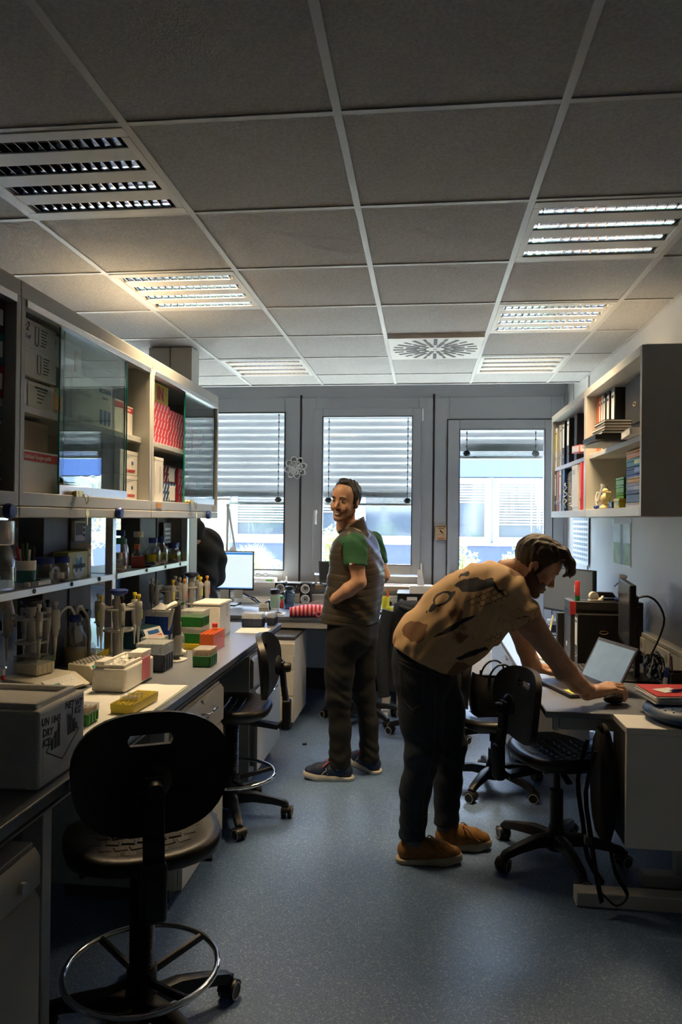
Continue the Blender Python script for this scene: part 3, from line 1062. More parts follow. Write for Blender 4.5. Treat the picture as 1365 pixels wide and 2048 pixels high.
# ------------------------------------------------------------------ cartons and bags in the wall cabinets
def carton(name, label, x1, y0, y1, z0, z1, m, depth=.2, group=None, labels=(), cat='box', lid=None):
    """box whose front (towards +x) is at x1; labels: (y fraction 0..1, z fraction, wy, wz, material)"""
    t = thing(name, label, cat, (x1 - depth / 2, (y0 + y1) / 2, z0), 0, group)
    hx, hy, H = depth / 2, (y1 - y0) / 2, z1 - z0
    MB().box(-hx, hx, -hy, hy, 0, H - .002).build('body', m, t, bevel=.002, seg=1)
    MB().box(-hx - .001, hx + .001, -hy - .001, hy + .001, H - (lid or .018), H).build('lid', m, t, bevel=.001, seg=1)
    for fy, fz, wy, wz, mm in labels:
        yc, zc = -hy + 2 * hy * fy, H * fz
        MB().box(hx, hx + .0016, yc - wy * hy, yc + wy * hy, zc - wz * H / 2, zc + wz * H / 2).build('printed_panel', mm, t)
    t['hx'], t['hy'], t['H'] = hx, hy, H
    return t
S1, S2 = UZ0 + .402, UZ0 + .088    # tops of the cabinet shelf and floor
W_ = 'white tube cartons in the middle cabinet'
def tubeprint(t, y):
    hx, H = t['hx'], t['H']
    m = MB()
    pts = [(hx + .0015, y - .012, H * .85), (hx + .0015, y - .012, H * .25), (hx + .0015, y - .006, H * .17), (hx + .0015, y + .006, H * .17), (hx + .0015, y + .012, H * .25), (hx + .0015, y + .012, H * .85)]
    m.tube(pts, .0012, 4, closed=True)
    m.build('tube_drawing', 'ink', t)
    for k in range(6):
        MB().box(hx, hx + .001, y + .03, y + .075 - .006 * (k % 3), H * (.80 - .11 * k) - .0015, H * (.80 - .11 * k) + .0015).build('fine_print', 'ink', t)
a = carton('tube_carton', 'white tube carton with handwritten marks on top of the left stack', -1.44, 2.46, 2.71, S1 + .218, S1 + .322, 'carton_white', group=W_)
tubeprint(a, -.015)
text('v2', .045, 'ink', a, (a['hx'] + .001, -.09, .075), FACE_X, 'handwriting', shear=.3)
text('50 ml', .022, 'ink_blue', a, (a['hx'] + .001, -.085, .04), FACE_X, 'handwriting', shear=.3)
tubeprint(carton('tube_carton', 'white tube carton second from top of the left stack', -1.43, 2.45, 2.70, S1 + .112, S1 + .216, 'carton_white', group=W_), -.005)
a = carton('tube_carton', 'small white carton with printed label at the bottom of the left stack', -1.435, 2.40, 2.50, S1, S1 + .10, 'carton_white', group=W_, labels=((.5, .5, .8, .8, 'paper'),))
a = carton('tube_carton', 'small cream carton with black print beside the white one at the stack bottom', -1.44, 2.515, 2.70, S1, S1 + .10, 'cream', group=W_)
for k in range(4):
    MB().box(a['hx'], a['hx'] + .001, -.03, .04 - .012 * k, .07 - .014 * k, .073 - .014 * k).build('fine_print', 'ink', a)
MB().box(a['hx'], a['hx'] + .001, -.045, .045, .079, .086).build('fine_print', 'ink', a)
carton('carton', 'brown carton standing behind the glass beside the white stack', -1.47, 2.73, 2.86, S1, S1 + .12, 'carton', labels=((.5, .5, .7, .5, 'amber'),))
a = carton('carton', 'white carton with orange stripe on top of the brown carton', -1.48, 2.735, 3.01, S1 + .205, S1 + .33, 'carton_white', labels=((.8, .45, .07, .7, 'orange'),))
MB().cyl((a['hx'], -.10, .095), (a['hx'] + .0015, -.10, .095), .014, n=14).build('round_mark', 'ink_red', a)
b = carton('carton', 'big white carton with blue lettering and three blue tube drawings', -1.45, 2.87, 3.26, S1, S1 + .203, 'carton_white')
hx = b['hx']
text('BECKMAN', .028, 'ink_blue', b, (hx + .001, .118, .17), FACE_X, bold=.0008)
text('Quick-Seal', .014, 'ink_blue', b, (hx + .001, .115, .14), FACE_X)
text('Ultra-Clear', .030, 'grey_plastic', b, (hx + .001, -.09, .13), FACE_X)
text('BECKMAN', .030, 'grey_plastic', b, (hx + .001, -.07, .02), FACE_X, bold=.0006)
for k in range(3):
    yk = .075 + .042 * k
    m = MB()
    pts = [(hx + .0012, yk - .016, .085), (hx + .0012, yk - .016, .03), (hx + .0012, yk - .008, .018), (hx + .0012, yk + .008, .018), (hx + .0012, yk + .016, .03), (hx + .0012, yk + .016, .085)]
    m.add([(hx + .0012, p[1], p[2]) for p in pts], [(0, 1, 2, 3, 4, 5)])
    m.build('tube_drawing', 'ink_blue', b)
W3 = 'white cartons with a red top band'
carton('carton', 'white carton with red band standing left of its twin on the cabinet shelf', -1.45, 3.285, 3.385, S1, S1 + .16, 'carton_white', labels=((.5, .87, 1.0, .16, 'ink_red'),), group=W3)
a = carton('carton', 'white carton with red band at the right end of the middle cabinet shelf', -1.45, 3.39, 3.50, S1, S1 + .145, 'carton_white', labels=((.5, .87, 1.0, .17, 'ink_red'),), group=W3)
text('SafeSeal', .016, 'paper', a, (a['hx'] + .002, 0, .126), FACE_X)
a = carton('carton', 'big white carton with red band on the middle cabinet floor', -1.42, 2.405, 2.70, S2, S2 + .155, 'carton_white', labels=((.5, .86, 1.0, .2, 'ink_red'),), group=W3)
text('SafeSeal Reagiergefäß', .022, 'paper', a, (a['hx'] + .002, 0, .133), FACE_X)
carton('carton', 'plain brown carton stacked on the big white carton', -1.46, 2.40, 2.70, S2 + .157, S2 + .27, 'carton')
for k, (lab, z0, z1) in enumerate((('white carton with red 2 print, lower of two at the cabinet right end', S2, S2 + .118), ('white carton with red 2 print, upper of two at the cabinet right end', S2 + .12, S2 + .238))):
    a = carton('carton', lab, -1.43, 3.31, 3.52, z0, z1, 'carton_white', group='small white sample cartons')
    text('2 SARSTEDT', .02, 'ink_red', a, (a['hx'] + .001, .02, .02), FACE_X, bold=.0006)
    for q in range(3):
        MB().box(a['hx'], a['hx'] + .001, -.05, .06 - .03 * q, .098 - .009 * q, .101 - .009 * q).build('fine_print', 'grey_plastic', a)
    MB().cyl((a['hx'], .04, .06), (a['hx'] + .0015, .04, .06), .010, n=10).build('round_mark', 'ink_blue', a)

RG = 'red kit boxes in the far cabinet'
def qprint(t, faces=True):
    hx, hy, H = t['hx'], t['hy'], t['H']
    nz = max(2, int(H / .042))
    ny = max(2, int(2 * hy / .045))
    for i in range(ny):
        for j in range(nz):
            y = -hy + (i + .5 + .3 * (j % 2)) * 2 * hy / (ny + .3)
            z = (j + .5) * H / nz
            text('QIAGEN', .0125, 'paper', t, (hx + .0012, y, z), (PI / 2, -1.0, PI / 2), 'print', bold=.0005)
qprint(carton('kit_box', 'red kit box with white diagonal print under the yellow box', -1.44, 3.66, 4.00, S1, S1 + .225, 'red_box', group=RG))
qprint(carton('kit_box', 'red kit box with white print second from left on the shelf', -1.45, 4.02, 4.26, S1, S1 + .215, 'red_box', group=RG))
qprint(carton('kit_box', 'red kit box with white print third from left behind the glass', -1.46, 4.28, 4.46, S1, S1 + .20, 'red_box', group=RG))
qprint(carton('kit_box', 'red kit box with white print nearest the window behind the glass', -1.46, 4.48, 4.68, S1, S1 + .175, 'red_box', group=RG))
a = carton('kit_box', 'yellow box with red lettering on the red kit box', -1.46, 3.64, 4.03, S1 + .227, S1 + .338, 'yellow')
text('IN', .10, 'red', a, (a['hx'] + .001, .07, .055), FACE_X, bold=.004)
carton('carton', 'narrow white carton standing at the left of the far cabinet floor', -1.45, 3.60, 3.70, S2, S2 + .20, 'carton_white')
carton('carton', 'tall narrow white carton beside the dark kit boxes', -1.41, 3.71, 3.83, S2, S2 + .235, 'carton_white', labels=((.6, .5, .1, .6, 'grey_plastic'),))
a = carton('kit_box', 'dark red kit box stacked on the dark blue one', -1.47, 3.85, 4.20, S2 + .112, S2 + .215, 'dark_red', labels=((.8, .5, .26, .75, 'paper'),))
qprint(a)
a = carton('kit_box', 'dark blue kit box with white label on the far cabinet floor', -1.44, 3.845, 4.12, S2, S2 + .110, 'navy_box', labels=((.78, .5, .32, .75, 'paper'),))
qprint(a)
qprint(carton('kit_box', 'red kit box lower right behind the sliding glass', -1.47, 4.24, 4.44, S2, S2 + .21, 'red_box', group=RG))
qprint(carton('kit_box', 'small red kit box on the cabinet floor next to the window end', -1.48, 4.47, 4.62, S2, S2 + .14, 'red_box', group=RG))
for k, (mm, nm) in enumerate((('magenta', 'magenta'), ('cyan', 'teal blue'), ('purple', 'purple'))):
    carton('carton', '%s box in the near cabinet at the left picture edge' % nm, -1.41, 2.05, 2.313, S1 + .1065 * k, S1 + .105 + .1065 * k, mm, labels=((.85, .5, .2, .5, 'paper'),))
def foil_bag(loc, label, seed):
    rnd = random.Random(seed)
    t = thing('foil_bag', label, 'bag', loc, 0, 'crumpled silver foil bags')
    rows = []
    for i in range(9):
        r = []
        for j in range(12):
            a = 2 * PI * j / 12
            q = math.sin(PI * (i + .4) / 8.8) ** .6
            rr = 1 + rnd.uniform(-.18, .18)
            r.append((.09 * q * rr * math.cos(a), .11 * q * rr * math.sin(a), .093 * i / 8 + rnd.uniform(-.006, .006) * (i > 0)))
        r.append(r[0])
        rows.append(r)
    MB().sheet(rows).build('foil', 'steel', t)
    MB().box(-.05, .05, .10, .135, .05, .054).build('seal', 'steel', t)
foil_bag((-1.465, 2.19, S2), 'crumpled silver foil bag, lowest in the near cabinet', 1)
foil_bag((-1.465, 2.205, S2 + .096), 'crumpled silver foil bag, middle of the pile in the near cabinet', 2)
foil_bag((-1.465, 2.195, S2 + .192), 'crumpled silver foil bag, top of the pile in the near cabinet', 3)

# ================================================================== things on the rack shelf and the bench
BZ, SZ = .853, .855 + .402 + .0005

def bottle(label, loc, r, h, capm='blue_cap', liquid=None, lev=.5, labm=None, group=None, neck=.45, square=False, name='lab_bottle', glassm='clear', cat='bottle', caph=.028):
    t = thing(name, label, cat, loc, random.uniform(0, 3), group)
    n = 4 if square else 18
    nr = r * neck
    hb = h - caph
    sh = hb * .62
    k = 1.28 if square else 1
    prof = [(r * .9 * k, 0), (r * k, .004), (r * k, sh), (r * .93 * k, sh + .012), (nr * 1.15, hb - .02), (nr, hb - .012), (nr, hb + .004)]
    MB().lathe(prof, n, (0, 0, 0), R=rotm(0, 0, PI / 4)).build('glass_body', glassm, t, smooth=0 if square else 55)
    if liquid:
        q = .94
        MB().lathe([(r * .85 * q * k, .004), (r * q * k, .008), (r * q * k, sh * lev), (0, sh * lev + .0005)], n, R=rotm(0, 0, PI / 4)).build('liquid', liquid, t, smooth=0 if square else 55)
    MB().lathe([(nr * 1.22, hb - .004), (nr * 1.26, hb), (nr * 1.26, h - .003), (nr * 1.15, h), (0, h)], 18).build('cap', capm, t, smooth=40)
    if labm:
        m = MB()
        rows = []
        for z in (sh * .30, sh * .78):
            rows.append([((r + .0012) * math.cos(a), (r + .0012) * math.sin(a), z) for a in [i * 2 * PI / 20 for i in range(15)]])
        m.sheet(rows).build('label', labm, t, smooth=60)
    return t
milky('liq_orange', (0.75, 0.16, 0.03), 0.8)
milky('liq_pink', (0.70, 0.16, 0.14), 0.75)
milky('liq_beige', (0.62, 0.46, 0.24), 0.85)
milky('liq_clear', (0.7, 0.75, 0.78), 0.15)
BG = 'bottles on the far rack shelf'
bottle('wide clear bottle with teal cap on the far rack shelf', (-1.61, 3.72, SZ), .045, .175, 'teal', 'liq_clear', .5, 'paper', BG, .75)
bottle('tall clear bottle with blue cap and orange liquid on the far shelf', (-1.66, 3.86, SZ), .045, .215, 'blue_cap', 'liq_orange', .8, 'lemon', BG)
bottle('square bottle with white cap and pink liquid on the far shelf', (-1.60, 3.965, SZ), .042, .205, 'lt_plastic', 'liq_pink', .6, None, BG, .5, True)
bottle('small white dropper bottle with red base on the far shelf', (-1.575, 3.655, SZ), .018, .10, 'lt_plastic', 'liq_pink', .3, None, BG, .6, glassm='milky')
bottle('slim clear bottle with orange liquid behind the square bottle', (-1.645, 4.06, SZ), .03, .13, 'orange', 'liq_orange', .9, None, BG)
bottle('clear bottle with blue cap, left of the yellow-labelled group', (-1.60, 4.19, SZ), .045, .165, 'blue_cap', 'liq_clear', .4, 'lemon', BG)
bottle('clear bottle with blue cap, second of the yellow-labelled group', (-1.59, 4.295, SZ), .042, .165, 'blue_cap', 'liq_clear', .4, 'lemon', BG)
bottle('clear bottle with blue cap standing at the back of the yellow-labelled group', (-1.622, 4.39, SZ), .042, .17, 'blue_cap', None, .4, 'lemon', BG)
bottle('short clear bottle with blue cap and red drop in front', (-1.582, 4.485, SZ), .038, .125, 'blue_cap', 'liq_clear', .4, 'lemon', BG, .6)
bottle('short clear bottle with blue cap nearest the window', (-1.60, 4.575, SZ), .036, .125, 'blue_cap', 'liq_clear', .4, 'lemon', BG, .6)
tray_ = thing('shelf_tray', 'flat dark tray lying in front of the bottles', 'tray', (-1.575, 4.09, SZ - .002))
MB().tray(-.018, .018, -.05, .05, .002, .012, .003).build('tray', 'gasket', tray_)

# near bay of the shelf
bottle('big clear bottle with steel stopper at the left end of the near shelf', (-1.65, 2.66, SZ), .075, .27, 'steel', 'liq_clear', .6, 'paper', None, .75, caph=.09)
tt = thing('plastic_tub', 'low clear tub with white lid at the left end of the shelf', 'container', (-1.59, 2.49, SZ))
MB().tray(-.03, .03, -.06, .06, 0, .055, .003).build('tub', 'milky', tt)
MB().box(-.032, .032, -.062, .062, .055, .064).build('lid', 'milky_blue', tt, bevel=.002)
def pen(label, p0, p1, m, capm, group, r=.0055):
    t = thing('pen', label, 'pen', p0, 0, group)
    d = Vector(p1) - Vector(p0)
    MB().cyl((0, 0, 0), d * .62, r, n=8).build('barrel', m, t, smooth=40)
    MB().cyl(d * .62, d, r * 1.12, r * .95, n=8).build('cap', capm, t, smooth=40)
    return t
def pen_cup():
    c = Vector((-1.63, 2.85, SZ))
    t = thing('pen_cup', 'white pen cup with teal band on the near rack shelf', 'cup', c)
    MB().lathe([(.036, 0), (.038, .003), (.04, .105), (.037, .105), (.034, .005), (0, .005)], 20).build('cup', 'white', t, smooth=40)
    MB().lathe([(.0392, .015), (.0398, .065)], 20, caps=False).build('band', 'teal', t, smooth=40)
    for k, (a, m, cm, lab) in enumerate(((0, 'black_plastic', 'black_plastic', 'black pen'), (1.1, 'grey_plastic', 'black_plastic', 'grey pen'), (2.0, 'green', 'green', 'green marker'), (2.9, 'lt_plastic', 'white', 'white pen'), (3.8, 'red', 'red', 'red marker'), (4.8, 'black_plastic', 'dark_grey', 'dark marker'), (5.6, 'white', 'lt_plastic', 'pale spatula'))):
        d = Vector((.022 * math.cos(a), .022 * math.sin(a), 0))
        pen('%s standing in the white pen cup' % lab, c + Vector((0, 0, .008)) + d * .6, c + d * 1.6 + Vector((0, 0, .15 + .012 * (k % 3))), m, cm, 'pens in the white cup')
pen_cup()
JG = 'jars with blue lids on the near shelf'
for lab, x, y, r in (('clear jar with blue lid nearest the pen cup', -1.628, 2.99, .042), ('clear jar with blue lid against the printed box', -1.60, 3.075, .042), ('clear jar with blue lid standing behind the two others', -1.715, 2.985, .04)):
    bottle(lab, (x, y, SZ), r, .11, 'blue_cap', 'teal' if y < 3.0 else 'liq_clear', .35, 'paper' if y > 3.05 else None, JG, .80, caph=.024, name='lid_jar', cat='jar')
rp = thing('tape_roll', 'transparent tape roll leaning in front of the blue-lid jars', 'tape', (-1.574, 2.985, SZ))
MB().tube([(0, .032 * math.cos(a), .036 + .032 * math.sin(a)) for a in [i * PI / 12 for i in range(24)]], .007, 6, closed=True).build('ring', 'milky', rp, smooth=60)
dv = thing('handheld_meter', 'grey and white handheld gauge lying on the shelf edge', 'gauge', (-1.572, 2.842, SZ), .0)
MB().prism([(-.012, -.09), (.012, -.09), (.013, .0), (.010, .09), (-.010, .09), (-.013, .0)], 0, .024).build('handle', 'lt_plastic', dv, bevel=.006)
MB().box(-.014, .014, -.08, -.02, .005, .026).build('display', 'dark_grey', dv, bevel=.002)
MB().cyl((.0, .0, .024), (0, 0, .03), .009, n=12).build('dial', 'navy', dv)
def film_box():
    t = thing('film_box', 'green printed film dispenser box with blue M on the near shelf', 'box', (-1.64, 3.24, SZ))
    m = MB().box(-.024, .05, -.11, .085, 0, .125)
    mat('box_green', (0.40, 0.44, 0.16), 0.55, vary=0.05, vscale=8)
    m.build('carton', 'box_green', t, bevel=.002, seg=1)
    MB().box(-.024, .052, .085, .115, 0, .135).build('flap', 'carton_white', t, bevel=.002, seg=1)
    MB().obox((.012, .10, .145), (.07, .05, .003), rotm(.5)).build('lid_flap', 'carton_white', t)
    MB().cyl((.05, -.01, .058), (.0515, -.01, .058), .058, n=28).build('disc', 'grey_plastic', t)
    text('M', .085, 'ink_blue2', t, (.0525, -.012, .062), FACE_X, bold=.004)
    text('PARAFILM', .026, 'ink', t, (.0535, -.008, .058), FACE_X, bold=.0012)
    MB().prism([(-.012, .098), (.012, .098), (0, .112)], 0, .001, 0, Matrix(((0, 0, 1, .0525), (1, 0, 0, .10), (0, 1, 0, 0), (0, 0, 0, 1)))).build('arrow', 'ink_blue2', t)
mat('ink_blue2', (0.02, 0.25, 0.5), 0.5)
film_box()
tm = thing('wall_controller', 'small grey controller with screen and round buttons on the media panel', 'controller', (-1.667, 3.36, 1.425))
MB().box(0, .02, -.055, .055, 0, .10).build('case', 'grey_plastic', tm, bevel=.004)
MB().box(.02, .0215, -.045, .022, .03, .09).build('screen', 'dark_grey', tm)
for z in (.03, .055, .08):
    MB().cyl((.02, .038, z), (.023, .038, z), .008, n=10).build('button', 'black_plastic', tm)
tm = thing('wall_controller', 'tall grey panel device behind the far shelf bottles', 'controller', (-1.667, 4.55, 1.29))
MB().box(0, .025, -.07, .07, 0, .22).build('case', 'dark_grey', tm, bevel=.004)
for k in range(6):
    MB().box(.025, .027, -.05, .05, .03 + .028 * k, .045 + .028 * k).build('slot', 'grey_plastic', tm)

# ------------------------------------------------------------------ tip boxes, racks
def tip_box(label, loc, sx, sy, h, m, tips=None, rz=0.0, lid='milky', group=None, name='tip_box'):
    t = thing(name, label, 'tip box', loc, rz, group)
    hb = h * .62
    a, b = sx / 2, sy / 2
    mb = MB().frustum(-a * .96, a * .96, -b * .96, b * .96, 0, -a, a, -b, b, hb)
    mb.build('base', m, t, bevel=.003)
    for k in range(4):
        for s in (-1, 1):
            y = -b + (k + .5) * sy / 4
            MB().box(s * a - .0012, s * a + .0012, y - .004, y + .004, .006, hb - .006).build('rib', m, t)
            x = -a + (k + .5) * sx / 4
            MB().box(x - .004, x + .004, s * b - .0012, s * b + .0012, .006, hb - .006).build('rib', m, t)
    if tips:
        g = MB()
        for i in range(6):
            for j in range(8):
                g.cyl((-a * .82 + i * a * 1.64 / 5, -b * .86 + j * b * 1.72 / 7, hb), (-a * .82 + i * a * 1.64 / 5, -b * .86 + j * b * 1.72 / 7, h * .84), .0035, .0042, n=5)
        stuff(g.build('tips', tips, t))
    lo = MB().tray(-a * 1.01, a * 1.01, -b * 1.01, b * 1.01, 0, h - hb, .0018)
    lo.build('lid', lid, t, loc=(0, 0, h), rot=(PI, 0, 0))
    return t
def tube_rack(label, loc, nx, ny, pitch, h, m, rz=0, tubes=0, group=None):
    t = thing('tube_rack', label, 'tube rack', loc, rz, group)
    sx, sy = nx * pitch, ny * pitch
    a, b = sx / 2 + .003, sy / 2 + .003
    g = MB()
    for z0, z1 in ((h - .006, h), (h * .4, h * .4 + .004)):
        for i in range(nx + 1):
            x = -sx / 2 + i * pitch
            g.box(x - .003, x + .003, -b, b, z0, z1)
        for j in range(ny + 1):
            y = -sy / 2 + j * pitch
            g.box(-a, a, y - .003, y + .003, z0, z1)
    stuff(g.build('hole_grid', m, t))
    MB().tray(-a, a, -b, b, 0, h * .42, .003).build('base', m, t, bevel=.001, seg=1)
    for s in (-1, 1):
        MB().box(-a, a, s * b - .0015, s * b + .0015, h * .4, h).build('wall', m, t)
        MB().box(s * a - .0015, s * a + .0015, -b, b, h * .4, h).build('wall', m, t)
    return t
def micro_tube(label, loc, capm='milky', group=None, h=.04, r=.006):
    t = thing('micro_tube', label, 'tube', loc, random.uniform(0, 6), group)
    MB().lathe([(.0015, 0), (r * .8, h * .4), (r, h * .85), (r * 1.15, h * .87), (r * 1.15, h * .9)], 10).build('tube', 'milky', t, smooth=40)
    MB().lathe([(r * 1.25, h * .9), (r * 1.25, h), (0, h)], 10).build('cap', capm, t, smooth=40)
    return t

pad = thing('absorbent_pad', 'white absorbent bench pad lying along the bench edge', 'bench pad', (-1.14, 2.56, BZ))
rows = []
rnd = random.Random(4)
for i in range(13):
    rows.append([(-.19 + .37 * j / 8 + .004 * rnd.uniform(-1, 1), -.36 + .72 * i / 12 + .004 * rnd.uniform(-1, 1), .0025 + .003 * rnd.random()) for j in range(9)])
MB().sheet(rows, 0, .002).build('tissue', 'paper', pad, smooth=60)
mat('pad_green', (0.55, 0.66, 0.55), 0.6)
MB().box(-.193, .183, -.365, .365, 0, .0012).build('backing', 'pad_green', pad)

def foam_box(label, loc, sx, sy, h, wall, name='foam_box', lip=True):
    t = thing(name, label, 'foam box', loc)
    a, b = sx / 2, sy / 2
    MB().tray(-a, a, -b, b, 0, h - (.014 if lip else 0), wall, floor=wall).build('box', 'foam', t, bevel=.009, seg=3)
    if lip:
        MB().tray(-a + wall * .5, a - wall * .5, -b + wall * .5, b - wall * .5, h - .016, h, wall * .5, floor=.002).build('lip', 'foam', t, bevel=.004)
    return t
fb = foam_box('big white foam shipping box with dry ice markings on the bench', (-1.14, 1.875, BZ), .36, .25, .215, .035)
fx = .1805
text('UN 1845', .026, 'ink', fb, (fx, -.065, .163), (PI / 2, .12, PI / 2), bold=.0012)
text('DRY', .026, 'ink', fb, (fx, -.082, .137), (PI / 2, .12, PI / 2), bold=.0012)
text('ICE', .026, 'ink', fb, (fx, -.088, .112), (PI / 2, .12, PI / 2), bold=.0012)
text('NET WT', .026, 'ink', fb, (fx, .058, .176), (PI / 2, .12, PI / 2), bold=.0012)
text('3 KG', .026, 'ink', fb, (fx, .07, .154), (PI / 2, .12, PI / 2), bold=.0012)
m = MB()
def lb(p, q, w):
    m.bar((fx + .0004, *p), (fx + .0004, *q), .001, w, 0, up=(0, -(q[1] - p[1]), q[0] - p[0]))
MB().box(fx - .0006, fx + .0002, -.105, .098, .03, .192).build('sticker', 'carton_white', fb)
for (p, q) in (((-.09, .088), (-.005, .045)), ((.085, .10), (-.005, .045)), ((-.09, .088), (-.035, .13)), ((.085, .10), (.03, .15))):
    m.bar((fx + .0004, *p), (fx + .0004, *q), .003, .0012, 0, up=(1, 0, 0))
m.build('diamond_print', 'ink', fb)
for y, z0, z1 in ((-.06, .085, .115), (-.042, .085, .128), (-.026, .085, .148), (.028, .10, .155), (.043, .10, .148), (.058, .10, .136), (.07, .105, .122)):
    MB().box(fx, fx + .0008, y - .0062, y + .0062, z0, z1).build('stripe', 'ink', fb)
MB().box(-.13, -.10, -.127, -.1255, .09, .14).build('tape', 'yellow', fb)

ib = foam_box('small white foam ice box with a pink note on its side', (-1.225, 2.90, BZ + .006), .14, .30, .105, .022)
MB().obox((.0715, .06, .056), (.002, .085, .09), rotm(0, 0, 0)).build('sticky_note', 'pink', ib)
ice = MB()
rnd = random.Random(8)
for k in range(160):
    ice.obox((rnd.uniform(-.045, .045), rnd.uniform(-.125, .125), .083 + rnd.uniform(0, .012)), (.012, .012, .01), rotm(rnd.random(), rnd.random(), rnd.random()))
stuff(ice.build('crushed_ice', 'white', ib))
MB().box(-.06, -.02, -.148, -.05, .1, .118).build('lid_piece', 'foam', ib, bevel=.003)
MB().box(.0, .06, .04, .148, .1, .122).build('lid_piece', 'foam', ib, bevel=.003)

yr = tube_rack('flat yellow tube rack with small tubes on the white pad', (-1.04, 2.565, BZ + .006), 5, 13, .0155, .032, 'yellow', rz=-.06)
for i in range(4):
    for j in range(3):
        micro_tube('clear micro tube standing in the flat yellow rack', (-1.065 + .0155 * i, 2.51 + .0155 * j + .03 * (j > 1), BZ + .014), 'milky', 'micro tubes in the yellow rack')
tip_box('small green tip box with orange tips half hidden by the big foam box', (-1.145, 2.335, BZ + .006), .11, .085, .06, 'green', 'amber')
fi = thing('plastic_wrapper', 'crumpled clear plastic wrapper on the bench beside the foam box', 'wrapper', (-1.02, 2.13, BZ))
rnd = random.Random(2)
MB().sheet([[(-.05 + .012 * i + rnd.uniform(-.005, .005), -.05 + .014 * j + rnd.uniform(-.005, .005), .002 + .016 * rnd.random()) for i in range(8)] for j in range(8)]).build('film', 'clear', fi)

tip_box('navy tip box with pale blue tips on the bench behind the foam ice box', (-1.215, 3.225, BZ), .13, .13, .125, 'navy', 'milky_blue')
GT = 'green tip boxes on the bench'
tip_box('small green tip box with orange tips at the bench edge', (-1.022, 3.36, BZ), .085, .125, .08, 'green', 'amber', group=GT)
tip_box('green tip box under the middle pipette stand', (-1.325, 3.51, BZ), .10, .11, .10, 'green', 'milky', group=GT)
tube_rack('yellow tube rack under the two stacked green tip boxes', (-1.215, 3.80, BZ), 6, 8, .021, .03, 'yellow')
tip_box('green tip box, lower of the stack on the yellow rack', (-1.215, 3.80, BZ + .0305), .125, .13, .085, 'green', None, group=GT)
tip_box('green tip box, upper of the stack on the yellow rack', (-1.215, 3.80, BZ + .116), .125, .13, .085, 'green', None, group=GT)
tube_rack('tall orange tube rack in front of the white foam cube', (-1.104, 3.76, BZ), 3, 10, .021, .095, 'orange')
tu = thing('sample_tube', 'clear tube with red screw cap standing in the orange rack', 'tube', (-1.104, 3.80, BZ + .012))
MB().lathe([(.004, 0), (.011, .02), (.011, .1)], 14).build('tube', 'clear', tu, smooth=40)
MB().lathe([(.0145, .098), (.0145, .118), (.012, .12), (0, .12)], 16).build('cap', 'red', tu, smooth=40)
fc = thing('foam_box', 'tall white foam cube box at the window end of the bench', 'foam box', (-1.23, 4.19, BZ))
MB().box(-.085, .075, -.115, .115, 0, .185).build('box', 'foam', fc, bevel=.008, seg=3)
MB().box(-.087, .077, -.117, .117, .186, .205).build('lid', 'foam', fc, bevel=.007, seg=3)
MB().box(.0755, .0775, .03, .038, .11, .19).build('strap', 'grey_plastic', fc)
ps = thing('paper_sheets', 'loose white paper sheets near the far end of the bench', 'paper', (-1.035, 4.415, BZ), .05)
MB().box(-.10, .09, -.10, .09, 0, .002).build('sheet', 'paper', ps)
MB().obox((.0, .02, .003), (.16, .15, .001), rotm(0, 0, .2)).build('sheet', 'paper', ps)
tip_box('navy tip box on the end of the bench beside its twin', (-1.078, 4.58, BZ), .13, .10, .09, 'navy', 'milky_blue', group='navy tip boxes at the bench end')
tip_box('navy tip box nearest the aisle at the bench end', (-.965 - .01, 4.675, BZ), .05, .11, .085, 'navy', 'milky_blue', group='navy tip boxes at the bench end')
bb = thing('storage_box', 'deep blue ribbed plastic box with crumpled tissue on top', 'box', (-1.47, 4.03, BZ))
MB().tray(-.075, .075, -.09, .09, 0, .14, .004).build('box', 'blue', bb, bevel=.003)
for k in range(6):
    MB().box(.075, .078, -.08 + .028 * k, -.07 + .028 * k, .01, .13).build('rib', 'blue', bb)
    MB().box(-.07 + .025 * k, -.06 + .025 * k, -.093, -.09, .01, .13).build('rib', 'blue', bb)
MB().tray(-.077, .077, -.092, .092, 0, .03, .002).build('lid', 'milky', bb, loc=(0, 0, .168), rot=(PI, 0, 0))
tis = thing('tissue', 'crumpled white tissue lying on the deep blue box', 'tissue', (-1.47, 4.03, BZ + .1685))
rnd = random.Random(6)
MB().sheet([[(-.06 + .02 * i + rnd.uniform(-.006, .006), -.06 + .02 * j + rnd.uniform(-.006, .006), .004 + .04 * rnd.random() * math.sin(PI * i / 6) * math.sin(PI * j / 6)) for i in range(7)] for j in range(7)]).build('sheet', 'paper', tis, smooth=70)

# bench devices
def heat_block():
    t = thing('shaker', 'cream bench shaker with keypad panel behind the foam boxes', 'lab device', (-1.50, 2.775, BZ), -.25)
    MB().prism([(-.12, 0), (.10, 0), (.13, .012), (.05, .055), (-.12, .06)], -.12, .12, 0, Matrix(((1, 0, 0, 0), (0, 0, 1, 0), (0, 1, 0, 0), (0, 0, 0, 1)))).build('body', 'cream', t, bevel=.006)
    R = rotm(0, math.radians(28), 0)
    p = MB().obox((.093, 0, .036), (.075, .17, .002), R).build('keypad', 'lt_plastic', t)
    MB().obox((.10, -.05, .0345), (.02, .05, .003), R).build('display', 'teal', p)
    for i in range(5):
        for j in range(2):
            MB().obox((.086 + .014 * j, -.01 + .017 * i, .0405 - .0075 * j), (.009, .012, .002), R).build('key', 'white', p)
    return t
heat_block()
tip_box('clear tip box with beige rack on top of the shaker', (-1.56, 2.80, BZ + .061), .12, .10, .07, 'cream', None, rz=-.25, lid='clear')
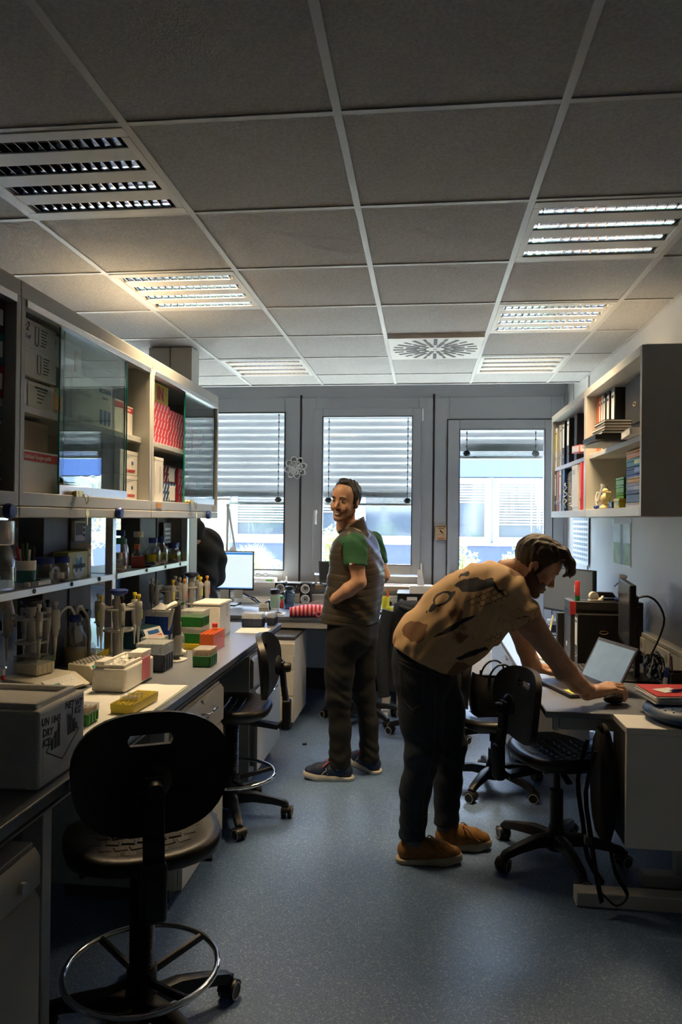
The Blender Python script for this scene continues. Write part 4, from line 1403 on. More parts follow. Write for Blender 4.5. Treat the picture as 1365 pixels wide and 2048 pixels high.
def teal_block():
    t = thing('heating_block', 'cream heating block with teal control panel beside the ice box', 'lab device', (-1.385, 3.0, BZ), -.1)
    MB().prism([(-.08, 0), (.06, 0), (.065, .02), (.02, .075), (-.08, .08)], -.10, .10, 0, Matrix(((1, 0, 0, 0), (0, 0, 1, 0), (0, 1, 0, 0), (0, 0, 0, 1)))).build('body', 'cream', t, bevel=.005)
    mat('panel_teal', (0.05, 0.42, 0.36), 0.4)
    R = rotm(0, math.radians(51), 0)
    MB().obox((.045, 0, .050), (.06, .17, .002), R).build('control_panel', 'panel_teal', t)
    MB().obox((.04, -.03, .058), (.02, .05, .003), R).build('display', 'dark_grey', t)
    for k in range(3):
        MB().obox((.052, -.04 + .03 * k, .044), (.012, .012, .003), R).build('key', 'white', t)
    g = MB()
    for i in range(4):
        for j in range(8):
            g.cyl((-.065 + .02 * i, -.085 + .024 * j, .08), (-.065 + .02 * i, -.085 + .024 * j, .0812), .007, n=6)
    stuff(g.build('wells', 'gasket', t))
teal_block()
bk = thing('beaker', 'clear plastic beaker at the left edge behind the foam box', 'beaker', (-1.60, 2.56, BZ))
MB().lathe([(.045, 0), (.05, .004), (.055, .12), (.058, .125), (.053, .123), (.047, .006), (0, .005)], 24).build('beaker', 'clear', bk, smooth=40)
MB().box(.045, .058, -.006, .006, .085, .10).build('clip', 'red', bk)
wb = bottle('media bottle with blue cap, tubing and beige liquid under the near shelf', (-1.608, 3.245, BZ), .052, .235, 'blue_cap', 'liq_beige', .62, None, None, .42)
wb.rotation_euler = (0, 0, 0)
hs = MB()
hs.tube([(0.0, .008, .23), (.0, .02, .27), (.0, .05, .265), (.02, .075, .22), (.03, .085, .14), (.03, .08, .06), (.03, .085, .01)], .007, 7)
hs.tube([(0.0, -.008, .23), (-.01, -.03, .272), (-.02, -.07, .27), (-.03, -.10, .24), (-.03, -.105, .18)], .007, 7)
hs.tube([(0, .0, .235), (0, 0, .12)], .005, 6)
hs.build('tubing', 'lt_plastic', wb, smooth=60)
ft = thing('centrifuge_tube', 'upturned conical tube with red cap beside the media bottle', 'tube', (-1.535, 3.27, BZ))
MB().lathe([(.0175, 0), (.0175, .014), (.0, .014)], 16).build('cap', 'red', ft, smooth=40)
MB().lathe([(.0145, .012), (.0145, .085), (.003, .105), (0, .105)], 16).build('tube', 'milky', ft, smooth=40)
MB().sheet([[(.015 * math.cos(a), .015 * math.sin(a), z) for a in [i * .25 for i in range(-4, 5)]] for z in (.035, .07)]).build('label', 'paper', ft)
tube_rack('low yellow tube rack behind the middle pipette stand', (-1.615, 3.44, BZ), 4, 8, .021, .03, 'yellow')
lp = thing('label_printer', 'dark teal label printer with slanted printed panel', 'printer', (-1.47, 3.76, BZ), -.2)
mat('dark_teal', (0.01, 0.05, 0.07), 0.4)
MB().prism([(-.09, 0), (.07, 0), (.075, .02), (.03, .105), (-.08, .11)], -.09, .09, 0, Matrix(((1, 0, 0, 0), (0, 0, 1, 0), (0, 1, 0, 0), (0, 0, 0, 1)))).build('body', 'dark_teal', lp, bevel=.006)
Rq = rotm(0, math.radians(62), 0)
MB().obox((.0545, 0, .066), (.085, .16, .002), Rq).build('panel', 'lt_plastic', lp)
MB().obox((.060, 0, .058), (.02, .13, .003), Rq).build('stripe', 'red', lp)
MB().obox((.047, 0, .084), (.02, .10, .003), Rq).build('display', 'ink_blue', lp)
ct = thing('power_adapter', 'small black cable coil behind the label printer', 'cable', (-1.35, 3.93, BZ))
MB().tube([(.04 * math.cos(a) * (1 - .02 * a), .03 * math.sin(a), .008 + .004 * a) for a in [k * .5 for k in range(26)]], .004, 6).build('cable', 'black_plastic', ct, smooth=60)
wp = thing('pump_head', 'small white cylinder lying on the bench', 'lab part', (-1.20, 3.55, BZ))
MB().lathe([(.0, 0), (.018, 0), (.018, .03), (.012, .034), (.012, .05), (0, .05)], 16, (-.025, 0, .018), R=rotm(0, PI / 2)).build('cylinder', 'lt_plastic', wp, smooth=40)

# pipettes and their carousels
def pipette_parts(t, btn, band, long=1.0):
    MB().lathe([(.0, -.085), (.0025, -.085), (.004, -.05), (.0075, -.02), (.0085, .0), (.0085, .02)], 10).build('tip_cone', 'lt_plastic', t, smooth=50)
    MB().lathe([(.009, .015), (.0125, .03), (.0135, .06), (.015, .10), (.0155, .125), (.012, .132), (0, .133)], 12, sx=1.15).build('handle', 'grey_plastic', t, smooth=50)
    MB().prism([(.012, .118), (.045, .112), (.047, .106), (.03, .104), (.014, .10)], -.007, .007, 0, Matrix(((1, 0, 0, 0), (0, 0, 1, 0), (0, 1, 0, 0), (0, 0, 0, 1)))).build('finger_hook', 'grey_plastic', t, bevel=.002)
    MB().lathe([(.006, .13), (.006, .15), (.010, .151), (.010, .163), (.008, .166), (0, .166)], 12).build('button', btn, t, smooth=40)
    MB().box(-.0185, -.0155, -.004, .004, .05, .095).build('volume_window', band, t)
    MB().box(-.0185, -.0155, -.006, .006, .025, .032).build('colour_mark', 'ink_blue', t)
def carousel(label, loc, rz, pips, plabel, top='navy', h=.335):
    t = thing('pipette_stand', label, 'pipette stand', loc, rz)
    MB().lathe([(.075, 0), (.078, .006), (.07, .014), (.03, .02), (.024, .03), (.022, .24), (.02, h - .03)], 20).build('pole', 'grey_plastic', t, smooth=40)
    MB().lathe([(.018, h - .032), (.042, h - .016), (.044, h - .004), (.038, h), (0, h - .002)], 20).build('top_dish', top, t, smooth=40)
    for z, r in ((.255, .07), (.155, .066)):
        MB().tube([(r * math.cos(a), r * math.sin(a), z) for a in [k * PI / 10 for k in range(20)]], .006, 6, closed=True).build('ring', 'grey_plastic', t, smooth=60)
        for k in range(6):
            a = k * PI / 3
            MB().bar((.02 * math.cos(a), .02 * math.sin(a), z), (r * math.cos(a), r * math.sin(a), z), .014, .006).build('arm', 'grey_plastic', t)
    for k, (slot, btn, band) in enumerate(pips):
        a = slot * PI / 3 + rz
        x, y = loc[0] + .098 * math.cos(a), loc[1] + .098 * math.sin(a)
        p = thing('pipette', plabel.replace(' on the ', ' on the ' + ('aisle side', 'window and aisle side', 'window and rack side', 'rack side', 'near rack side', 'near aisle side')[slot] + ' of the ') % {'yellow': 'yellow', 'grey_plastic': 'grey', 'black_plastic': 'black', 'navy': 'blue', 'amber': 'orange', 'white': 'white'}[btn], 'pipette', (x, y, loc[2] + .159), a + PI, 'pipettes hanging on the ' + label.split(' pipette')[0] + ' stand')
        pipette_parts(p, btn, band)
    return t
carousel('dim grey pipette stand behind the shaker at the left', (-1.668, 2.965, BZ), .3, ((0, 'grey_plastic', 'white'), (1, 'black_plastic', 'white'), (2, 'navy', 'white'), (3, 'grey_plastic', 'white'), (5, 'white', 'white')), 'grey pipette with %s button on the dim left stand')
carousel('middle grey pipette stand with blue dish behind the ice box', (-1.444, 3.345, BZ), .05, ((0, 'yellow', 'lemon'), (1, 'yellow', 'lemon'), (2, 'grey_plastic', 'white'), (3, 'white', 'white'), (4, 'yellow', 'lemon'), (5, 'black_plastic', 'white')), 'grey pipette with %s button on the middle stand', 'blue', .347)
carousel('far grey pipette stand with blue dish behind the foam cube', (-1.45, 4.46, BZ), .4, ((0, 'amber', 'orange'), (1, 'yellow', 'lemon'), (2, 'black_plastic', 'white'), (3, 'white', 'white'), (4, 'navy', 'orange'), (5, 'yellow', 'lemon')), 'pale pipette with %s button on the far stand', 'navy', .345)
carousel('smaller pale pipette stand left of the far stand', (-1.52, 4.24, BZ), .1, ((0, 'amber', 'orange'), (1, 'grey_plastic', 'white'), (3, 'white', 'white'), (4, 'grey_plastic', 'white'), (5, 'yellow', 'lemon')), 'pale pipette with %s button on the smaller stand', 'grey_plastic', .28)
def pipet_boy():
    t = thing('pipette_controller', 'grey and white gun-shaped pipette controller in its stand', 'pipette', (-1.185, 3.43, BZ), -.3)
    MB().prism([(-.035, -.05), (.035, -.05), (.045, .0), (.03, .05), (-.03, .05)], 0, .008).build('base', 'lt_plastic', t, bevel=.003)
    MB().lathe([(.014, .006), (.016, .04), (.02, .1), (.02, .13), (.016, .2), (.018, .26), (.014, .285), (.008, .29), (.008, .30), (0, .302)], 14, sy=1.25).build('grip', 'dark_grey', t, smooth=45)
    MB().lathe([(.024, .03), (.026, .1), (.024, .125)], 14).build('nose_cone', 'grey_plastic', t, smooth=45)
    MB().tube([(0, -.015, .275), (-.0, -.05, .27), (0, -.075, .262), (0, -.082, .25)], .012, 8, rr=[.016, .013, .009, .005]).build('hook', 'lt_plastic', t, smooth=50)
    MB().tube([(0, -.03, .255), (0, -.048, .22), (0, -.056, .18), (0, -.066, .155)], .008, 8, rr=[.009, .010, .008, .004]).build('trigger', 'lt_plastic', t, smooth=50)
    MB().box(-.008, .008, .01, .045, .268, .278).build('green_mark', 'green', t)
pipet_boy()
bottle('white squeeze bottle behind the pipette controller', (-1.245, 3.615, BZ), .036, .16, 'lt_plastic', None, .5, None, None, .4, name='squeeze_bottle', glassm='milky')

# ================================================================== right side: open cabinets, binders
RXF = .975
RY = (3.45, 4.635, 5.825)
RZ0, RZ1 = 1.572, 2.353
def open_cabinet(y0, y1, label):
    t = thing('open_cabinet', label, 'cabinet', (RXF, (y0 + y1) / 2, RZ0), 0, 'open grey wall cabinets on the right')
    h = (y1 - y0) / 2 - .001
    H = RZ1 - RZ0
    D = RX - RXF - .001
    MB().box(0, D, -h, -h + .028, 0, H).build('side_panel', 'cab_grey', t, bevel=.002, seg=1)
    MB().box(0, D, h - .028, h, 0, H).build('side_panel', 'cab_grey', t, bevel=.002, seg=1)
    MB().box(0, D, -h + .028, h - .028, H - .045, H).build('top_panel', 'cab_grey', t, bevel=.002, seg=1)
    MB().box(.02, D - .01, -h + .01, h - .01, H, H + .004).build('bounce_sheet', 'white', t)  # unseen white reflector added above the cabinet to brighten the ceiling
    MB().box(0, D, -h + .028, h - .028, 0, .045).build('bottom_panel', 'cab_grey', t, bevel=.002, seg=1)
    MB().box(D - .01, D, -h + .028, h - .028, .045, H - .045).build('back_panel', 'cab_inner', t)
    MB().box(.02, D - .01, -h + .028, h - .028, .352, .380).build('shelf', 'cab_grey', t, bevel=.002, seg=1)
    for s in (-1, 1):
        for zz in (.15, .55):
            MB().cyl((.10, s * (h - .028), zz), (.10, s * (h - .033), zz), .017, n=14).build('hole_cap', 'lt_plastic', t, smooth=40)
    return t
open_cabinet(RY[0], RY[1], 'near open grey wall cabinet on the right with coloured tip boxes')
oc = open_cabinet(RY[1], RY[2], 'far open grey wall cabinet on the right filled with binders')
for zz in (.06, .74):
    pass
RS1, RS2 = RZ0 + .3805, RZ0 + .0455

def binder(label, y, w, z, h, m, spine='paper', depth=.235, x0=None, group=None, rot=None):
    """upright lever-arch file, spine towards -x"""
    x0 = RXF + .015 if x0 is None else x0
    t = thing('binder', label, 'binder', (x0, y, z), 0, group)
    a = w / 2
    MB().box(.0, .006, -a, a, 0, h).build('spine', m, t, bevel=.002, seg=1)
    MB().box(.004, depth, -a, -a + .003, 0, h).build('cover', m, t)
    MB().box(.004, depth, a - .003, a, 0, h).build('cover', m, t)
    MB().box(.012, depth - .01, -a + .004, a - .004, .008, h - .012).build('paper_block', 'paper', t)
    if spine:
        MB().box(-.0012, .0, -a * .78, a * .78, h * .40, h * .93).build('spine_label', spine, t)
        MB().box(-.0018, -.0008, -a * .5, a * .5, h * .84, h * .88).build('print', 'ink', t)
    MB().tube([(-.001, .012 * math.cos(q), h * .22 + .012 * math.sin(q)) for q in [k * PI / 6 for k in range(12)]], .002, 5, closed=True).build('finger_ring', 'chrome', t, smooth=60)
    return t
BU = 'binders in the right wall cabinets'
# far unit, upper shelf
x0 = RXF + .03
ys = 5.74
binder('white file with yellow and red stickers at the far upper shelf end', 5.74, .055, RS1, .30, 'white', 'lemon', x0=RXF + .02, group=BU)
binder('thin brown file beside the stickered white file', 5.66, .045, RS1, .315, 'carton', None, x0=RXF + .03, group=BU)
binder('thin grey file on the far upper shelf', 5.60, .035, RS1, .31, 'lt_plastic', 'paper', x0=RXF + .03, group=BU)
binder('black lever-arch file with white spine on the far upper shelf', 5.50, .075, RS1, .32, 'black_plastic', 'paper', x0=RXF + .03, group=BU)
binder('wide black lever-arch file with white spine on the far upper shelf', 5.33, .085, RS1, .32, 'black_plastic', 'paper', x0=RXF + .03, group=BU)
binder('black lever-arch file without label on the far upper shelf', 5.12, .085, RS1, .32, 'black_plastic', None, x0=RXF + .04, group=BU)
pf = thing('binder', 'pink file lying tilted in front of the black file', 'binder', (RXF + .01, 4.86, RS1 + .022), 0, BU)
MB().obox((.10, 0, .035), (.24, .25, .05), rotm(.06, 0, 0)).build('cover', 'pink', pf, bevel=.004)
MB().obox((-.022, 0, .035), (.002, .20, .036), rotm(.06, 0, 0)).build('spine_label', 'white', pf)
MB().obox((.10, 0, .035), (.23, .256, .036), rotm(.06, 0, 0)).build('paper_block', 'paper', pf)
# far unit, lower shelf
def lowrow(lst):
    for lab, y, w, h, m, sp, nm in lst:
        o = binder(lab, y, w, RS2, h, m, sp, x0=RXF + .02, group=BU)
lowrow((('black file at the window end of the far lower shelf', 5.76, .05, .30, 'black_plastic', 'paper', 0),
        ('brown ring file on the far lower shelf', 5.69, .045, .298, 'carton', None, 0),
        ('thin red file on the far lower shelf', 5.63, .025, .30, 'red', None, 0),
        ('grey lever-arch file with white spine on the far lower shelf', 5.56, .07, .302, 'grey_plastic', 'paper', 0),
        ('petrol blue file on the far lower shelf', 5.43, .07, .30, 'navy_box', None, 0)))
for k, (lab, y, w, h, m) in enumerate((('brown spiral notebook next to the petrol file', 5.33, .02, .27, 'carton'), ('grey spiral notebook on the far lower shelf', 5.28, .02, .28, 'grey_plastic'), ('dark spiral notebook on the far lower shelf', 5.23, .022, .28, 'dark_grey'))):
    t = thing('spiral_notebook', lab, 'notebook', (RXF + .03, y, RS2), 0, 'spiral notebooks')
    MB().box(.008, .21, -w / 2, w / 2, 0, h).build('pages', m, t, bevel=.002, seg=1)
    MB().tube([(.006 + .007 * math.cos(q), .007 * math.sin(q), .01 + q / (2 * PI) * (h - .02) / 17) for q in [i * PI / 3 for i in range(103)]], .0016, 4).build('coil', 'steel', t)
binder('thin green file on the far lower shelf', 5.15, .03, RS2, .303, 'green', None, x0=RXF + .03, group=BU)
sf = thing('magazine_file', 'pale grey magazine file full of loose papers on the far lower shelf', 'magazine file', (RXF + .01, 4.97, RS2))
MB().prism([(0, 0), (.25, 0), (.25, .30), (.0, .25)], -.10, .10, 0, Matrix(((1, 0, 0, 0), (0, 0, 1, 0), (0, 1, 0, 0), (0, 0, 0, 1)))).build('case', 'lt_plastic', sf, bevel=.002, seg=1)
MB().box(-.004, .23, -.09, .09, .02, .295).build('papers', 'pink_paper' if 'pink_paper' in MATS else 'paper', sf)
text('7021', .05, 'grey_plastic', sf, (-.0048, .02, .25), FACE_NX)
binder('bright red file near the divider on the far lower shelf', 4.78, .035, RS2, .30, 'red', None, x0=RXF + .005, group=BU)
cl = thing('wire_clips', 'bundle of white cable and clips hanging before the notebooks', 'cable', (RXF + .015, 5.27, RS2))
MB().tube([(-.012 + .006 * math.sin(3 * q), .03 * math.sin(2.3 * q), .02 + .02 * q) for q in [i * .25 for i in range(36)]], .004, 5).build('cable', 'lt_plastic', cl, smooth=60)

# near unit, upper shelf: binders behind, trays and magazines in front
x1 = RXF + .06
for k, (lab, y, w, m, sp) in enumerate((('orange file at the divider on the near upper shelf', 4.57, .045, 'orange', None), ('second orange file on the near upper shelf', 4.515, .04, 'orange', 'paper'), ('slim grey file on the near upper shelf', 4.46, .04, 'grey_plastic', 'paper'), ('slim black file on the near upper shelf', 4.405, .045, 'black_plastic', 'paper'), ('black file with white spine, third from the open end', 4.32, .06, 'black_plastic', 'paper'), ('black lever-arch file with white spine on the near upper shelf', 4.21, .075, 'black_plastic', 'paper'))):
    binder(lab, y, w, RS1, .335, m, sp, depth=.21, x0=x1, group=BU)
bf = thing('binder', 'black lever-arch file with finger ring, side on to the room', 'binder', (RXF + .10, 3.93, RS1), 0, BU)
MB().box(0, .15, -.16, .16, .1, .335).build('cover', 'black_plastic', bf, bevel=.003)
MB().box(-.004, .0, -.17, .16, .1, .335).build('paper_block', 'black_matte', bf)
MB().tube([(-.006, -.02 + .022 * math.cos(q), .20 + .009 * math.sin(q)) for q in [i * PI / 8 for i in range(16)]], .0035, 6, closed=True).build('finger_ring', 'brass', bf, smooth=60)
MB().box(0, .15, -.16, .16, 0, .1).build('foot', 'black_plastic', bf)
st = 0.0
MG = 'flat trays and magazines on the near upper shelf'
yb = RXF - .03
def flat(label, y, x, w, d, z, h, m, name='magazine', rz=0.0):
    t = thing(name, label, 'magazine', (x, y, z), rz, MG)
    MB().box(-d / 2, d / 2, -w / 2, w / 2, 0, h).build('pages', 'paper', t, bevel=.001, seg=1)
    MB().box(-d / 2 - .001, d / 2 + .001, -w / 2 - .001, w / 2 + .001, h - .0015, h + .0008).build('cover', m, t)
    MB().box(-d / 2 - .001, d / 2 + .001, -w / 2 - .001, w / 2 + .001, -.0008, .0015).build('cover', m, t)
flat('cream envelope sticking out lowest in the tray pile', 4.05, RXF - .03, .32, .12, RS1 + .001, .008, 'cream', rz=.12)
tr = thing('letter_tray', 'black letter tray with curled rim on the near upper shelf', 'tray', (RXF - .028, 4.0, RS1 + .012), .0, MG)
MB().tray(-.085, .07, -.15, .15, 0, .028, .004).build('tray', 'black_plastic', tr, bevel=.003)
for k in range(5):
    flat('%s magazine in the pile on the black tray' % ('lowest dark', 'second black', 'third brown', 'fourth black', 'topmost dark')[k], 3.98 - .015 * k, RXF - .012 + .004 * (k % 2), .27 - .01 * k, .13, RS1 + .042 + .0135 * k, .012, ('black_matte', 'black_matte', 'carton', 'black_matte', 'black_matte')[k], rz=.03 * (k % 3 - 1))
flat('white booklet leaning out at the front of the pile', 3.64, RXF + .045, .24, .13, RS1 + .002, .03, 'paper', rz=-.1)

# near unit, lower shelf: small boxes, bird figure, tiny microscope
def box_with_lid(label, x, y, z, sx, sy, h, m, group, tagm=None, cat='tip box', name='tip_box'):
    t = thing(name, label, cat, (x, y, z), 0, group)
    a, b = sx / 2, sy / 2
    MB().box(-a, a, -b, b, 0, h * .68).build('base', m, t, bevel=.002, seg=1)
    MB().box(-a - .001, a + .001, -b - .001, b + .001, h * .70, h).build('lid', m, t, bevel=.002, seg=1)
    if tagm:
        MB().box(-a - .0022, -a - .001, -b * .9, -b * .2, h * .25, h * .75).build('tag', tagm, t)
TG = 'coloured flat sample boxes stacked in the near right cabinet'
hb = .042
for k, (m, nm) in enumerate((('lime', 'lime'), ('lime', 'green'), ('lime', 'green'), ('lime', 'lime'))):
    box_with_lid('%s flat sample box, %s in the lime stack' % (nm, ('lowest', 'second', 'third', 'top')[k]), RXF + .15, 4.17, RS2 + (hb + .001) * k, .12, .16, hb, m, TG, 'lemon' if k == 0 else None)
for k, (m, nm, tg) in enumerate((('navy_box', 'blue', 'milky_blue'), ('navy_box', 'blue', 'milky_blue'), ('blue', 'blue', 'milky_blue'), ('blue', 'blue', 'milky_blue'), ('navy_box', 'blue', 'milky_blue'), ('green', 'green', 'lemon'), ('amber', 'orange', None))):
    box_with_lid('%s flat sample box, %s in the tall mixed stack' % (nm, ('lowest', 'second', 'third', 'fourth', 'fifth', 'sixth', 'topmost')[k]), RXF + .155, 3.93, RS2 + (hb + .001) * k, .12, .26, hb, m, TG, tg)
box_with_lid('amber flat sample box in front of the stacks', RXF + .05, 3.99, RS2, .045, .11, .05, 'yellow', TG, 'lime')
box_with_lid('small navy box beside the bird figure', RXF + .045, 4.10, RS2, .045, .08, .035, 'blue', TG, 'milky_blue')
for k, (nm, m, h) in enumerate((('flat grey tray at the bottom of the clear pile', 'grey_plastic', .02), ('black box with clear front in the clear pile', 'black_plastic', .06), ('clear lidded box on the black one', 'milky', .035), ('small brown box on top of the clear pile', 'carton', .025))):
    box_with_lid(nm, RXF + .065, 3.655, RS2 + (0, .021, .082, .118)[k], .09, .26 - .02 * k, h, m, 'boxes piled at the open end of the near cabinet', name='sample_box', cat='box')
def bird():
    t = thing('bird_figure', 'small cream bird figurine on the front edge of the lower shelf', 'figurine', (RXF + .035, 4.25, RS2))
    mat('bird', (0.75, 0.62, 0.30), 0.5, vary=0.05, vscale=30)
    MB().lathe([(.034, 0), (.036, .006), (.032, .012), (.024, .018), (.02, .026)], 18).build('pedestal', 'bird', t, smooth=45)
    b = MB().sphere((0, 0, .055), (.028, .036, .034), 16, 10)
    b.sphere((0, .012, .098), (.017, .019, .018), 14, 9)
    b.sphere((0, .01, .078), (.018, .02, .014), 12, 8)
    b.add([(-.008, -.02, .055), (.008, -.02, .055), (.014, -.058, .096), (-.014, -.058, .096), (-.008, -.032, .045), (.008, -.032, .045), (.014, -.066, .090), (-.014, -.066, .090)], [(0, 1, 2, 3), (7, 6, 5, 4), (0, 3, 7, 4), (1, 5, 6, 2), (3, 2, 6, 7)])
    b.build('body', 'bird', t, smooth=60)
    MB().cyl((0, .028, .098), (0, .04, .096), .004, .0005, n=6).build('beak', 'amber', t)
bird()
def toy_scope(label, loc, rz, s=1.0):
    t = thing('toy_microscope', label, 'figurine', loc, rz)
    t.scale = (s, s, s)
    MB().lathe([(.0, -.05), (.012, -.05), (.014, .03), (.022, .05), (.022, .055), (0, .055)], 14, (0, .0, .09), R=rotm(.35, 0, 0)).build('tube', 'grey_plastic', t, smooth=40)
    MB().tube([(.0, .02, .02), (.012, .03, .06), (.008, .02, .10)], .007, 6).build('arm', 'white', t, smooth=60)
    for x, y in ((-.025, 0), (.025, .0), (0, .03)):
        MB().sphere((x, y, .012), (.014, .014, .012), 10, 6).build('foot', 'blue', t, smooth=60)
    MB().tube([(0, -.01, .11), (-.03, -.01, .10), (-.05, -.01, .085)], .005, 6).build('lever', 'blue', t, smooth=60)
    MB().cyl((0, -.012, .03), (0, -.012, .045), .012, n=10).build('stage', 'red', t)
toy_scope('toy microscope figure beside the cream bird', (RXF + .05, 4.42, RS2), 1.2)

# ------------------------------------------------------------------ wall papers on the right wall
gp = tag(MB().box(-.003, 0, -.21, .21, 0, .28).build('nature_print', 'paper', loc=(RX - .001, 4.92, 1.26)), 'curled green landscape print taped to the right wall', 'poster')
mat('print_green', (0.22, 0.30, 0.14), 0.5, vary=0.5, vscale=14)
mat('print_sky', (0.55, 0.60, 0.62), 0.5, vary=0.2, vscale=10)
MB().box(-.0045, -.003, -.20, .20, .01, .15).build('picture', 'print_green', gp)
MB().box(-.0045, -.003, -.20, .20, .15, .27).build('picture', 'print_sky', gp)
MB().box(-.005, -.003, -.03, .03, .01, .27).build('picture', 'dark_grey', gp)
for y in (-.2, .2):
    MB().obox((-.006, y, .28), (.002, .04, .03), rotm(.6 if y > 0 else -.6)).build('tape', 'milky', gp)
ca = tag(MB().box(-.003, 0, -.30, .30, 0, .40).build('wall_calendar', 'paper', loc=(RX - .013, 6.14, 1.20)), 'pale wall planner sheet taped beside the window', 'calendar')
for i in range(8):
    for j in range(9):
        MB().box(-.004, -.003, -.27 + i * .07, -.22 + i * .07, .03 + j * .04, .052 + j * .04).build('cell', 'milky_blue', ca)

# ================================================================== right desk
DZ = .745
dk = thing('desk', 'grey office desk along the right wall under the laptop', 'desk', (.87, 4.33, 0))
MB().box(-.355, .345, -1.16, 1.20, DZ - .028, DZ).build('desk_top', 'desk_top', dk, bevel=.004)
MB().box(-.29, .33, -1.12, -1.07, DZ - .085, DZ - .028).build('cross_beam', 'white_paint', dk, bevel=.003, seg=1)
MB().box(-.29, .33, 1.07, 1.12, DZ - .085, DZ - .028).build('cross_beam', 'white_paint', dk, bevel=.003, seg=1)
MB().box(-.30, -.26, -1.0, 1.1, DZ - .075, DZ - .028).build('frame_rail', 'white_paint', dk, bevel=.003, seg=1)
MB().box(-.315, -.295, -1.12, -1.085, DZ - .09, DZ - .028).build('end_cap', 'lt_plastic', dk)
for y in (-1.06, 1.08):
    MB().box(.20, .27, y - .03, y + .03, .05, DZ - .06).build('leg', 'white_paint', dk, bevel=.004)
    MB().box(.06, .34, y - .035, y + .035, 0, .055).build('foot', 'white_paint', dk, bevel=.006)
pd = thing('pedestal', 'white drawer pedestal under the right desk beyond the handbag', 'cabinet', (.82, 5.06, 0))
MB().box(-.24, .22, -.32, .28, .03, .655).build('body', 'white', pd, bevel=.003, seg=1)
for k in range(3):
    d = MB().box(-.258, -.242, -.315, .275, .045 + .205 * k, .24 + .205 * k).build('drawer', 'white', pd, bevel=.002, seg=1)
    MB().box(-.27, -.258, -.06, .06, .20 + .205 * k, .215 + .205 * k).build('handle', 'alu', d)
for x in (-.2, .18):
    for y in (-.27, .22):
        MB().cyl((x, y, 0), (x, y, .03), .02, n=10).build('foot', 'black_plastic', pd)
lc = thing('low_cabinet', 'pale low cabinet before the glazed door behind the handbag', 'cabinet', (.36, 5.95, 0))
MB().box(-.16, .16, -.25, .25, .04, .70).build('body', 'white', lc, bevel=.003, seg=1)
for k in range(2):
    MB().box(-.155, .155, -.268, -.252, .05 + .32 * k, .36 + .32 * k).build('drawer', 'white', lc, bevel=.002, seg=1)
for x in (-.12, .12):
    MB().box(x - .03, x + .03, -.22, .22, 0, .04).build('foot', 'dark_grey', lc)
MB().box(-.165, .165, -.27, .255, .70, .725).build('top', 'white', lc, bevel=.003, seg=1)
# white end unit with the balance cushion on top
eu = thing('end_unit', 'white box-shaped end unit closing the desk towards the camera', 'cabinet', (1.02, 3.05, 0))
MB().box(-.235, .25, -.10, .10, .725, .75).build('top', 'white', eu, bevel=.002, seg=1)
MB().box(-.235, .25, -.10, -.08, .285, .725).build('front_panel', 'white', eu, bevel=.002, seg=1)
MB().box(-.235, -.215, -.08, .10, .285, .725).build('side_panel', 'dark_grey', eu, bevel=.002, seg=1)
MB().box(.10, .16, -.04, .04, .05, .73).build('leg', 'white_paint', eu, bevel=.004)
MB().box(-.40, .24, -.01, .06, 0, .06).build('foot', 'white_paint', eu, bevel=.005)
cu = thing('balance_cushion', 'round dark blue balance cushion on the white end unit', 'cushion', (1.075, 3.09, .751))
MB().lathe([(.0, 0), (.13, .0), (.175, .018), (.185, .035), (.175, .052), (.13, .062), (0, .064)], 36).build('cushion', 'navy_box', cu, smooth=60)
for r_ in (.10, .13, .155):
    m = MB()
    for k in range(int(r_ * 180)):
        a = 2 * PI * k / int(r_ * 180)
        m.sphere((r_ * math.cos(a), r_ * math.sin(a), .06 if r_ < .14 else .054), .006, 6, 4)
    stuff(m.build('nubs', 'navy_box', cu, smooth=60))
fo = thing('paper_stack', 'red folder on a stack of papers lying on the blue cushion', 'folder', (1.07, 3.18, .818), .12)
for k in range(6):
    MB().obox((.003 * ((k * 7) % 3 - 1), .004 * ((k * 5) % 3 - 1), .003 + .005 * k), (.31, .22, .0035), rotm(0, 0, .02 * ((k * 3) % 4 - 1.5))).build('sheet', 'paper', fo)
MB().box(-.152, .155, -.107, .107, .031, .034).build('folder_cover', 'red', fo)
n1 = tag(MB().obox((0, 0, .0008), (.09, .07, .0012), rotm(0, 0, .5)).build('note_paper', 'paper', loc=(1.0, 3.16, .853)), 'torn white note on the red folder', 'paper')
n2 = tag(MB().obox((0, 0, .0008), (.10, .06, .0012), rotm(0, 0, -.1)).build('note_paper', 'paper', loc=(1.14, 3.15, .853)), 'white slip with print on the red folder', 'paper')
pp = thing('pen', 'blue ballpoint pen lying on the red folder', 'pen', (1.01, 3.13, .860), .35)
MB().cyl((0, 0, 0), (.05, 0, 0), .005, n=8).build('grip', 'blue', pp, smooth=40)
MB().cyl((.05, 0, 0), (.13, 0, 0), .0048, n=8).build('barrel', 'clear_blue', pp, smooth=40)
MB().cyl((-.012, 0, 0), (0, 0, 0), .001, .004, n=8).build('point', 'steel', pp)

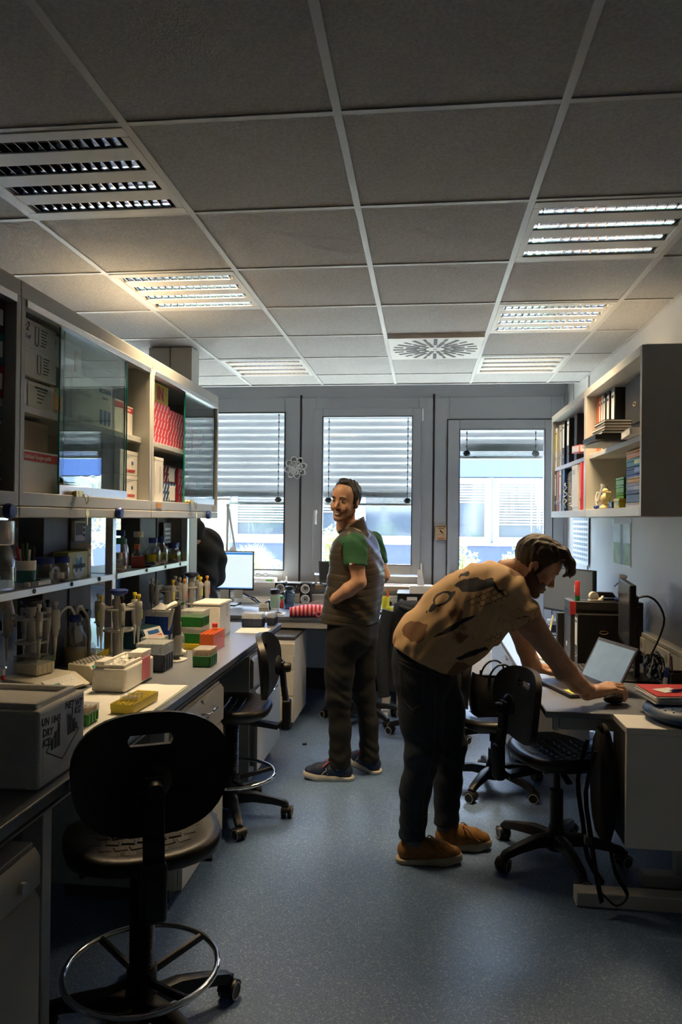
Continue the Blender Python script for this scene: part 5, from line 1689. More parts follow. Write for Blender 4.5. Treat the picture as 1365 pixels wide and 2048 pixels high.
# laptop
def laptop(label, loc, rz, lid_angle, screen, sticky=False, w=.34, d=.235):
    t = thing('laptop', label, 'laptop', loc, rz)
    MB().box(-w / 2, w / 2, -d, 0, 0, .018).build('base', 'dark_grey', t, bevel=.005)
    kb = MB().box(-w / 2 + .02, w / 2 - .02, -d + .085, -.02, .018, .0187).build('keyboard_bed', 'black_matte', t)
    ks = (w - .05) / 14
    for i in range(14):
        for j in range(5):
            x, y = -w / 2 + .025 + ks * (i + .5), -d + .095 + (d - .12) / 5 * (j + .5)
            MB().box(x - ks * .42, x + ks * .42, y - .0095, y + .0095, .0187, .0215).build('key', 'black_plastic', kb) if (i + j) % 1 == 0 else None
    MB().box(-.05, .05, -d + .015, -d + .075, .018, .0186).build('touchpad', 'black_plastic', t)
    if sticky:
        MB().obox((.12, -d + .04, .0187), (.075, .05, .001), rotm(0, 0, .03)).build('sticky_note', 'note_yellow', t)
    R = rotm(-lid_angle, 0, 0)
    lid = bpy.data.objects.new('lid', MB().box(-w / 2, w / 2, -.004, .004, 0, d * .97).mesh('lid', 'dark_grey'))
    COL.objects.link(lid); lid.parent = t; lid.location = (0, .0, .014); lid.rotation_euler = (-lid_angle, 0, 0)
    MB().box(-w / 2 + .012, w / 2 - .012, -.0048, -.004, .022, d * .97 - .016).build('screen', screen, lid)
    MB().box(-.003, .003, -.0052, -.004, d * .97 - .010, d * .97 - .006).build('webcam', 'gasket', lid)
    return t
mat('laptop_screen', (0.10, 0.13, 0.15), 0.25, emit=(0.35, 0.45, 0.50), estr=0.03, vary=0.12, vscale=18)
laptop('open laptop with yellow sticky note under the bending man hands', (.835, 3.645, DZ), math.radians(-72.5), math.radians(28), 'laptop_screen', True)
def mouse(label, loc, rz):
    t = thing('computer_mouse', label, 'mouse', loc, rz)
    MB().sphere((0, 0, .004), (.029, .050, .026 if loc[1] > 3.5 else .018), 16, 10).build('shell', 'black_plastic', t, smooth=60)
    MB().cyl((-.004, .028, .019 if loc[1] > 3.5 else .012), (.004, .028, .019 if loc[1] > 3.5 else .012), .006, n=8).build('wheel', 'dark_grey', t)
    t.scale = (1, 1, 1)
    return t
def keyboard(label, loc, rz, w=.44, d=.145):
    t = thing('keyboard', label, 'keyboard', loc, rz)
    MB().prism([(-d / 2, 0), (d / 2, 0), (d / 2, .022), (-d / 2, .012)], -w / 2, w / 2, 0, Matrix(((0, 0, 1, 0), (1, 0, 0, 0), (0, 1, 0, 0), (0, 0, 0, 1)))).build('tray', 'black_plastic', t, bevel=.003)
    k = MB().obox((0, 0, 0), (.016, .016, .006)).mesh('key', 'dark_grey')
    n = int((w - .03) / .0195)
    for i in range(n):
        for j in range(6):
            y = -d / 2 + .018 + j * .0205
            put('key', k, t, loc=(-w / 2 + .025 + i * .0195, y, .0155 + .010 * (y + d / 2) / d))
    return t
keyboard('black keyboard by the far monitor on the right desk', (.78, 4.98, DZ), -PI / 2 + .1)
keyboard('black keyboard lying beside the open laptop', (.83, 3.995, DZ), -PI / 2 - .06, .30)
mouse('black mouse lying behind the open laptop', (.70, 3.95, DZ + .0225), -1.3)
mouse('black mouse under the bending man right hand', (.838, 3.352, DZ + .0145), -1.2)
def monitor(label, loc, rz, w, h, zc, screen, standm='black_plastic', back=False, depth=.03):
    """screen towards -y"""
    t = thing('monitor', label, 'monitor', loc, rz)
    p = MB().box(-w / 2, w / 2, 0, depth, zc - h / 2, zc + h / 2).build('panel', 'black_plastic', t, bevel=.004)
    MB().box(-w / 2 + .008, w / 2 - .008, -.002, .0005, zc - h / 2 + .016, zc + h / 2 - .008).build('screen', screen, p)
    MB().frustum(-w * .3, w * .3, depth, depth + .002, zc - h * .3, -w * .3, w * .3, depth, depth + .025, zc + h * .3).build('back_cover', 'black_plastic', p)
    MB().box(-.03, .03, depth + .02, depth + .045, .012, zc + .03).build('stand_pole', standm, t, bevel=.004)
    MB().box(-.035, .035, depth - .002, depth + .03, zc - .04, zc + .04).build('bracket', standm, t, bevel=.003)
    MB().box(-.11, .11, -.05, depth + .13, 0, .012).build('stand_foot', standm, t, bevel=.005)
    return t
mat('screen_off', (0.05, 0.052, 0.056), 0.22, vary=0.1, vscale=3)
mat('screen_grey', (0.16, 0.17, 0.18), 0.35, vary=0.06, vscale=3)
monitor('black monitor seen edge-on above the open laptop', (1.02, 3.90, DZ), math.radians(-98), .46, .32, .335, 'screen_off')
monitor('large grey-faced monitor by the window end of the right desk', (.985, 5.2, DZ), math.radians(-60), .50, .31, .32, 'screen_grey')
pc = thing('computer_tower', 'black computer tower with grey front on the right desk', 'computer', (.83, 4.39, DZ))
MB().box(.03, .40, -.10, .085, .004, .345).build('case', 'black_plastic', pc, bevel=.004)
fr = MB().box(0, .03, -.10, .085, .004, .345).build('front_bezel', 'dark_grey', pc, bevel=.004)
MB().box(-.002, .0, -.08, .065, .26, .30).build('drive_bay', 'black_plastic', fr)
MB().cyl((-.003, .0, .09), (0, 0, .09), .016, n=16).build('logo_disc', 'alu', fr)
MB().box(-.004, .03, -.102, -.094, .27, .345).build('red_strip', 'red', fr)
for x in (.06, .36):
    for y in (-.07, .06):
        MB().box(x - .015, x + .015, y - .015, y + .015, 0, .005).build('foot', 'gasket', pc)
bi = binder('black lever-arch file with white spine leaning on the computer tower', 4.205, .075, DZ, .285, 'black_plastic', 'paper', depth=.27, x0=.845)
for z in (.10, .19):
    MB().tube([(.14 + .022 * math.cos(q), -.041, z + .008 * math.sin(q)) for q in [i * PI / 8 for i in range(16)]], .003, 6, closed=True).build('eyelet', 'brass', bi, smooth=60)
sp = thing('speaker_box', 'slim black device with notes stuck to it beside the tower', 'device', (.80, 4.55, DZ))
MB().box(0, .16, -.025, .025, 0, .25).build('case', 'black_plastic', sp, bevel=.003)
for k in range(5):
    MB().box(-.002, 0, -.02, .02, .06 + .012 * k, .066 + .012 * k).build('grille', 'dark_grey', sp)
MB().cyl((-.002, 0, .04), (0, 0, .04), .012, n=14).build('logo_disc', 'alu', sp)
MB().obox((-.03, .01, .18), (.002, .055, .09), rotm(.25, .15, 0)).build('paper_note', 'paper', sp)
MB().obox((-.032, -.02, .19), (.002, .03, .075), rotm(.25, .15, 0)).build('sticky_note', 'note_yellow', sp)
TZ = DZ + .345
gs = thing('glue_stick', 'red glue stick with green base on the computer tower', 'glue stick', (.875, 4.33, TZ))
MB().lathe([(.014, 0), (.014, .03), (.0, .03)], 16).build('base', 'green', gs, smooth=40)
MB().lathe([(.0145, .03), (.0145, .11), (.013, .113), (0, .113)], 16).build('tube', 'red', gs, smooth=40)
MB().box(-.0165, -.0140, -.006, .006, .05, .09).build('label', 'paper', gs)
td = thing('tape_dispenser', 'small beige tape dispenser on the computer tower', 'tape dispenser', (.965, 4.33, TZ), .3)
MB().lathe([(.008, -.011), (.027, -.011), (.027, .011), (.008, .011)], 20, (0, 0, .027), R=rotm(PI / 2)).build('roll', 'cream', td, smooth=40)
MB().box(-.03, .055, -.013, .013, 0, .008).build('base', 'cream', td, bevel=.002)
MB().prism([(.03, .005), (.055, .005), (.058, .03), (.05, .02)], -.012, .012, 0, Matrix(((1, 0, 0, 0), (0, 0, 1, 0), (0, 1, 0, 0), (0, 0, 0, 1)))).build('cutter', 'cream', td)
sg = thing('stapler', 'black stapler lying on the computer tower', 'stapler', (1.04, 4.40, TZ), .4)
MB().box(-.07, .07, -.015, .015, 0, .01).build('base', 'black_plastic', sg, bevel=.003)
MB().prism([(-.07, .02), (-.06, .05), (.05, .045), (.075, .015), (.07, .012), (-.05, .018)], -.014, .014, 0, Matrix(((1, 0, 0, 0), (0, 0, 1, 0), (0, 1, 0, 0), (0, 0, 0, 1)))).build('arm', 'black_plastic', sg, bevel=.004)
MB().cyl((-.058, -.012, .012), (-.058, .012, .03), .01, n=8).build('hinge', 'steel', sg)
toy_scope('toy microscope figure with blue feet on the computer tower', (1.12, 4.34, TZ), .4, 1.05)
pn = thing('paper_pad', 'white paper pad on the desk before the tower', 'paper', (.725, 4.42, DZ), .3)
MB().box(-.07, .05, -.10, .10, 0, .008).build('pad', 'paper', pn, bevel=.001, seg=1)
MB().obox((0, .02, .009), (.10, .14, .001), rotm(0, 0, .15)).build('sheet', 'paper', pn)
yn = tag(MB().obox((0, 0, .0008), (.05, .12, .0012), rotm(0, 0, .5)).build('sticky_note', 'note_yellow', loc=(.72, 4.24, DZ)), 'yellow-green sticky strip on the desk beside the keyboard', 'sticky note')
nb = thing('sample_box', 'navy box with clear lid at the window end of the right desk', 'box', (.955, 5.62 - .17, DZ + .0)); 
MB().box(-.06, .09, -.05, .05, 0, .055).build('base', 'navy', nb, bevel=.003)
MB().tray(-.062, .092, -.052, .052, 0, .03, .002).build('lid', 'milky', nb, loc=(0, 0, .086), rot=(PI, 0, 0))
ob = thing('paperclip_dish', 'small orange dish beside the navy box', 'dish', (.82, 5.45, DZ))
MB().lathe([(.03, 0), (.04, .025), (.036, .024), (.026, .004), (0, .004)], 18).build('dish', 'orange', ob, smooth=40)
# cables on the right wall and pen holder
cb = thing('cable_tangle', 'tangle of black and white cables on the desk by the wall', 'cable', (1.10, 3.735, DZ))
rnd = random.Random(9)
for k in range(9):
    pts = []
    ph = rnd.uniform(0, 6)
    rr_ = rnd.uniform(.04, .075)
    for i in range(40):
        a = i * .32 + ph
        pts.append((.02 + .03 * math.sin(a * .7 + k), rr_ * math.cos(a) * (1 + .2 * math.sin(1.7 * a)), .10 + rr_ * .85 * math.sin(a) + .012 * math.sin(2.3 * a)))
    MB().tube([(p[0], p[1], max(p[2], .006)) for p in pts], .004, 5).build('cable', 'black_plastic' if k % 4 else 'lt_plastic', cb, smooth=60)
mc = thing('monitor_cable', 'black cable arching from the monitor to the wall', 'cable', (1.055, 3.80, DZ + .42))
MB().tube([(0, 0, .0), (.05, -.01, .012), (.10, 0, -.02), (.14, .02, -.10), (.13, .06, -.20), (.10, .1, -.3)], .0055, 6).build('cable', 'black_plastic', mc, smooth=60)
ph_ = Vector((1.19, 3.595, DZ))
pc2 = thing('pen_holder', 'black mesh pen holder at the right picture edge', 'pen holder', ph_)
MB().tray(-.045, .045, -.04, .04, 0, .10, .002).build('holder', 'black_plastic', pc2, bevel=.002, seg=1)
for k, (dx, dy, m, lab) in enumerate(((-.02, .01, 'dark_red', 'dark red pencil'), (.01, -.015, 'dark_red', 'brown pencil'), (.025, .02, 'black_plastic', 'black pen'))):
    pen('%s standing in the black pen holder' % lab, ph_ + Vector((dx, dy, .006)), ph_ + Vector((dx * 1.4, dy * 1.4, .17 + .02 * k)), m, m, 'pens in the black holder', .004)
pen('white marker with blue cap leaning in front of the pen holder', ph_ + Vector((-.075, -.03, .006)), ph_ + Vector((-.06, -.03, .125)), 'white', 'blue', None, .009)
pen('white marker with grey cap beside the blue-capped marker', ph_ + Vector((-.058, .005, .006)), ph_ + Vector((-.052, .005, .115)), 'white', 'grey_plastic', None, .008)

# ================================================================== desk at the window
VZ = .79
wd = thing('window_desk', 'grey work desk standing along the window', 'desk', (-1.3, 5.98, 0))
MB().box(-.95, 1.06, -.44, .50, VZ - .03, VZ).build('desk_top', 'desk_top', wd, bevel=.004)
MB().box(-.92, 1.03, -.42, -.38, VZ - .09, VZ - .03).build('front_rail', 'white_paint', wd, bevel=.003, seg=1)
MB().box(-.9, 1.0, .36, .38, .24, VZ - .03).build('modesty_panel', 'white_paint', wd, bevel=.002, seg=1)
for x in (-.88, 1.0):
    MB().box(x - .03, x + .03, -.05, .03, .03, VZ - .03).build('leg', 'white_paint', wd, bevel=.004)
    MB().box(x - .03, x + .03, -.42, .40, 0, .045).build('foot', 'white_paint', wd, bevel=.005)
mp = thing('mobile_pedestal', 'white mobile drawer unit with dark top beside the window desk', 'cabinet', (-1.10, 5.32, 0))
MB().box(-.16, .17, -.07, .48, .06, .66).build('body', 'white', mp, bevel=.003, seg=1)
MB().box(-.165, .175, -.075, .485, .66, .685).build('top', 'dark_grey', mp, bevel=.003, seg=1)
for k in range(3):
    d = MB().box(-.158, .168, -.09, -.071, .07 + .19 * k, .255 + .19 * k).build('drawer', 'cream', mp, bevel=.002, seg=1)
MB().cyl((.03, -.09, .60), (.03, -.10, .60), .014, n=12).build('lock', 'steel', d, smooth=40)
for x in (-.12, .13):
    for y in (0, .42):
        MB().cyl((x - .012, y, .03), (x + .012, y, .03), .03, n=12).build('caster', 'black_plastic', mp, smooth=40)
mat('screen_on', (0.5, 0.6, 0.62), 0.3, emit=(0.78, 0.92, 0.95), estr=0.075)
mat('screen_bar', (0.05, 0.2, 0.5), 0.3, emit=(0.04, 0.22, 0.62), estr=0.08)
wm = monitor('black monitor showing a white page by the window', (-1.70, 6.14, VZ), 0, .50, .335, .30, 'screen_on')
MB().box(-.242, .242, -.003, -.002, .437, .456).build('title_bar', 'screen_bar', wm)
MB().box(-.242, .242, -.003, -.002, .149, .156).build('task_bar', 'screen_bar', wm)
for x in (.0, .12):
    MB().obox((x, -.006, .10), (.075, .001, .075), rotm(.1, 0, .05)).build('sticky_note', 'cream', wm)
wc = thing('window_cables', 'loose black cables behind the monitor on the window desk', 'cable', (-1.55, 6.22, VZ))
rnd = random.Random(12)
for k in range(7):
    y = rnd.uniform(-.1, .1)
    MB().tube([(-.1, .15, .12 - .01 * k), (.0, .1 + y, .07), (.1, y * .5, .03 + .006 * k), (.2, y - .05, .006), (.3, y, .006), (.36, -.08 + y, .006)], .004, 5).build('cable', 'black_plastic', wc, smooth=60)
def lamp_arm():
    t = thing('desk_lamp', 'white articulated desk lamp arm behind the monitor', 'lamp', (-1.75, 6.36, VZ))
    MB().cyl((0, 0, 0), (0, 0, .02), .06, n=18).build('base', 'white', t, smooth=40)
    MB().cyl((0, 0, .02), (.01, 0, .86), .012, n=10).build('lower_arm', 'white', t, smooth=40)
    MB().cyl((.01, 0, .86), (.075, 0, .50), .010, n=10).build('upper_arm', 'white', t, smooth=40)
    MB().sphere((.01, 0, .86), .018, 12, 8).build('joint', 'white', t, smooth=60)
    MB().lathe([(.012, .0), (.03, -.03), (.04, -.06), (.036, -.06), (.0, -.02)], 16, (.075, 0, .50), R=rotm(0, .4, 0)).build('shade', 'white', t, smooth=45)
lamp_arm()
cur = thing('hanging_sheet', 'white translucent sheet hanging at the window beside the cabinet', 'sheet', (-2.02, WY - .062, .96))
translucent('sheet_white', (0.85, 0.83, 0.76))
MB().sheet([[(-.20 + .05 * i, .012 * math.sin(i * 1.9), z) for i in range(9)] for z in (0.12 , .75)]).build('sheet', 'sheet_white', cur, smooth=70)
MB().box(-.21, .21, -.008, .008, .75, .765).build('rail', 'white', cur)
pr = thing('paper_roll', 'white paper sheets hanging from the sill over the desk', 'paper', (-1.51, 6.47, VZ))
MB().sheet([[(-.17 + .012 * i * 0 + .34 * j / 6, .0 - .02 * math.sin(i * .5) - (.10 if i == 0 else .06 if i == 1 else .02), .002 + .185 * i / 7 - (.0)) for j in range(7)] for i in range(8)], 0, .001).build('sheet', 'paper', pr, smooth=60)
MB().sheet([[(-.15 + .34 * j / 6, -.035 - .03 * math.sin(i * .45), .05 + .128 * i / 5) for j in range(7)] for i in range(6)], 0, .001).build('sheet', 'paper', pr, smooth=60)
ct_ = thing('charging_dock', 'white flat device with green sticker on the window sill', 'device', (-1.46, 6.62, .951))
MB().box(-.13, .11, -.08, .08, 0, .045).build('case', 'white', ct_, bevel=.015, seg=3)
MB().box(.03, .09, -.083, -.08, .012, .034).build('sticker', 'lime', ct_)
gl = thing('safety_glasses', 'pair of glasses lying on the white flat device', 'glasses', (-1.48, 6.61, .997))
for s in (-1, 1):
    MB().tube([(s * .033 + .026 * math.cos(q), 0, .02 + .018 * math.sin(q)) for q in [i * PI / 6 for i in range(12)]], .0025, 5, closed=True).build('rim', 'black_plastic', gl, smooth=60)
    MB().tube([(s * .058, 0, .024), (s * .06, .06, .026), (s * .055, .12, .012)], .0025, 5).build('temple', 'black_plastic', gl, smooth=60)
MB().tube([(-.008, 0, .024), (0, -.002, .028), (.008, 0, .024)], .0025, 5).build('bridge', 'black_plastic', gl)
tb = thing('tablet', 'flat white tablet on dark folder lying on the sill', 'tablet', (-1.14, 6.56, .951))
MB().box(-.17, .17, -.10, .08, 0, .008).build('folder', 'navy', tb, bevel=.002, seg=1)
MB().box(-.165, .16, -.098, .07, .008, .014).build('pad', 'white', tb, bevel=.002, seg=1)
sc = thing('salt_shaker', 'tiny white figurine on the window sill', 'figurine', (-1.26, 6.66, .951))
MB().lathe([(.012, 0), (.014, .02), (.008, .035), (.011, .045), (.007, .056), (0, .058)], 12).build('body', 'white', sc, smooth=50)
MB().cyl((0, -.012, .028), (0, -.014, .028), .004, n=8).build('mark', 'ink', sc)
lpw = laptop('black laptop standing open on the sill behind the smiling man', (-.80, 6.62, .951), math.radians(20), math.radians(12), 'screen_off', False, .30, .20)

def speaker(label, loc):
    t = thing('speaker', label, 'speaker', loc, .05, 'small black twin-cone speakers')
    MB().box(-.048, .048, -.06, .06, 0, .19).build('cabinet', 'black_plastic', t, bevel=.008, seg=3)
    for z in (.05, .14):
        d = MB().lathe([(.030, -.002), (.040, -.004), (.041, 0), (.030, .001)], 24, (0, -.06, z), R=rotm(PI / 2)).build('cone_ring', 'white', t, smooth=50)
        MB().lathe([(.030, .0), (.018, -.006), (.012, -.001), (0, .003)], 20, (0, -.061, z), R=rotm(PI / 2)).build('cone', 'dark_grey', d, smooth=50)
speaker('black twin-cone speaker behind the green travel mug', (-1.252, 6.36, VZ))
speaker('black twin-cone speaker next to the striped bag', (-1.03, 6.36, VZ))
mg = thing('travel_mug', 'mint green travel mug with black lid and steel foot', 'mug', (-1.19, 5.80, VZ))
MB().lathe([(.030, 0), (.032, .004), (.034, .035)], 24).build('steel_foot', 'steel', mg, smooth=40)
mat('mint', (0.30, 0.45, 0.36), 0.5)
MB().lathe([(.035, .035), (.038, .04), (.040, .135), (.038, .138)], 24).build('sleeve', 'mint', mg, smooth=40)
MB().lathe([(.038, .138), (.038, .146)], 24).build('collar', 'steel', mg, smooth=40)
MB().lathe([(.0385, .146), (.0395, .15), (.038, .178), (.033, .182), (0, .182)], 24).build('lid', 'black_plastic', mg, smooth=40)
wbt = thing('water_bottle', 'blue transparent water bottle with black screw cap', 'bottle', (-1.115, 6.02, VZ))
MB().lathe([(.044, 0), (.047, .006), (.047, .13), (.044, .145), (.033, .155), (.031, .165)], 24).build('body', 'clear_blue', wbt, smooth=40)
MB().lathe([(.033, .158), (.035, .16), (.035, .185), (.030, .188), (0, .188)], 24).build('cap', 'black_plastic', wbt, smooth=40)
MB().tube([(.03, 0, .182), (.05, 0, .19), (.058, 0, .175), (.05, 0, .155), (.034, 0, .152)], .005, 6).build('strap', 'black_plastic', wbt, smooth=60)
fg = thing('toy_figure', 'little toy doll figure with red clothes between mug and bottle', 'toy', (-1.185, 6.06, VZ))
MB().lathe([(.02, 0), (.022, .03), (.014, .055), (.01, .06)], 12).build('body', 'red', fg, smooth=50)
MB().sphere((0, 0, .075), .017, 12, 8).build('head', 'amber', fg, smooth=60)
MB().lathe([(.018, .08), (.012, .1), (0, .104)], 12).build('cap', 'green', fg, smooth=50)
for s in (-1, 1):
    MB().cyl((s * .012, 0, .052), (s * .026, -.006, .03), .006, n=8).build('arm', 'white', fg)
tmr = thing('lab_timer', 'small white lab timer with buttons on the window desk', 'timer', (-1.295, 5.86, VZ), .1)
MB().prism([(-.02, 0), (.02, 0), (.02, .055), (.004, .06), (-.016, .02)], -.04, .04, 0, Matrix(((0, 0, 1, 0), (1, 0, 0, 0), (0, 1, 0, 0), (0, 0, 0, 1)))).build('case', 'cream', tmr, bevel=.003)
MB().obox((0, -.0075, .042), (.055, .002, .022), rotm(-.45)).build('display', 'grey_plastic', tmr)
for k in range(5):
    MB().obox((-.028 + .014 * k, -.017, .018), (.008, .004, .008), rotm(-.45)).build('button', 'black_plastic', tmr)
mgb = thing('mug', 'dark blue low mug with white inside on the window desk', 'mug', (-1.235, 5.96, VZ))
MB().lathe([(.038, 0), (.042, .004), (.044, .075), (.041, .075), (.038, .006), (0, .006)], 22).build('cup', 'navy', mgb, smooth=40)
MB().lathe([(.0405, .0745), (.0435, .0765)], 22).build('rim', 'white', mgb)
MB().tube([(-.043, 0, .062), (-.065, 0, .055), (-.068, 0, .03), (-.043, 0, .018)], .006, 6).build('handle', 'navy', mgb, smooth=60)
bkt = thing('notebook', 'pale open notebook with pens at the desk front', 'notebook', (-1.23, 5.66, VZ), .08)
MB().box(-.15, .0, -.07, .08, 0, .006).build('page_block', 'cream', bkt, bevel=.001, seg=1)
MB().box(.0, .15, -.07, .08, 0, .006).build('page_block', 'cream', bkt, bevel=.001, seg=1)
for i, (x, rz) in enumerate(((-.12, .5), (.08, -.5))):
    q = thing('pen', ('black pen on the left page of the open notebook', 'black pen on the right page of the open notebook')[i], 'pen', (-1.23 + x, 5.68, VZ + .011), rz)
    MB().cyl((-.05, 0, 0), (.04, 0, 0), .004, n=8).build('barrel', 'black_plastic', q, smooth=40)
    MB().cyl((.04, 0, 0), (.06, 0, 0), .004, .001, n=8).build('tip', 'steel', q)
# striped bag with grey strap
def striped_bag():
    t = thing('striped_bag', 'red and pink striped soft bag lying on the window desk', 'bag', (-.83, 5.60, VZ), .16)
    rows = []
    rnd = random.Random(3)
    n, m_ = 21, 14
    for i in range(n):
        u = i / (n - 1)
        w = .085 * (math.sin(PI * min(1, .08 + u * .92)) ** .35)
        h = .055 + .02 * math.sin(PI * u)
        ridge = 1 + .05 * math.cos(u * 2 * PI * 11)
        r = []
        for j in range(m_):
            a = 2 * PI * j / m_
            ca, sa = math.cos(a), math.sin(a)
            r.append((-.20 + .36 * u, w * ridge * math.copysign(abs(ca) ** .7, ca), max(.001, h * .6 + h * .6 * ridge * math.copysign(abs(sa) ** .8, sa))))
        r.append(r[0])
        rows.append(r)
    m = bpy.data.materials.new('bag_stripes'); m.use_nodes = True
    nt = m.node_tree; b = nt.nodes['Principled BSDF']; b.inputs['Roughness'].default_value = .8
    tc = nt.nodes.new('ShaderNodeTexCoord')
    wv = nt.nodes.new('ShaderNodeTexWave'); wv.inputs['Scale'].default_value = 10.2; wv.inputs['Distortion'].default_value = 1.2; wv.inputs['Detail Scale'].default_value = 1
    nt.links.new(tc.outputs['Object'], wv.inputs['Vector'])
    cr = nt.nodes.new('ShaderNodeValToRGB'); cr.color_ramp.interpolation = 'EASE'
    cr.color_ramp.elements[0].position = .45; cr.color_ramp.elements[0].color = (.55, .01, .05, 1)
    cr.color_ramp.elements[1].position = .55; cr.color_ramp.elements[1].color = (.80, .36, .36, 1)
    nt.links.new(wv.outputs['Fac'], cr.inputs['Fac']); nt.links.new(cr.outputs[0], b.inputs['Base Color'])
    MATS['bag_stripes'] = m
    MB().sheet(rows).build('body', 'bag_stripes', t, smooth=80)
    MB().tube([(-.02, -.088, .03), (.06, -.09, .045), (.12, -.085, .06)], .006, 6).build('zip', 'pink', t, smooth=60)
    MB().tube([(.02 + .02 * math.cos(q), -.098, .03 + .02 * math.sin(q)) for q in [i * PI / 8 for i in range(16)]], .004, 6, closed=True).build('zip_ring', 'pink', t, smooth=60)
striped_bag()
bs = thing('grey_strap', 'wide grey webbing strap looped behind the striped bag', 'strap', (-.98, 5.86, VZ))
pts = [(-.02, -.03, .03), (-.05, -.02, .035), (-.04, .02, .04), (.05, .03, .05), (.15, .0, .075), (.26, .0, .11), (.32, .02, .12)]
MB().sheet([[(p[0], p[1], p[2] - .03), (p[0], p[1], p[2] + .02)] for p in pts], 0, .003).build('webbing', 'grey_plastic', bs, smooth=60)
MB().box(.08, .2, .06, .14, 0, .06).build('purse', 'purple', bs, bevel=.01, seg=3)
bl = thing('blue_cloth', 'crumpled bright blue glove bundle beside the smiling man', 'glove', (-.66, 5.92, VZ))
mat('glove_blue', (0.01, 0.09, 0.40), 0.5)
b_ = MB(); rnd = random.Random(21)
for k in range(9):
    b_.sphere((rnd.uniform(-.04, .04), rnd.uniform(-.03, .03), .03 + rnd.uniform(0, .07)), (.03, .03, .035), 10, 7)
b_.build('cloth', 'glove_blue', bl, smooth=80)
# things on the right end of the window desk
yc_ = thing('yellow_beaker', 'tall yellow translucent measuring cup on the desk corner', 'cup', (-.39, 6.12, VZ))
milky('yellow_cup', (0.9, 0.85, 0.08), 0.75)
MB().lathe([(.026, 0), (.028, .004), (.030, .15), (.028, .15), (.025, .006), (0, .006)], 20).build('cup', 'yellow_cup', yc_, smooth=40)
yc_ = thing('yellow_beaker', 'shorter yellow pen cup holding an orange cutter', 'cup', (-.315, 6.06, VZ))
MB().lathe([(.03, 0), (.032, .004), (.035, .115), (.033, .115), (.029, .006), (0, .006)], 20).build('cup', 'yellow_cup', yc_, smooth=40)
yc_ = thing('yellow_beaker', 'low yellow cup in front of the yellow pen cup', 'cup', (-.272, 5.93, VZ))
MB().lathe([(.028, 0), (.031, .004), (.033, .045), (.031, .045), (.027, .006), (0, .006)], 20).build('cup', 'yellow_cup', yc_, smooth=40)
ok_ = thing('box_cutter', 'orange cutter standing in the yellow pen cup', 'cutter', (-.312, 6.06, VZ + .008))
MB().obox((.012, 0, .09), (.018, .01, .16), rotm(0, .14, 0)).build('handle', 'orange', ok_, bevel=.002)
MB().obox((.024, 0, .175), (.012, .003, .02), rotm(0, .14, 0)).build('blade', 'steel', ok_)
kt = keyboard('dark keypad on the window desk corner', (-.345, 5.86, VZ), .2, .13, .145)
mouse('black mouse at the right corner of the window desk', (-.285, 5.66, VZ + .02), .2)
tw = thing('computer_tower', 'black tower computer with white labels standing beside the window desk', 'computer', (-.06, 6.22, 0))
MB().box(-.16, .06, -.10, .24, .39, .92).build('case', 'black_plastic', tw, bevel=.004)
MB().box(-.165, .065, -.105, .245, .92, .928).build('top_cover', 'dark_grey', tw, bevel=.002, seg=1)
MB().box(-.16, .06, -.10, .24, 0, .39).build('stand_cabinet', 'white_paint', tw, bevel=.003, seg=1)
for x0_, x1_, z0_, z1_ in ((-.08, .005, .86, .90), (-.11, .0, .80, .845)):
    MB().box(x0_, x1_, -.1015, -.10, z0_, z1_).build('label', 'paper', tw)
MB().cyl((-.125, -.1015, .865), (-.125, -.10, .865), .02, n=16).build('logo_disc', 'alu', tw)
MB().box(-.155, -.11, -.1015, -.10, .655, .665).build('red_light', 'red', tw)
tbx = thing('tissue_box', 'white tissue box with a pulled tissue on the black tower', 'tissue box', (-.02, 6.16, .929), .05)
MB().box(-.10, .10, -.055, .055, 0, .065).build('box', 'white', tbx, bevel=.003)
MB().sheet([[(-.035 + .03 * j - .002 * i * j, .01 * math.sin(j * 1.3 + i), .064 + .022 * i) for j in range(3)] for i in range(7)], 0, .001).build('tissue', 'paper', tbx, smooth=70)
# snowflake and poster on the window frame
def snowflake():
    t = thing('paper_snowflake', 'white paper snowflake stuck on the window frame', 'decoration', (-1.197, WY - .04, 2.014))
    for k in range(8):
        a = k * PI / 4 + .2
        for (L0, L1, w) in ((.015, .105, .030), (.01, .062, .016)):
            pts = []
            for i in range(14):
                q = 2 * PI * i / 14
                r = (L0 + L1) / 2 + (L1 - L0) / 2 * math.cos(q)
                s = w * math.sin(q)
                pts.append((r * math.cos(a) - s * math.sin(a), -.001, r * math.sin(a) + s * math.cos(a)))
            MB().tube(pts, .010, 5, closed=True, flat=.3).build('petal', 'paper', t)
snowflake()
po = tag(MB().box(-.05, .05, -.002, 0, -.07, .07).build('small_poster', 'carton', loc=(.148, WY - .051, 1.43)), 'small brown wanted-style poster with a bird on the door frame', 'poster')
mat('poster_tan', (0.55, 0.36, 0.20), 0.7, vary=0.1, vscale=30)
MB().box(-.047, .047, -.003, -.002, -.067, .067).build('sheet', 'poster_tan', po)
text('WANTED', .021, 'ink', po, (0, -.0032, .052), FACE_NY, bold=.0006)
MB().box(-.03, .03, -.0036, -.003, .031, .036).build('fine_print', 'ink', po)
MB().box(-.032, .032, -.0036, -.003, -.059, -.051).build('fine_print', 'ink_red', po)
b_ = MB().prism([(-.012, .018), (-.004, .024), (.003, .016), (.022, -.004), (.034, -.018), (.012, -.006), (-.002, .0)], 0, .001, 0, Matrix(((1, 0, 0, 0), (0, 0, -1, -.003), (0, 1, 0, 0), (0, 0, 0, 1))))
b_.tube([(-.035, -.0035, -.026), (0, -.0035, -.014), (.035, -.0035, -.03)], .002, 4)
b_.build('bird_print', 'ink', po)

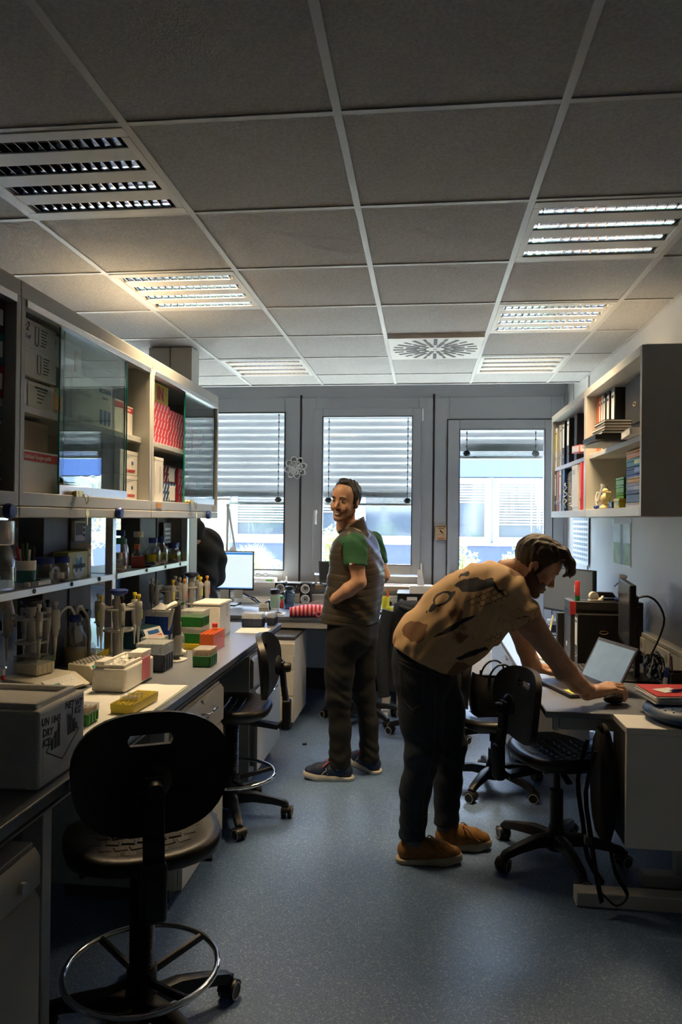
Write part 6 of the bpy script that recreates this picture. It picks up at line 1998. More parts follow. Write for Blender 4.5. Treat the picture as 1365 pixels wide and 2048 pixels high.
# ================================================================== chairs
from mathutils.geometry import delaunay_2d_cdt
def shell_plate(outline, hole, depth, thick, step=.03):
    """plate cut to an outline (with a hole), bent by depth(x, z) and given thickness; lies in the xz plane"""
    pts = [Vector(p) for p in outline]
    no = len(pts)
    edges = [(i, (i + 1) % no) for i in range(no)]
    faces = [list(range(no))]
    if hole:
        h0 = len(pts)
        pts += [Vector(p) for p in hole]
        edges += [(h0 + i, h0 + (i + 1) % len(hole)) for i in range(len(hole))]
        faces.append(list(range(h0, h0 + len(hole)))[::-1])
    xs = [p.x for p in pts]; zs = [p.y for p in pts]
    x = min(xs) + step
    while x < max(xs):
        z = min(zs) + step
        while z < max(zs):
            pts.append(Vector((x, z)))
            z += step
        x += step
    r = delaunay_2d_cdt(pts, edges, faces, 2, 1e-6)
    V, E_, F_ = r[0], r[1], r[2]
    # drop faces outside the outline / inside the hole
    def inside(poly, p):
        c = False
        j = len(poly) - 1
        for i in range(len(poly)):
            a, b = poly[i], poly[j]
            if (a[1] > p[1]) != (b[1] > p[1]) and p[0] < (b[0] - a[0]) * (p[1] - a[1]) / (b[1] - a[1]) + a[0]:
                c = not c
            j = i
        return c
    FF = []
    for f in F_:
        c = sum((V[i] for i in f), Vector((0, 0))) / len(f)
        if inside(outline, c) and not (hole and inside(hole, c)):
            FF.append(list(f))
    used = sorted({i for f in FF for i in f})
    mp = {u: k for k, u in enumerate(used)}
    V = [V[u] for u in used]
    FF = [[mp[i] for i in f] for f in FF]
    n = len(V)
    cnt = {}
    for f in FF:
        for i in range(len(f)):
            cnt[(f[i], f[(i + 1) % len(f)])] = 1
    mb = MB()
    vs = [(p.x, depth(p.x, p.y), p.y) for p in V] + [(p.x, depth(p.x, p.y) + thick, p.y) for p in V]
    fs = [tuple(f) for f in FF] + [tuple(i + n for i in reversed(f)) for f in FF]
    for (a, b) in cnt:
        if (b, a) not in cnt:
            fs.append((b, a, a + n, b + n))
    return mb.add(vs, fs)

def superell(w, h, n=36, e=2.6, zoff=0.0, taper=0.0):
    out = []
    for k in range(n):
        t = 2 * PI * k / n
        c, s = math.cos(t), math.sin(t)
        x = w / 2 * math.copysign(abs(c) ** (2 / e), c)
        z = h / 2 * math.copysign(abs(s) ** (2 / e), s)
        x *= 1 + taper * z / (h / 2)
        out.append((x, z + zoff))
    return out
_backmesh = shell_plate(superell(.42, .335, 40, 2.5, taper=.10),
                        [(-.062 + .0, .09), (-.055, .078), (.055, .078), (.062, .09), (.062, .096), (.055, .108), (-.055, .108), (-.062, .096)],
                        lambda x, z: -.055 + 1.15 * x * x - .25 * z * z + .10 * z * z, .03)
BACK_ME = _backmesh.mesh('backrest', 'pu_black', 60)
def seat_mesh():
    prof = [(0, -.045), (.55, -.045), (.86, -.040), (.97, -.026), (1.0, -.008), (.97, .008), (.88, .014), (.7, .004), (.4, -.002), (0, -.004)]
    n = 36
    out = superell(1, 1, n, 2.6)
    m = MB()
    vs, fs = [], []
    for s, z in prof:
        for x, y in out:
            X, Y = x * .46 * s, y * .43 * s
            zz = z + (.012 if z > -.01 else 0) * ((X / .22) ** 2) * (1 if Y < .1 else .4) - (.02 * max(0, (Y - .1) / .11) ** 2)
            vs.append((X, Y, zz))
    for j in range(len(prof) - 1):
        for k in range(n):
            k2 = (k + 1) % n
            fs.append((j * n + k, j * n + k2, (j + 1) * n + k2, (j + 1) * n + k))
    return m.add(vs, fs).mesh('seat', 'pu_black', 60)
SEAT_ME = seat_mesh()
PAD_ME = MB().frustum(-.021, .021, -.017, .017, 0, -.018, .014, -.014, .014, .005).mesh('seat_pad', 'pu_black')
def leg_mesh():
    m = MB()
    pts = [(.02, .105), (.12, .11), (.22, .092), (.285, .075), (.30, .06)]
    ws = [.03, .026, .021, .018, .016]
    hs = [.032, .028, .022, .02, .02]
    rows = []
    for (x, z), w, h in zip(pts, ws, hs):
        rows.append([(x, -w, z - h), (x, -w * .8, z + h * .5), (x, 0, z + h * .75), (x, w * .8, z + h * .5), (x, w, z - h), (x, -w, z - h)])
    m.sheet(rows)
    e = rows[-1][:5]
    m.add(e, [(0, 1, 2, 3, 4)])
    return m.mesh('leg', 'black_plastic', 50)
LEG_ME = leg_mesh()
def caster_mesh():
    m = MB()
    for s in (-1, 1):
        m.cyl((0, s * .006, .027), (0, s * .026, .027), .027, n=18)
    m.cyl((-.0, 0, .03), (.012, 0, .07), .010, n=8)
    return m.mesh('caster', 'black_plastic', 40)
CAST_ME = caster_mesh()
HUB_ME = MB().lathe([(.0, .052), (.045, .052), (.05, .07), (.048, .12), (.036, .135), (.033, .16)], 18).mesh('hub', 'black_plastic', 45)
def hood_mesh():
    m = MB()
    pts = [(.031 * math.cos(a), .031 * math.sin(a) + .027) for a in [PI * k / 8 * .9 + .15 for k in range(9)]]
    m.sheet([[(x, y, z) for x, z in pts] for y in (-.027, .027)], 0, .002)
    return m.mesh('caster_hood', 'black_plastic', 50)
HOOD_ME = hood_mesh()
RIM_ME = MB().tube([(.025 * math.cos(k * PI / 9), .025 * math.sin(k * PI / 9), 0) for k in range(18)], .0022, 5, closed=True).mesh('wheel_rim', 'grey_plastic', 60)
def lab_chair(label, loc, rz, seat_h, base_rot=0.0, ring=None, pads=False, back_up=.23, back_tilt=.10, back_off=-.235):
    t = thing('lab_chair', label, 'chair', (loc[0], loc[1], 0), rz, 'black moulded swivel lab chairs')
    for k in range(5):
        a = base_rot + k * 2 * PI / 5
        lg = put('leg', LEG_ME, t, rot=(0, 0, a))
        c = put('caster', CAST_ME, lg, loc=(.292, 0, 0), rot=(0, 0, .6 + k))
        put('caster_hood', HOOD_ME, lg, loc=(.292, 0, 0), rot=(0, 0, .6 + k))
        for s in (-1, 1):
            put('wheel_rim', RIM_ME, lg, loc=(.292 - s * .0265 * math.sin(.6 + k), s * .0265 * math.cos(.6 + k), .027), rot=(PI / 2, 0, .6 + k))
    put('hub', HUB_ME, t)
    zc = seat_h - .085
    if ring:
        m = MB()
        pr = []
        z = .15
        while z < zc - .02:
            pr += [(.033, z), (.038, z + .005), (.033, z + .010)]
            z += .010
        pr += [(.030, z), (.030, zc)]
        m.lathe(pr, 16).build('bellows_column', 'black_plastic', t, smooth=35)
        R_ = .225
        g = MB().tube([(R_ * math.cos(a), R_ * math.sin(a), ring) for a in [k * PI / 24 for k in range(48)]], .0095, 10, closed=True)
        fr = g.build('foot_ring', 'chrome', t, smooth=70)
        for k in range(4):
            a = .5 + k * PI / 2
            MB().bar((.03 * math.cos(a), .03 * math.sin(a), ring - .03), (R_ * math.cos(a), R_ * math.sin(a), ring - .004), .016, .022).build('spoke', 'black_plastic', fr, bevel=.003, seg=1)
        MB().cyl((0, 0, ring - .055), (0, 0, ring + .0), .045, n=18).build('ring_clamp', 'black_plastic', fr, smooth=40)
    else:
        MB().cyl((0, 0, .15), (0, 0, zc - .10), .030, n=18).cyl((0, 0, zc - .12), (0, 0, zc), .016, n=14).build('gas_column', 'black_plastic', t, smooth=40)
    MB().box(-.075, .075, -.10, .09, zc, zc + .04).build('seat_plate', 'black_plastic', t, bevel=.006)
    st = put('seat', SEAT_ME, t, loc=(0, .01, seat_h - .008))
    if pads:
        for j in range(7):
            for i in range(7):
                x, y = -.135 + .045 * i + (.02 if j % 2 else 0), -.13 + .043 * j
                if (x / .18) ** 2 + (y / .17) ** 2 < 1:
                    zz = -.003 + .012 * (x / .22) ** 2 + .016 * ((x / .23) ** 2 + (y / .215) ** 2) ** 2 * .6
                    put('seat_pad', PAD_ME, st, loc=(x, y, zz), rot=(-.05, -.22 * x / .18, .15 if j % 2 else -.15))
    yb = back_off
    b = put('backrest', BACK_ME, t, loc=(0, yb + .035, seat_h + back_up), rot=(-back_tilt, 0, 0))
    b.rotation_euler = (back_tilt, 0, PI)
    # L-shaped back bar
    w = .028
    rows = [(-.06, zc + .005), (yb - .01, zc - .02), (yb - .045, zc + .005), (yb - .055, zc + .05), (yb - .035, seat_h + .10), (yb - .022, seat_h + back_up + .02)]
    m = MB()
    for (a, b2) in zip(rows[:-1], rows[1:]):
        m.bar((0, a[0], a[1]), (0, b2[0], b2[1]), 2 * w, .030, 0, up=(1, 0, 0)) if False else m.bar((0, a[0], a[1]), (0, b2[0], b2[1]), 2 * w, .026)
    bb2 = m.build('back_bar', 'black_plastic', t, bevel=.004, seg=2)
    MB().box(-.034, .034, yb - .072, yb - .03, zc - .035, zc + .12).build('bar_cover', 'black_plastic', t, bevel=.012, seg=3)
    MB().lathe([(.024, 0), (.026, .02), (.022, .034), (0, .034)], 10, (0, yb - .035, seat_h + back_up - .01), R=rotm(PI / 2)).build('back_knob', 'black_plastic', bb2, smooth=40)
    MB().lathe([(.045, 0), (.05, .012), (.03, .03)], 18, (0, yb + .005, seat_h + back_up - .0), R=rotm(PI / 2)).build('back_mount', 'black_plastic', bb2, smooth=45)
    MB().bar((.06, -.02, zc + .015), (.20, -.05, zc + .0), .03, .012).build('lever', 'black_plastic', t, bevel=.004)
    MB().bar((-.06, .03, zc + .015), (-.18, .02, zc - .03), .022, .010).build('lever', 'black_plastic', t, bevel=.004)
    return t
lab_chair('tall black lab chair with foot ring in the left foreground', (-.83, 2.125), .47, .60, .26, .20, True, .235)
lab_chair('black lab chair with foot ring tucked under the left bench', (-.985, 3.725), 1.62, .575, -.28, .22, True, .21)
lab_chair('black swivel chair behind the smiling man at the window desk', (-.47, 5.62), -.1, .42, .606, None, True, .20)
lab_chair('black swivel chair with the denim jacket hung over its back', (.06, 5.30), -.35, .47, 1.0, None, False, .25)
lab_chair('black swivel chair carrying the black handbag', (.41, 4.34), -1.45, .41, .628, None, False, .22)
lab_chair('black swivel chair in front of the laptop desk at the right', (.612, 3.45), -1.25, .505, 1.146, None, True, .21)

# black handbag on the chair
def handbag():
    t = thing('handbag', 'shiny black tote bag with ring handles on a swivel chair', 'handbag', (.425, 4.33, .426), .30)
    mat('leather', (0.012, 0.012, 0.012), 0.28, vary=0.2, vscale=20, bump=0.06, bscale=90)
    rows = []
    for i in range(9):
        u = i / 8
        w, d = .145 + .015 * math.sin(PI * u) - .0 * u, .075 + .02 * math.sin(PI * u) - .035 * u
        r = []
        for j in range(20):
            a = 2 * PI * j / 20
            c, s = math.cos(a), math.sin(a)
            e = .55
            r.append((w * math.copysign(abs(c) ** e, c), d * math.copysign(abs(s) ** e, s) * (1 + .15 * math.sin(3 * a) * u), .215 * u + (.03 * abs(c) ** 2 * u * u)))
        r.append(r[0])
        rows.append(r)
    MB().sheet(rows, 0, .003).build('bag_body', 'leather', t, smooth=60)
    MB().box(-.14, .14, -.07, .07, 0, .006).build('bottom', 'leather', t)
    for s in (-1, 1):
        MB().tube([(.075 * math.cos(a), s * .062 - s * .02 * math.sin(a) - .028 * (1 - abs(math.sin(a))) * 0, .20 + .10 * math.sin(a) * (1 if s > 0 else -1)) for a in [k * PI / 14 for k in range(28)]], .006, 7, closed=True).build('handle', 'leather', t, smooth=60)
        for x in (-.07, .07):
            MB().box(x - .008, x + .008, s * .068 - .004, s * .068 + .004, .18, .24).build('handle_tab', 'leather', t, bevel=.002, seg=1)
    MB().box(-.012, .012, -.078, -.074, .17, .178).build('zip_pull', 'brass', t)
    MB().box(-.04, -.02, -.082, -.078, .10, .106).build('zip_pull', 'brass', t)
handbag()

def draped(name, label, cat, c, rz, w, d, h, material, seed, sleeve=None, top_w=.8):
    """a jacket hung over a chair back: folded sheet over a rounded top, with folds"""
    rnd = random.Random(seed)
    t = thing(name, label, cat, c, rz)
    n = 22
    rows = []
    zs = [-h, -.8 * h, -.6 * h, -.4 * h, -.2 * h, -.07 * h, 0]
    def ring(zz, k):
        u = -zz / h
        ww = w * (top_w + (1 - top_w) * min(1, u * 1.6))
        r = []
        for j in range(n):
            a = 2 * PI * j / n
            ca, sa = math.cos(a), math.sin(a)
            f = 1 + .10 * u * math.sin(5 * a + seed) + .06 * u * math.sin(9 * a + 2 * seed)
            r.append((ww / 2 * math.copysign(abs(ca) ** .8, ca) * f, d / 2 * math.copysign(abs(sa) ** .8, sa) * (f + .2 * u), zz + .02 * u * math.sin(3 * a + seed)))
        r.append(r[0])
        return r
    rows = [ring(z, i) for i, z in enumerate(zs)]
    top = [(x * .75, y * .45, .022) for x, y, z in rows[-1]]
    top2 = [(x * .3, y * .1, .03) for x, y, z in rows[-1]]
    MB().sheet(rows + [top, top2]).build('garment', material, t, smooth=80)
    if sleeve:
        for s in sleeve:
            MB().tube([(s * w * .46, -.02, -.05), (s * w * .56, -.05, -.22 * h / .5), (s * w * .54, -.06, -.65 * h), (s * w * .50, -.05, -1.04 * h)], .05, 10, rr=[.055, .058, .052, .045], flat=.7).build('sleeve', material, t, smooth=70)
    MB().tube([(-w * .25, -d * .5, -.01), (0, -d * .62, -.03), (w * .25, -d * .5, -.01)], .016, 8).build('collar', material, t, smooth=70)
    return t
mat('denim', (0.012, 0.018, 0.029), 0.8, vary=0.25, vscale=60, bump=0.15, bscale=300)
mat('denim_blue', (0.05, 0.12, 0.22), 0.8, vary=0.25, vscale=60)
mat('cloth_black', (0.005, 0.005, 0.0055), 0.85, vary=0.25, vscale=50, bump=0.1, bscale=200)
draped('denim_jacket', 'dark denim jacket hanging over a swivel chair back', 'jacket', (-.04, 5.085, .955), -.35, .44, .12, .62, 'denim', 2, (-1,))
draped('black_jacket', 'black jacket hung on the chair with the handbag', 'jacket', (.150, 4.32, .745), -1.45, .40, .12, .52, 'cloth_black', 5, (1,))
# backpack hanging at the end unit
bp = thing('backpack', 'black backpack with straps hanging beside the white end unit', 'backpack', (.735, 3.10, .275))
rows = []
for i in range(9):
    u = i / 8
    q = (math.sin(PI * (.08 + .88 * u)) ** .35)
    r = []
    for j in range(16):
        a = 2 * PI * j / 16
        c, s = math.cos(a), math.sin(a)
        r.append((.042 * q * math.copysign(abs(c) ** .7, c), .12 * q * math.copysign(abs(s) ** .7, s), .42 * u))
    r.append(r[0])
    rows.append(r)
MB().sheet(rows).build('pack', 'cloth_black', bp, smooth=70)
MB().tube([(.0, -.05, .40), (0, -.05, .43), (.0, .0, .44), (0, .04, .41)], .010, 6).build('grab_loop', 'cloth_black', bp, smooth=60)
for k, y in enumerate((-.09, .06)):
    MB().tube([(-.05, y, .36), (-.09, y - .01, .2), (-.07, y - .02, .02), (-.05, y - .02, -.12), (-.03 + .04 * k, y - .03, -.22)], .016, 6, flat=.25).build('strap', 'cloth_black', bp, smooth=60)
MB().tube([(.0, -.10, .02), (.02, -.12, -.10), (.07, -.11, -.19), (.03, -.1, -.24), (-.02, -.1, -.2)], .013, 6, flat=.3).build('strap', 'cloth_black', bp, smooth=60)
MB().box(-.095, -.07, -.12, -.09, .0, .03).build('buckle', 'dark_grey', bp)
# cables on the floor under the desks
fcb = thing('floor_cables', 'black cables hanging under the window desk by the chair', 'cable', (-.32, 5.75, 0))
for k in range(5):
    MB().tube([(.02 * k, .5, .70), (.03 * k - .05, .25, .42 - .03 * k), (.12 + .02 * k, .1, .33 - .04 * k), (.2, .2, .5), (.24 + .01 * k, .35, .72)], .005, 5).build('cable', 'black_plastic', fcb, smooth=60)
cp_ = tag(MB().obox((0, 0, .006), (.03, .015, .012), rotm(0, 0, .4)).build('clip_piece', 'black_plastic', loc=(-.80, 4.95, 0), bevel=.003), 'small black plastic piece lying on the blue floor', 'debris')
# garment on a chair in the far bay, seen through the rack
lab_chair('black swivel chair in the far bay seen through the rack', (-2.42, 5.09), 2.2, .48, .3, None, False, .23)
draped('blue_garment', 'blue denim garment on a chair in the far bay', 'jacket', (-2.22, 5.24, 1.10), 2.2, .42, .16, .45, 'denim_blue', 4)
scf = thing('scarf', 'tan scarf lying on the blue denim garment', 'scarf', (-2.22, 5.24, 1.125), 2.2)
mat('scarf_tan', (0.55, 0.27, 0.14), 0.8, vary=0.2, vscale=30)
MB().tube([(-.14, -.04, .0), (-.08, .0, .03), (0, .02, .035), (.08, 0, .03), (.14, -.05, .0)], .03, 8).build('roll', 'scarf_tan', scf, smooth=70)

# ================================================================== people
class SDF:
    """signed distance field sampled on a grid; turned into one closed, continuous surface"""
    def __init__(s, lo, hi, h):
        s.lo, s.h = np.array(lo, np.float32), h
        s.n = np.ceil((np.array(hi) - np.array(lo)) / h).astype(int) + 1
        s.D = np.full(tuple(s.n), .12, np.float32)
    def _blk(s, lo, hi, pad):
        a = np.maximum(0, np.floor((np.array(lo) - pad - s.lo) / s.h).astype(int))
        b = np.minimum(s.n, np.ceil((np.array(hi) + pad - s.lo) / s.h).astype(int) + 1)
        if np.any(b <= a):
            return None
        sl = tuple(slice(i, j) for i, j in zip(a, b))
        g = [(s.lo[k] + s.h * np.arange(a[k], b[k], dtype=np.float32)) for k in range(3)]
        P = np.stack(np.meshgrid(*g, indexing='ij'), -1)
        return sl, P
    def _join(s, sl, d, k):
        o = s.D[sl]
        if k <= 0:
            s.D[sl] = np.minimum(o, d)
        else:
            h = np.clip(.5 + .5 * (o - d) / k, 0, 1)
            s.D[sl] = o * (1 - h) + d * h - k * h * (1 - h)
    def cap(s, p0, p1, r0, r1=None, k=.02):
        r1 = r0 if r1 is None else r1
        p0, p1 = np.array(p0, np.float32), np.array(p1, np.float32)
        R = max(r0, r1)
        q = s._blk(np.minimum(p0, p1) - R, np.maximum(p0, p1) + R, k + .03)
        if q is None:
            return s
        sl, P = q
        d = p1 - p0
        t = np.clip(((P - p0) @ d) / max(1e-9, float(d @ d)), 0, 1)
        dist = np.linalg.norm(P - p0 - t[..., None] * d, axis=-1) - (r0 + (r1 - r0) * t)
        s._join(sl, dist, k)
        return s
    def chain(s, pts, rs, k=.02):
        for a, b, c, d in zip(pts[:-1], pts[1:], rs[:-1], rs[1:]):
            s.cap(a, b, c, d, k)
        return s
    def _elld(s, c, r, R, pad):
        c, r = np.array(c, np.float32), np.array(r, np.float32)
        m = float(r.max())
        q = s._blk(c - m, c + m, pad)
        if q is None:
            return None
        sl, P = q
        Q = P - c
        if R is not None:
            Q = Q @ np.array(R, np.float32)
        k0 = np.linalg.norm(Q / r, axis=-1)
        k1 = np.linalg.norm(Q / (r * r), axis=-1) + 1e-6
        return sl, k0 * (k0 - 1) / k1
    def ell(s, c, r, k=.02, R=None):
        q = s._elld(c, r, R, k + .03)
        if q:
            s._join(q[0], q[1], k)
        return s
    def sub(s, c, r, k=.006, R=None):
        q = s._elld(c, r, R, k + .02)
        if q:
            sl, d = q
            o, d = s.D[sl], -d
            h = np.clip(.5 - .5 * (o - d) / k, 0, 1)
            s.D[sl] = o * (1 - h) + d * h + k * h * (1 - h)
        return s
    def cut(s, p, n):
        """remove everything on the side the normal n points to"""
        g = [(s.lo[k] + s.h * np.arange(s.n[k], dtype=np.float32)) for k in range(3)]
        n = np.array(n, np.float32); n /= np.linalg.norm(n)
        d = (g[0] - p[0])[:, None, None] * n[0] + (g[1] - p[1])[None, :, None] * n[1] + (g[2] - p[2])[None, None, :] * n[2]
        s.D = np.maximum(s.D, d.astype(np.float32))
        return s
    def ripple(s, fn):
        g = [(s.lo[k] + s.h * np.arange(s.n[k], dtype=np.float32)) for k in range(3)]
        s.D = s.D + fn(g[0][:, None, None], g[1][None, :, None], g[2][None, None, :]).astype(np.float32)
        return s
    def mesh(s):
        D = s.D
        ins = D < 0
        A = [ins[i:ins.shape[0] - 1 + i, j:ins.shape[1] - 1 + j, k:ins.shape[2] - 1 + k] for i in (0, 1) for j in (0, 1) for k in (0, 1)]
        cnt = sum(a.astype(np.int8) for a in A)
        act = (cnt > 0) & (cnt < 8)
        ci = np.argwhere(act)
        idx = np.full(act.shape, -1, np.int64)
        idx[tuple(ci.T)] = np.arange(len(ci))
        acc = np.zeros((len(ci), 3), np.float32)
        num = np.zeros(len(ci), np.float32)
        cor = [(i, j, k) for i in (0, 1) for j in (0, 1) for k in (0, 1)]
        for a in range(8):
            for b in range(a + 1, 8):
                if sum(abs(x - y) for x, y in zip(cor[a], cor[b])) != 1:
                    continue
                pa, pb = ci + np.array(cor[a]), ci + np.array(cor[b])
                da, db = D[tuple(pa.T)], D[tuple(pb.T)]
                m = (da < 0) != (db < 0)
                t = np.where(m, da / np.where(m, da - db, 1), 0)[:, None]
                acc += np.where(m[:, None], pa + t * (pb - pa), 0)
                num += m
        V = s.lo + s.h * (acc / num[:, None])
        F = []
        for ax in range(3):
            u, v = (ax + 1) % 3, (ax + 2) % 3
            sl0 = [slice(None)] * 3; sl1 = [slice(None)] * 3
            sl0[ax] = slice(0, -1); sl1[ax] = slice(1, None)
            e = np.argwhere(ins[tuple(sl0)] != ins[tuple(sl1)])
            e = e[(e[:, u] > 0) & (e[:, v] > 0) & (e[:, u] < act.shape[u]) & (e[:, v] < act.shape[v])]
            if not len(e):
                continue
            q = []
            for du, dv in ((-1, -1), (0, -1), (0, 0), (-1, 0)):
                c = e.copy(); c[:, u] += du; c[:, v] += dv
                q.append(idx[tuple(c.T)])
            q = np.stack(q, 1)
            fl = ins[tuple(e.T)]
            q[~fl] = q[~fl][:, ::-1]
            F.append(q)
        return V, np.concatenate(F)

def flesh(name, parts, mats, parent, base, assign=None):
    """join (V, F) pieces into one mesh object; assign(V centres) -> material index"""
    Vs, Fs, o = [], [], 0
    for V, F in parts:
        Vs.append(V); Fs.append(F + o); o += len(V)
    V = np.concatenate(Vs); F = np.concatenate(Fs)
    me = bpy.data.meshes.new(name)
    me.from_pydata((V - np.array(base)).tolist(), [], F.tolist())
    for m in mats:
        me.materials.append(MATS[m])
    if assign is not None:
        mi = assign(V[F].mean(1))
        me.polygons.foreach_set('material_index', mi.astype(np.int32))
    me.polygons.foreach_set('use_smooth', [True] * len(me.polygons))
    me.update()
    return put(name, me, parent)

def frame_of(c, fwd, up=(0, 0, 1), roll=0.0):
    f = Vector(fwd).normalized()
    x = f.cross(Vector(up)).normalized()
    u = x.cross(f)
    if roll:
        R = Matrix.Rotation(roll, 3, f)
        x, u = R @ x, R @ u
    T = np.eye(4)
    for i in range(3):
        T[i, 0], T[i, 1], T[i, 2], T[i, 3] = x[i], f[i], u[i], c[i]
    return T
def xf(T, V):
    return V @ T[:3, :3].T + T[:3, 3]

def head_sdf(smile=False, h=.003, neck=((0, -.015, -.03), (0, -.05, -.17))):
    s = SDF((-.11, -.14, -.22), (.11, .15, .15), h)
    s.ell((0, -.008, .042), (.075, .098, .083), .0)
    s.ell((0, .03, .05), (.060, .062, .058), .03)
    s.ell((0, .035, -.02), (.060, .056, .072), .03)
    s.ell((0, .034, -.066), (.047, .050, .044), .025)
    for q in (-1, 1):
        s.cap((q * .054, -.002, -.05), (q * .018, .074, -.098), .018, .014, .022)
        s.ell((q * .042, .066, -.022), (.022, .022, .020), .02)
        if smile:
            s.ell((q * .040, .074, -.040), (.017, .015, .015), .012)
    s.ell((0, .078, -.100), (.022, .018, .017), .016)
    s.cap((-.040, .084, .034), (.040, .084, .034), .008, None, .014)
    s.cap((0, .086, .018), (0, .110, -.022), .0075, .011, .010)
    for q in (-1, 1):
        s.ell((q * .0115, .099, -.029), (.0075, .0095, .0075), .006)
        s.sub((q * .031, .102, .0135), (.018, .014, .0095), .008)
        s.ell((q * .031, .080, .013), (.0155, .0115, .0105), .004)
    dz = .006 if smile else 0
    s.chain([(-.027, .080, -.057 + dz), (-.012, .094, -.056), (.012, .094, -.056), (.027, .080, -.057 + dz)], [.004, .006, .006, .004], .006)
    s.chain([(-.024, .080, -.063 + dz), (-.010, .093, -.0705), (.010, .093, -.0705), (.024, .080, -.063 + dz)], [.004, .0065, .0065, .004], .006)
    if smile:
        s.sub((0, .102, -.063), (.021, .010, .0042), .003)
    s.cap(neck[0], neck[1], .056, .060, .03)
    for q in (-1, 1):
        R = np.array(rotm(.25, 0, q * -.35))
        s.ell((q * .079, -.014, .0), (.009, .019, .032), .008, R)
        s.ell((q * .077, -.004, -.026), (.007, .009, .010), .006)
        s.sub((q * .089, -.008, .004), (.007, .010, .018), .004)
    return s
def head_regions(T, beard, lips=True):
    """material index by place on the head: 0 skin, 1 stubble, 2 lips"""
    inv = np.linalg.inv(T)
    def f(C):
        P = C @ inv[:3, :3].T + inv[:3, 3]
        x, y, z = np.abs(P[:, 0]), P[:, 1], P[:, 2]
        near = (np.linalg.norm(P, axis=1) < .19)
        m = np.zeros(len(C))
        jaw = near & (z < -.012 - .55 * (y - .0) * (y < .06) - .33 * .06 * (y >= .06)) & (z > -.135) & (y > -.012)
        jaw |= near & (z < -.032) & (z > -.125) & (y > .05) & (x < .045) & ~((z > -.052) & (x > .03))
        jaw &= ~((z < -.10) & (y < .03))
        m[jaw & (beard > 0)] = 1
        li = near & (y > .074) & (z < -.049) & (z > -.077) & (x < .027)
        m[li] = 2
        return m
    return f

def hand_sdf(curl, spread=.0, side=1, thumb=0, h=.0028):
    """palm down, wrist at the origin, fingers towards +y; side = +1: thumb on -x"""
    s = SDF((-.09, -.10, -.12), (.09, .22, .06), h)
    kn = [(-.030, .088, .004), (-.010, .094, .008), (.011, .090, .006), (.030, .080, .001)]
    s.cap((-.006, -.03, .0), (-.004, .02, .0), .025, .024, .01)
    s.cap((.010, -.03, .0), (.010, .02, .0), .023, .022, .012)
    for i, p in enumerate(kn):
        s.cap(((-.014, -.004, .006, .015)[i], .018, 0), p, .017, .0125, .012)
    seg = [(.040, .025, .021), (.045, .029, .022), (.042, .027, .022), (.033, .021, .019)]
    for i, p in enumerate(kn):
        a = 0.0
        q = np.array(p)
        sx = (i - 1.5) * (.06 + spread)
        rr = (.0098, .0102, .0096, .0085)[i]
        for j, L in enumerate(seg[i]):
            a += curl[j] * (1 + .06 * i)
            d = np.array((math.sin(sx), math.cos(a) * math.cos(sx), -math.sin(a)))
            q2 = q + L * d
            s.cap(q, q2, rr * (1 - .08 * j), rr * (1 - .08 * (j + 1)), .0045)
            q = q2
    t = [(-.020, .018, -.006), (-.042, .050, -.014 - thumb), (-.050, .080, -.022 - thumb), (-.046, .102, -.030 - thumb)]
    s.chain(t, [.016, .0125, .011, .009], .008)
    V, F = s.mesh()
    if side < 0:
        V = V * np.array((-1, 1, 1)); F = F[:, ::-1]
    return V, F

mat('skin', (0.56, 0.32, 0.21), 0.48, vary=0.10, vscale=40, spec=0.4)
mat('skin_stubble', (0.30, 0.165, 0.11), 0.6, vary=0.25, vscale=180)
mat('skin_beard', (0.085, 0.045, 0.028), 0.65, vary=0.3, vscale=180)
mat('lips', (0.31, 0.155, 0.12), 0.5)
mat('teeth', (0.78, 0.74, 0.66), 0.3)
mat('eye_white', (0.75, 0.73, 0.70), 0.2)
mat('iris', (0.018, 0.011, 0.008), 0.15)
mat('hair_black', (0.010, 0.008, 0.007), 0.5, vary=0.4, vscale=120, bump=0.5, bscale=220)
mat('hair_brown', (0.045, 0.028, 0.015), 0.45, vary=0.4, vscale=120, bump=0.5, bscale=220)
mat('vest', (0.052, 0.043, 0.030), 0.36, vary=0.10, vscale=16, bump=0.10, bscale=60)
mat('tee_green', (0.010, 0.085, 0.033), 0.8, vary=0.08, vscale=60)
mat('trouser_black', (0.008, 0.0078, 0.0076), 0.8, vary=0.2, vscale=40, bump=0.1, bscale=90)
mat('jeans_dark', (0.010, 0.017, 0.030), 0.8, vary=0.25, vscale=60, bump=0.12, bscale=200)
mat('shoe_navy', (0.010, 0.022, 0.065), 0.7, vary=0.2, vscale=120)
mat('shoe_brown', (0.24, 0.11, 0.025), 0.75, vary=0.25, vscale=50, bump=0.1, bscale=120)
mat('sole_white', (0.62, 0.58, 0.50), 0.6, vary=0.08, vscale=30)
mat('sole_tan', (0.42, 0.35, 0.25), 0.6, vary=0.1, vscale=30)
mat('tee_grey', (0.16, 0.16, 0.13), 0.8, vary=0.1, vscale=50)
mat('hoodie', (0.009, 0.009, 0.010), 0.9, vary=0.2, vscale=50)
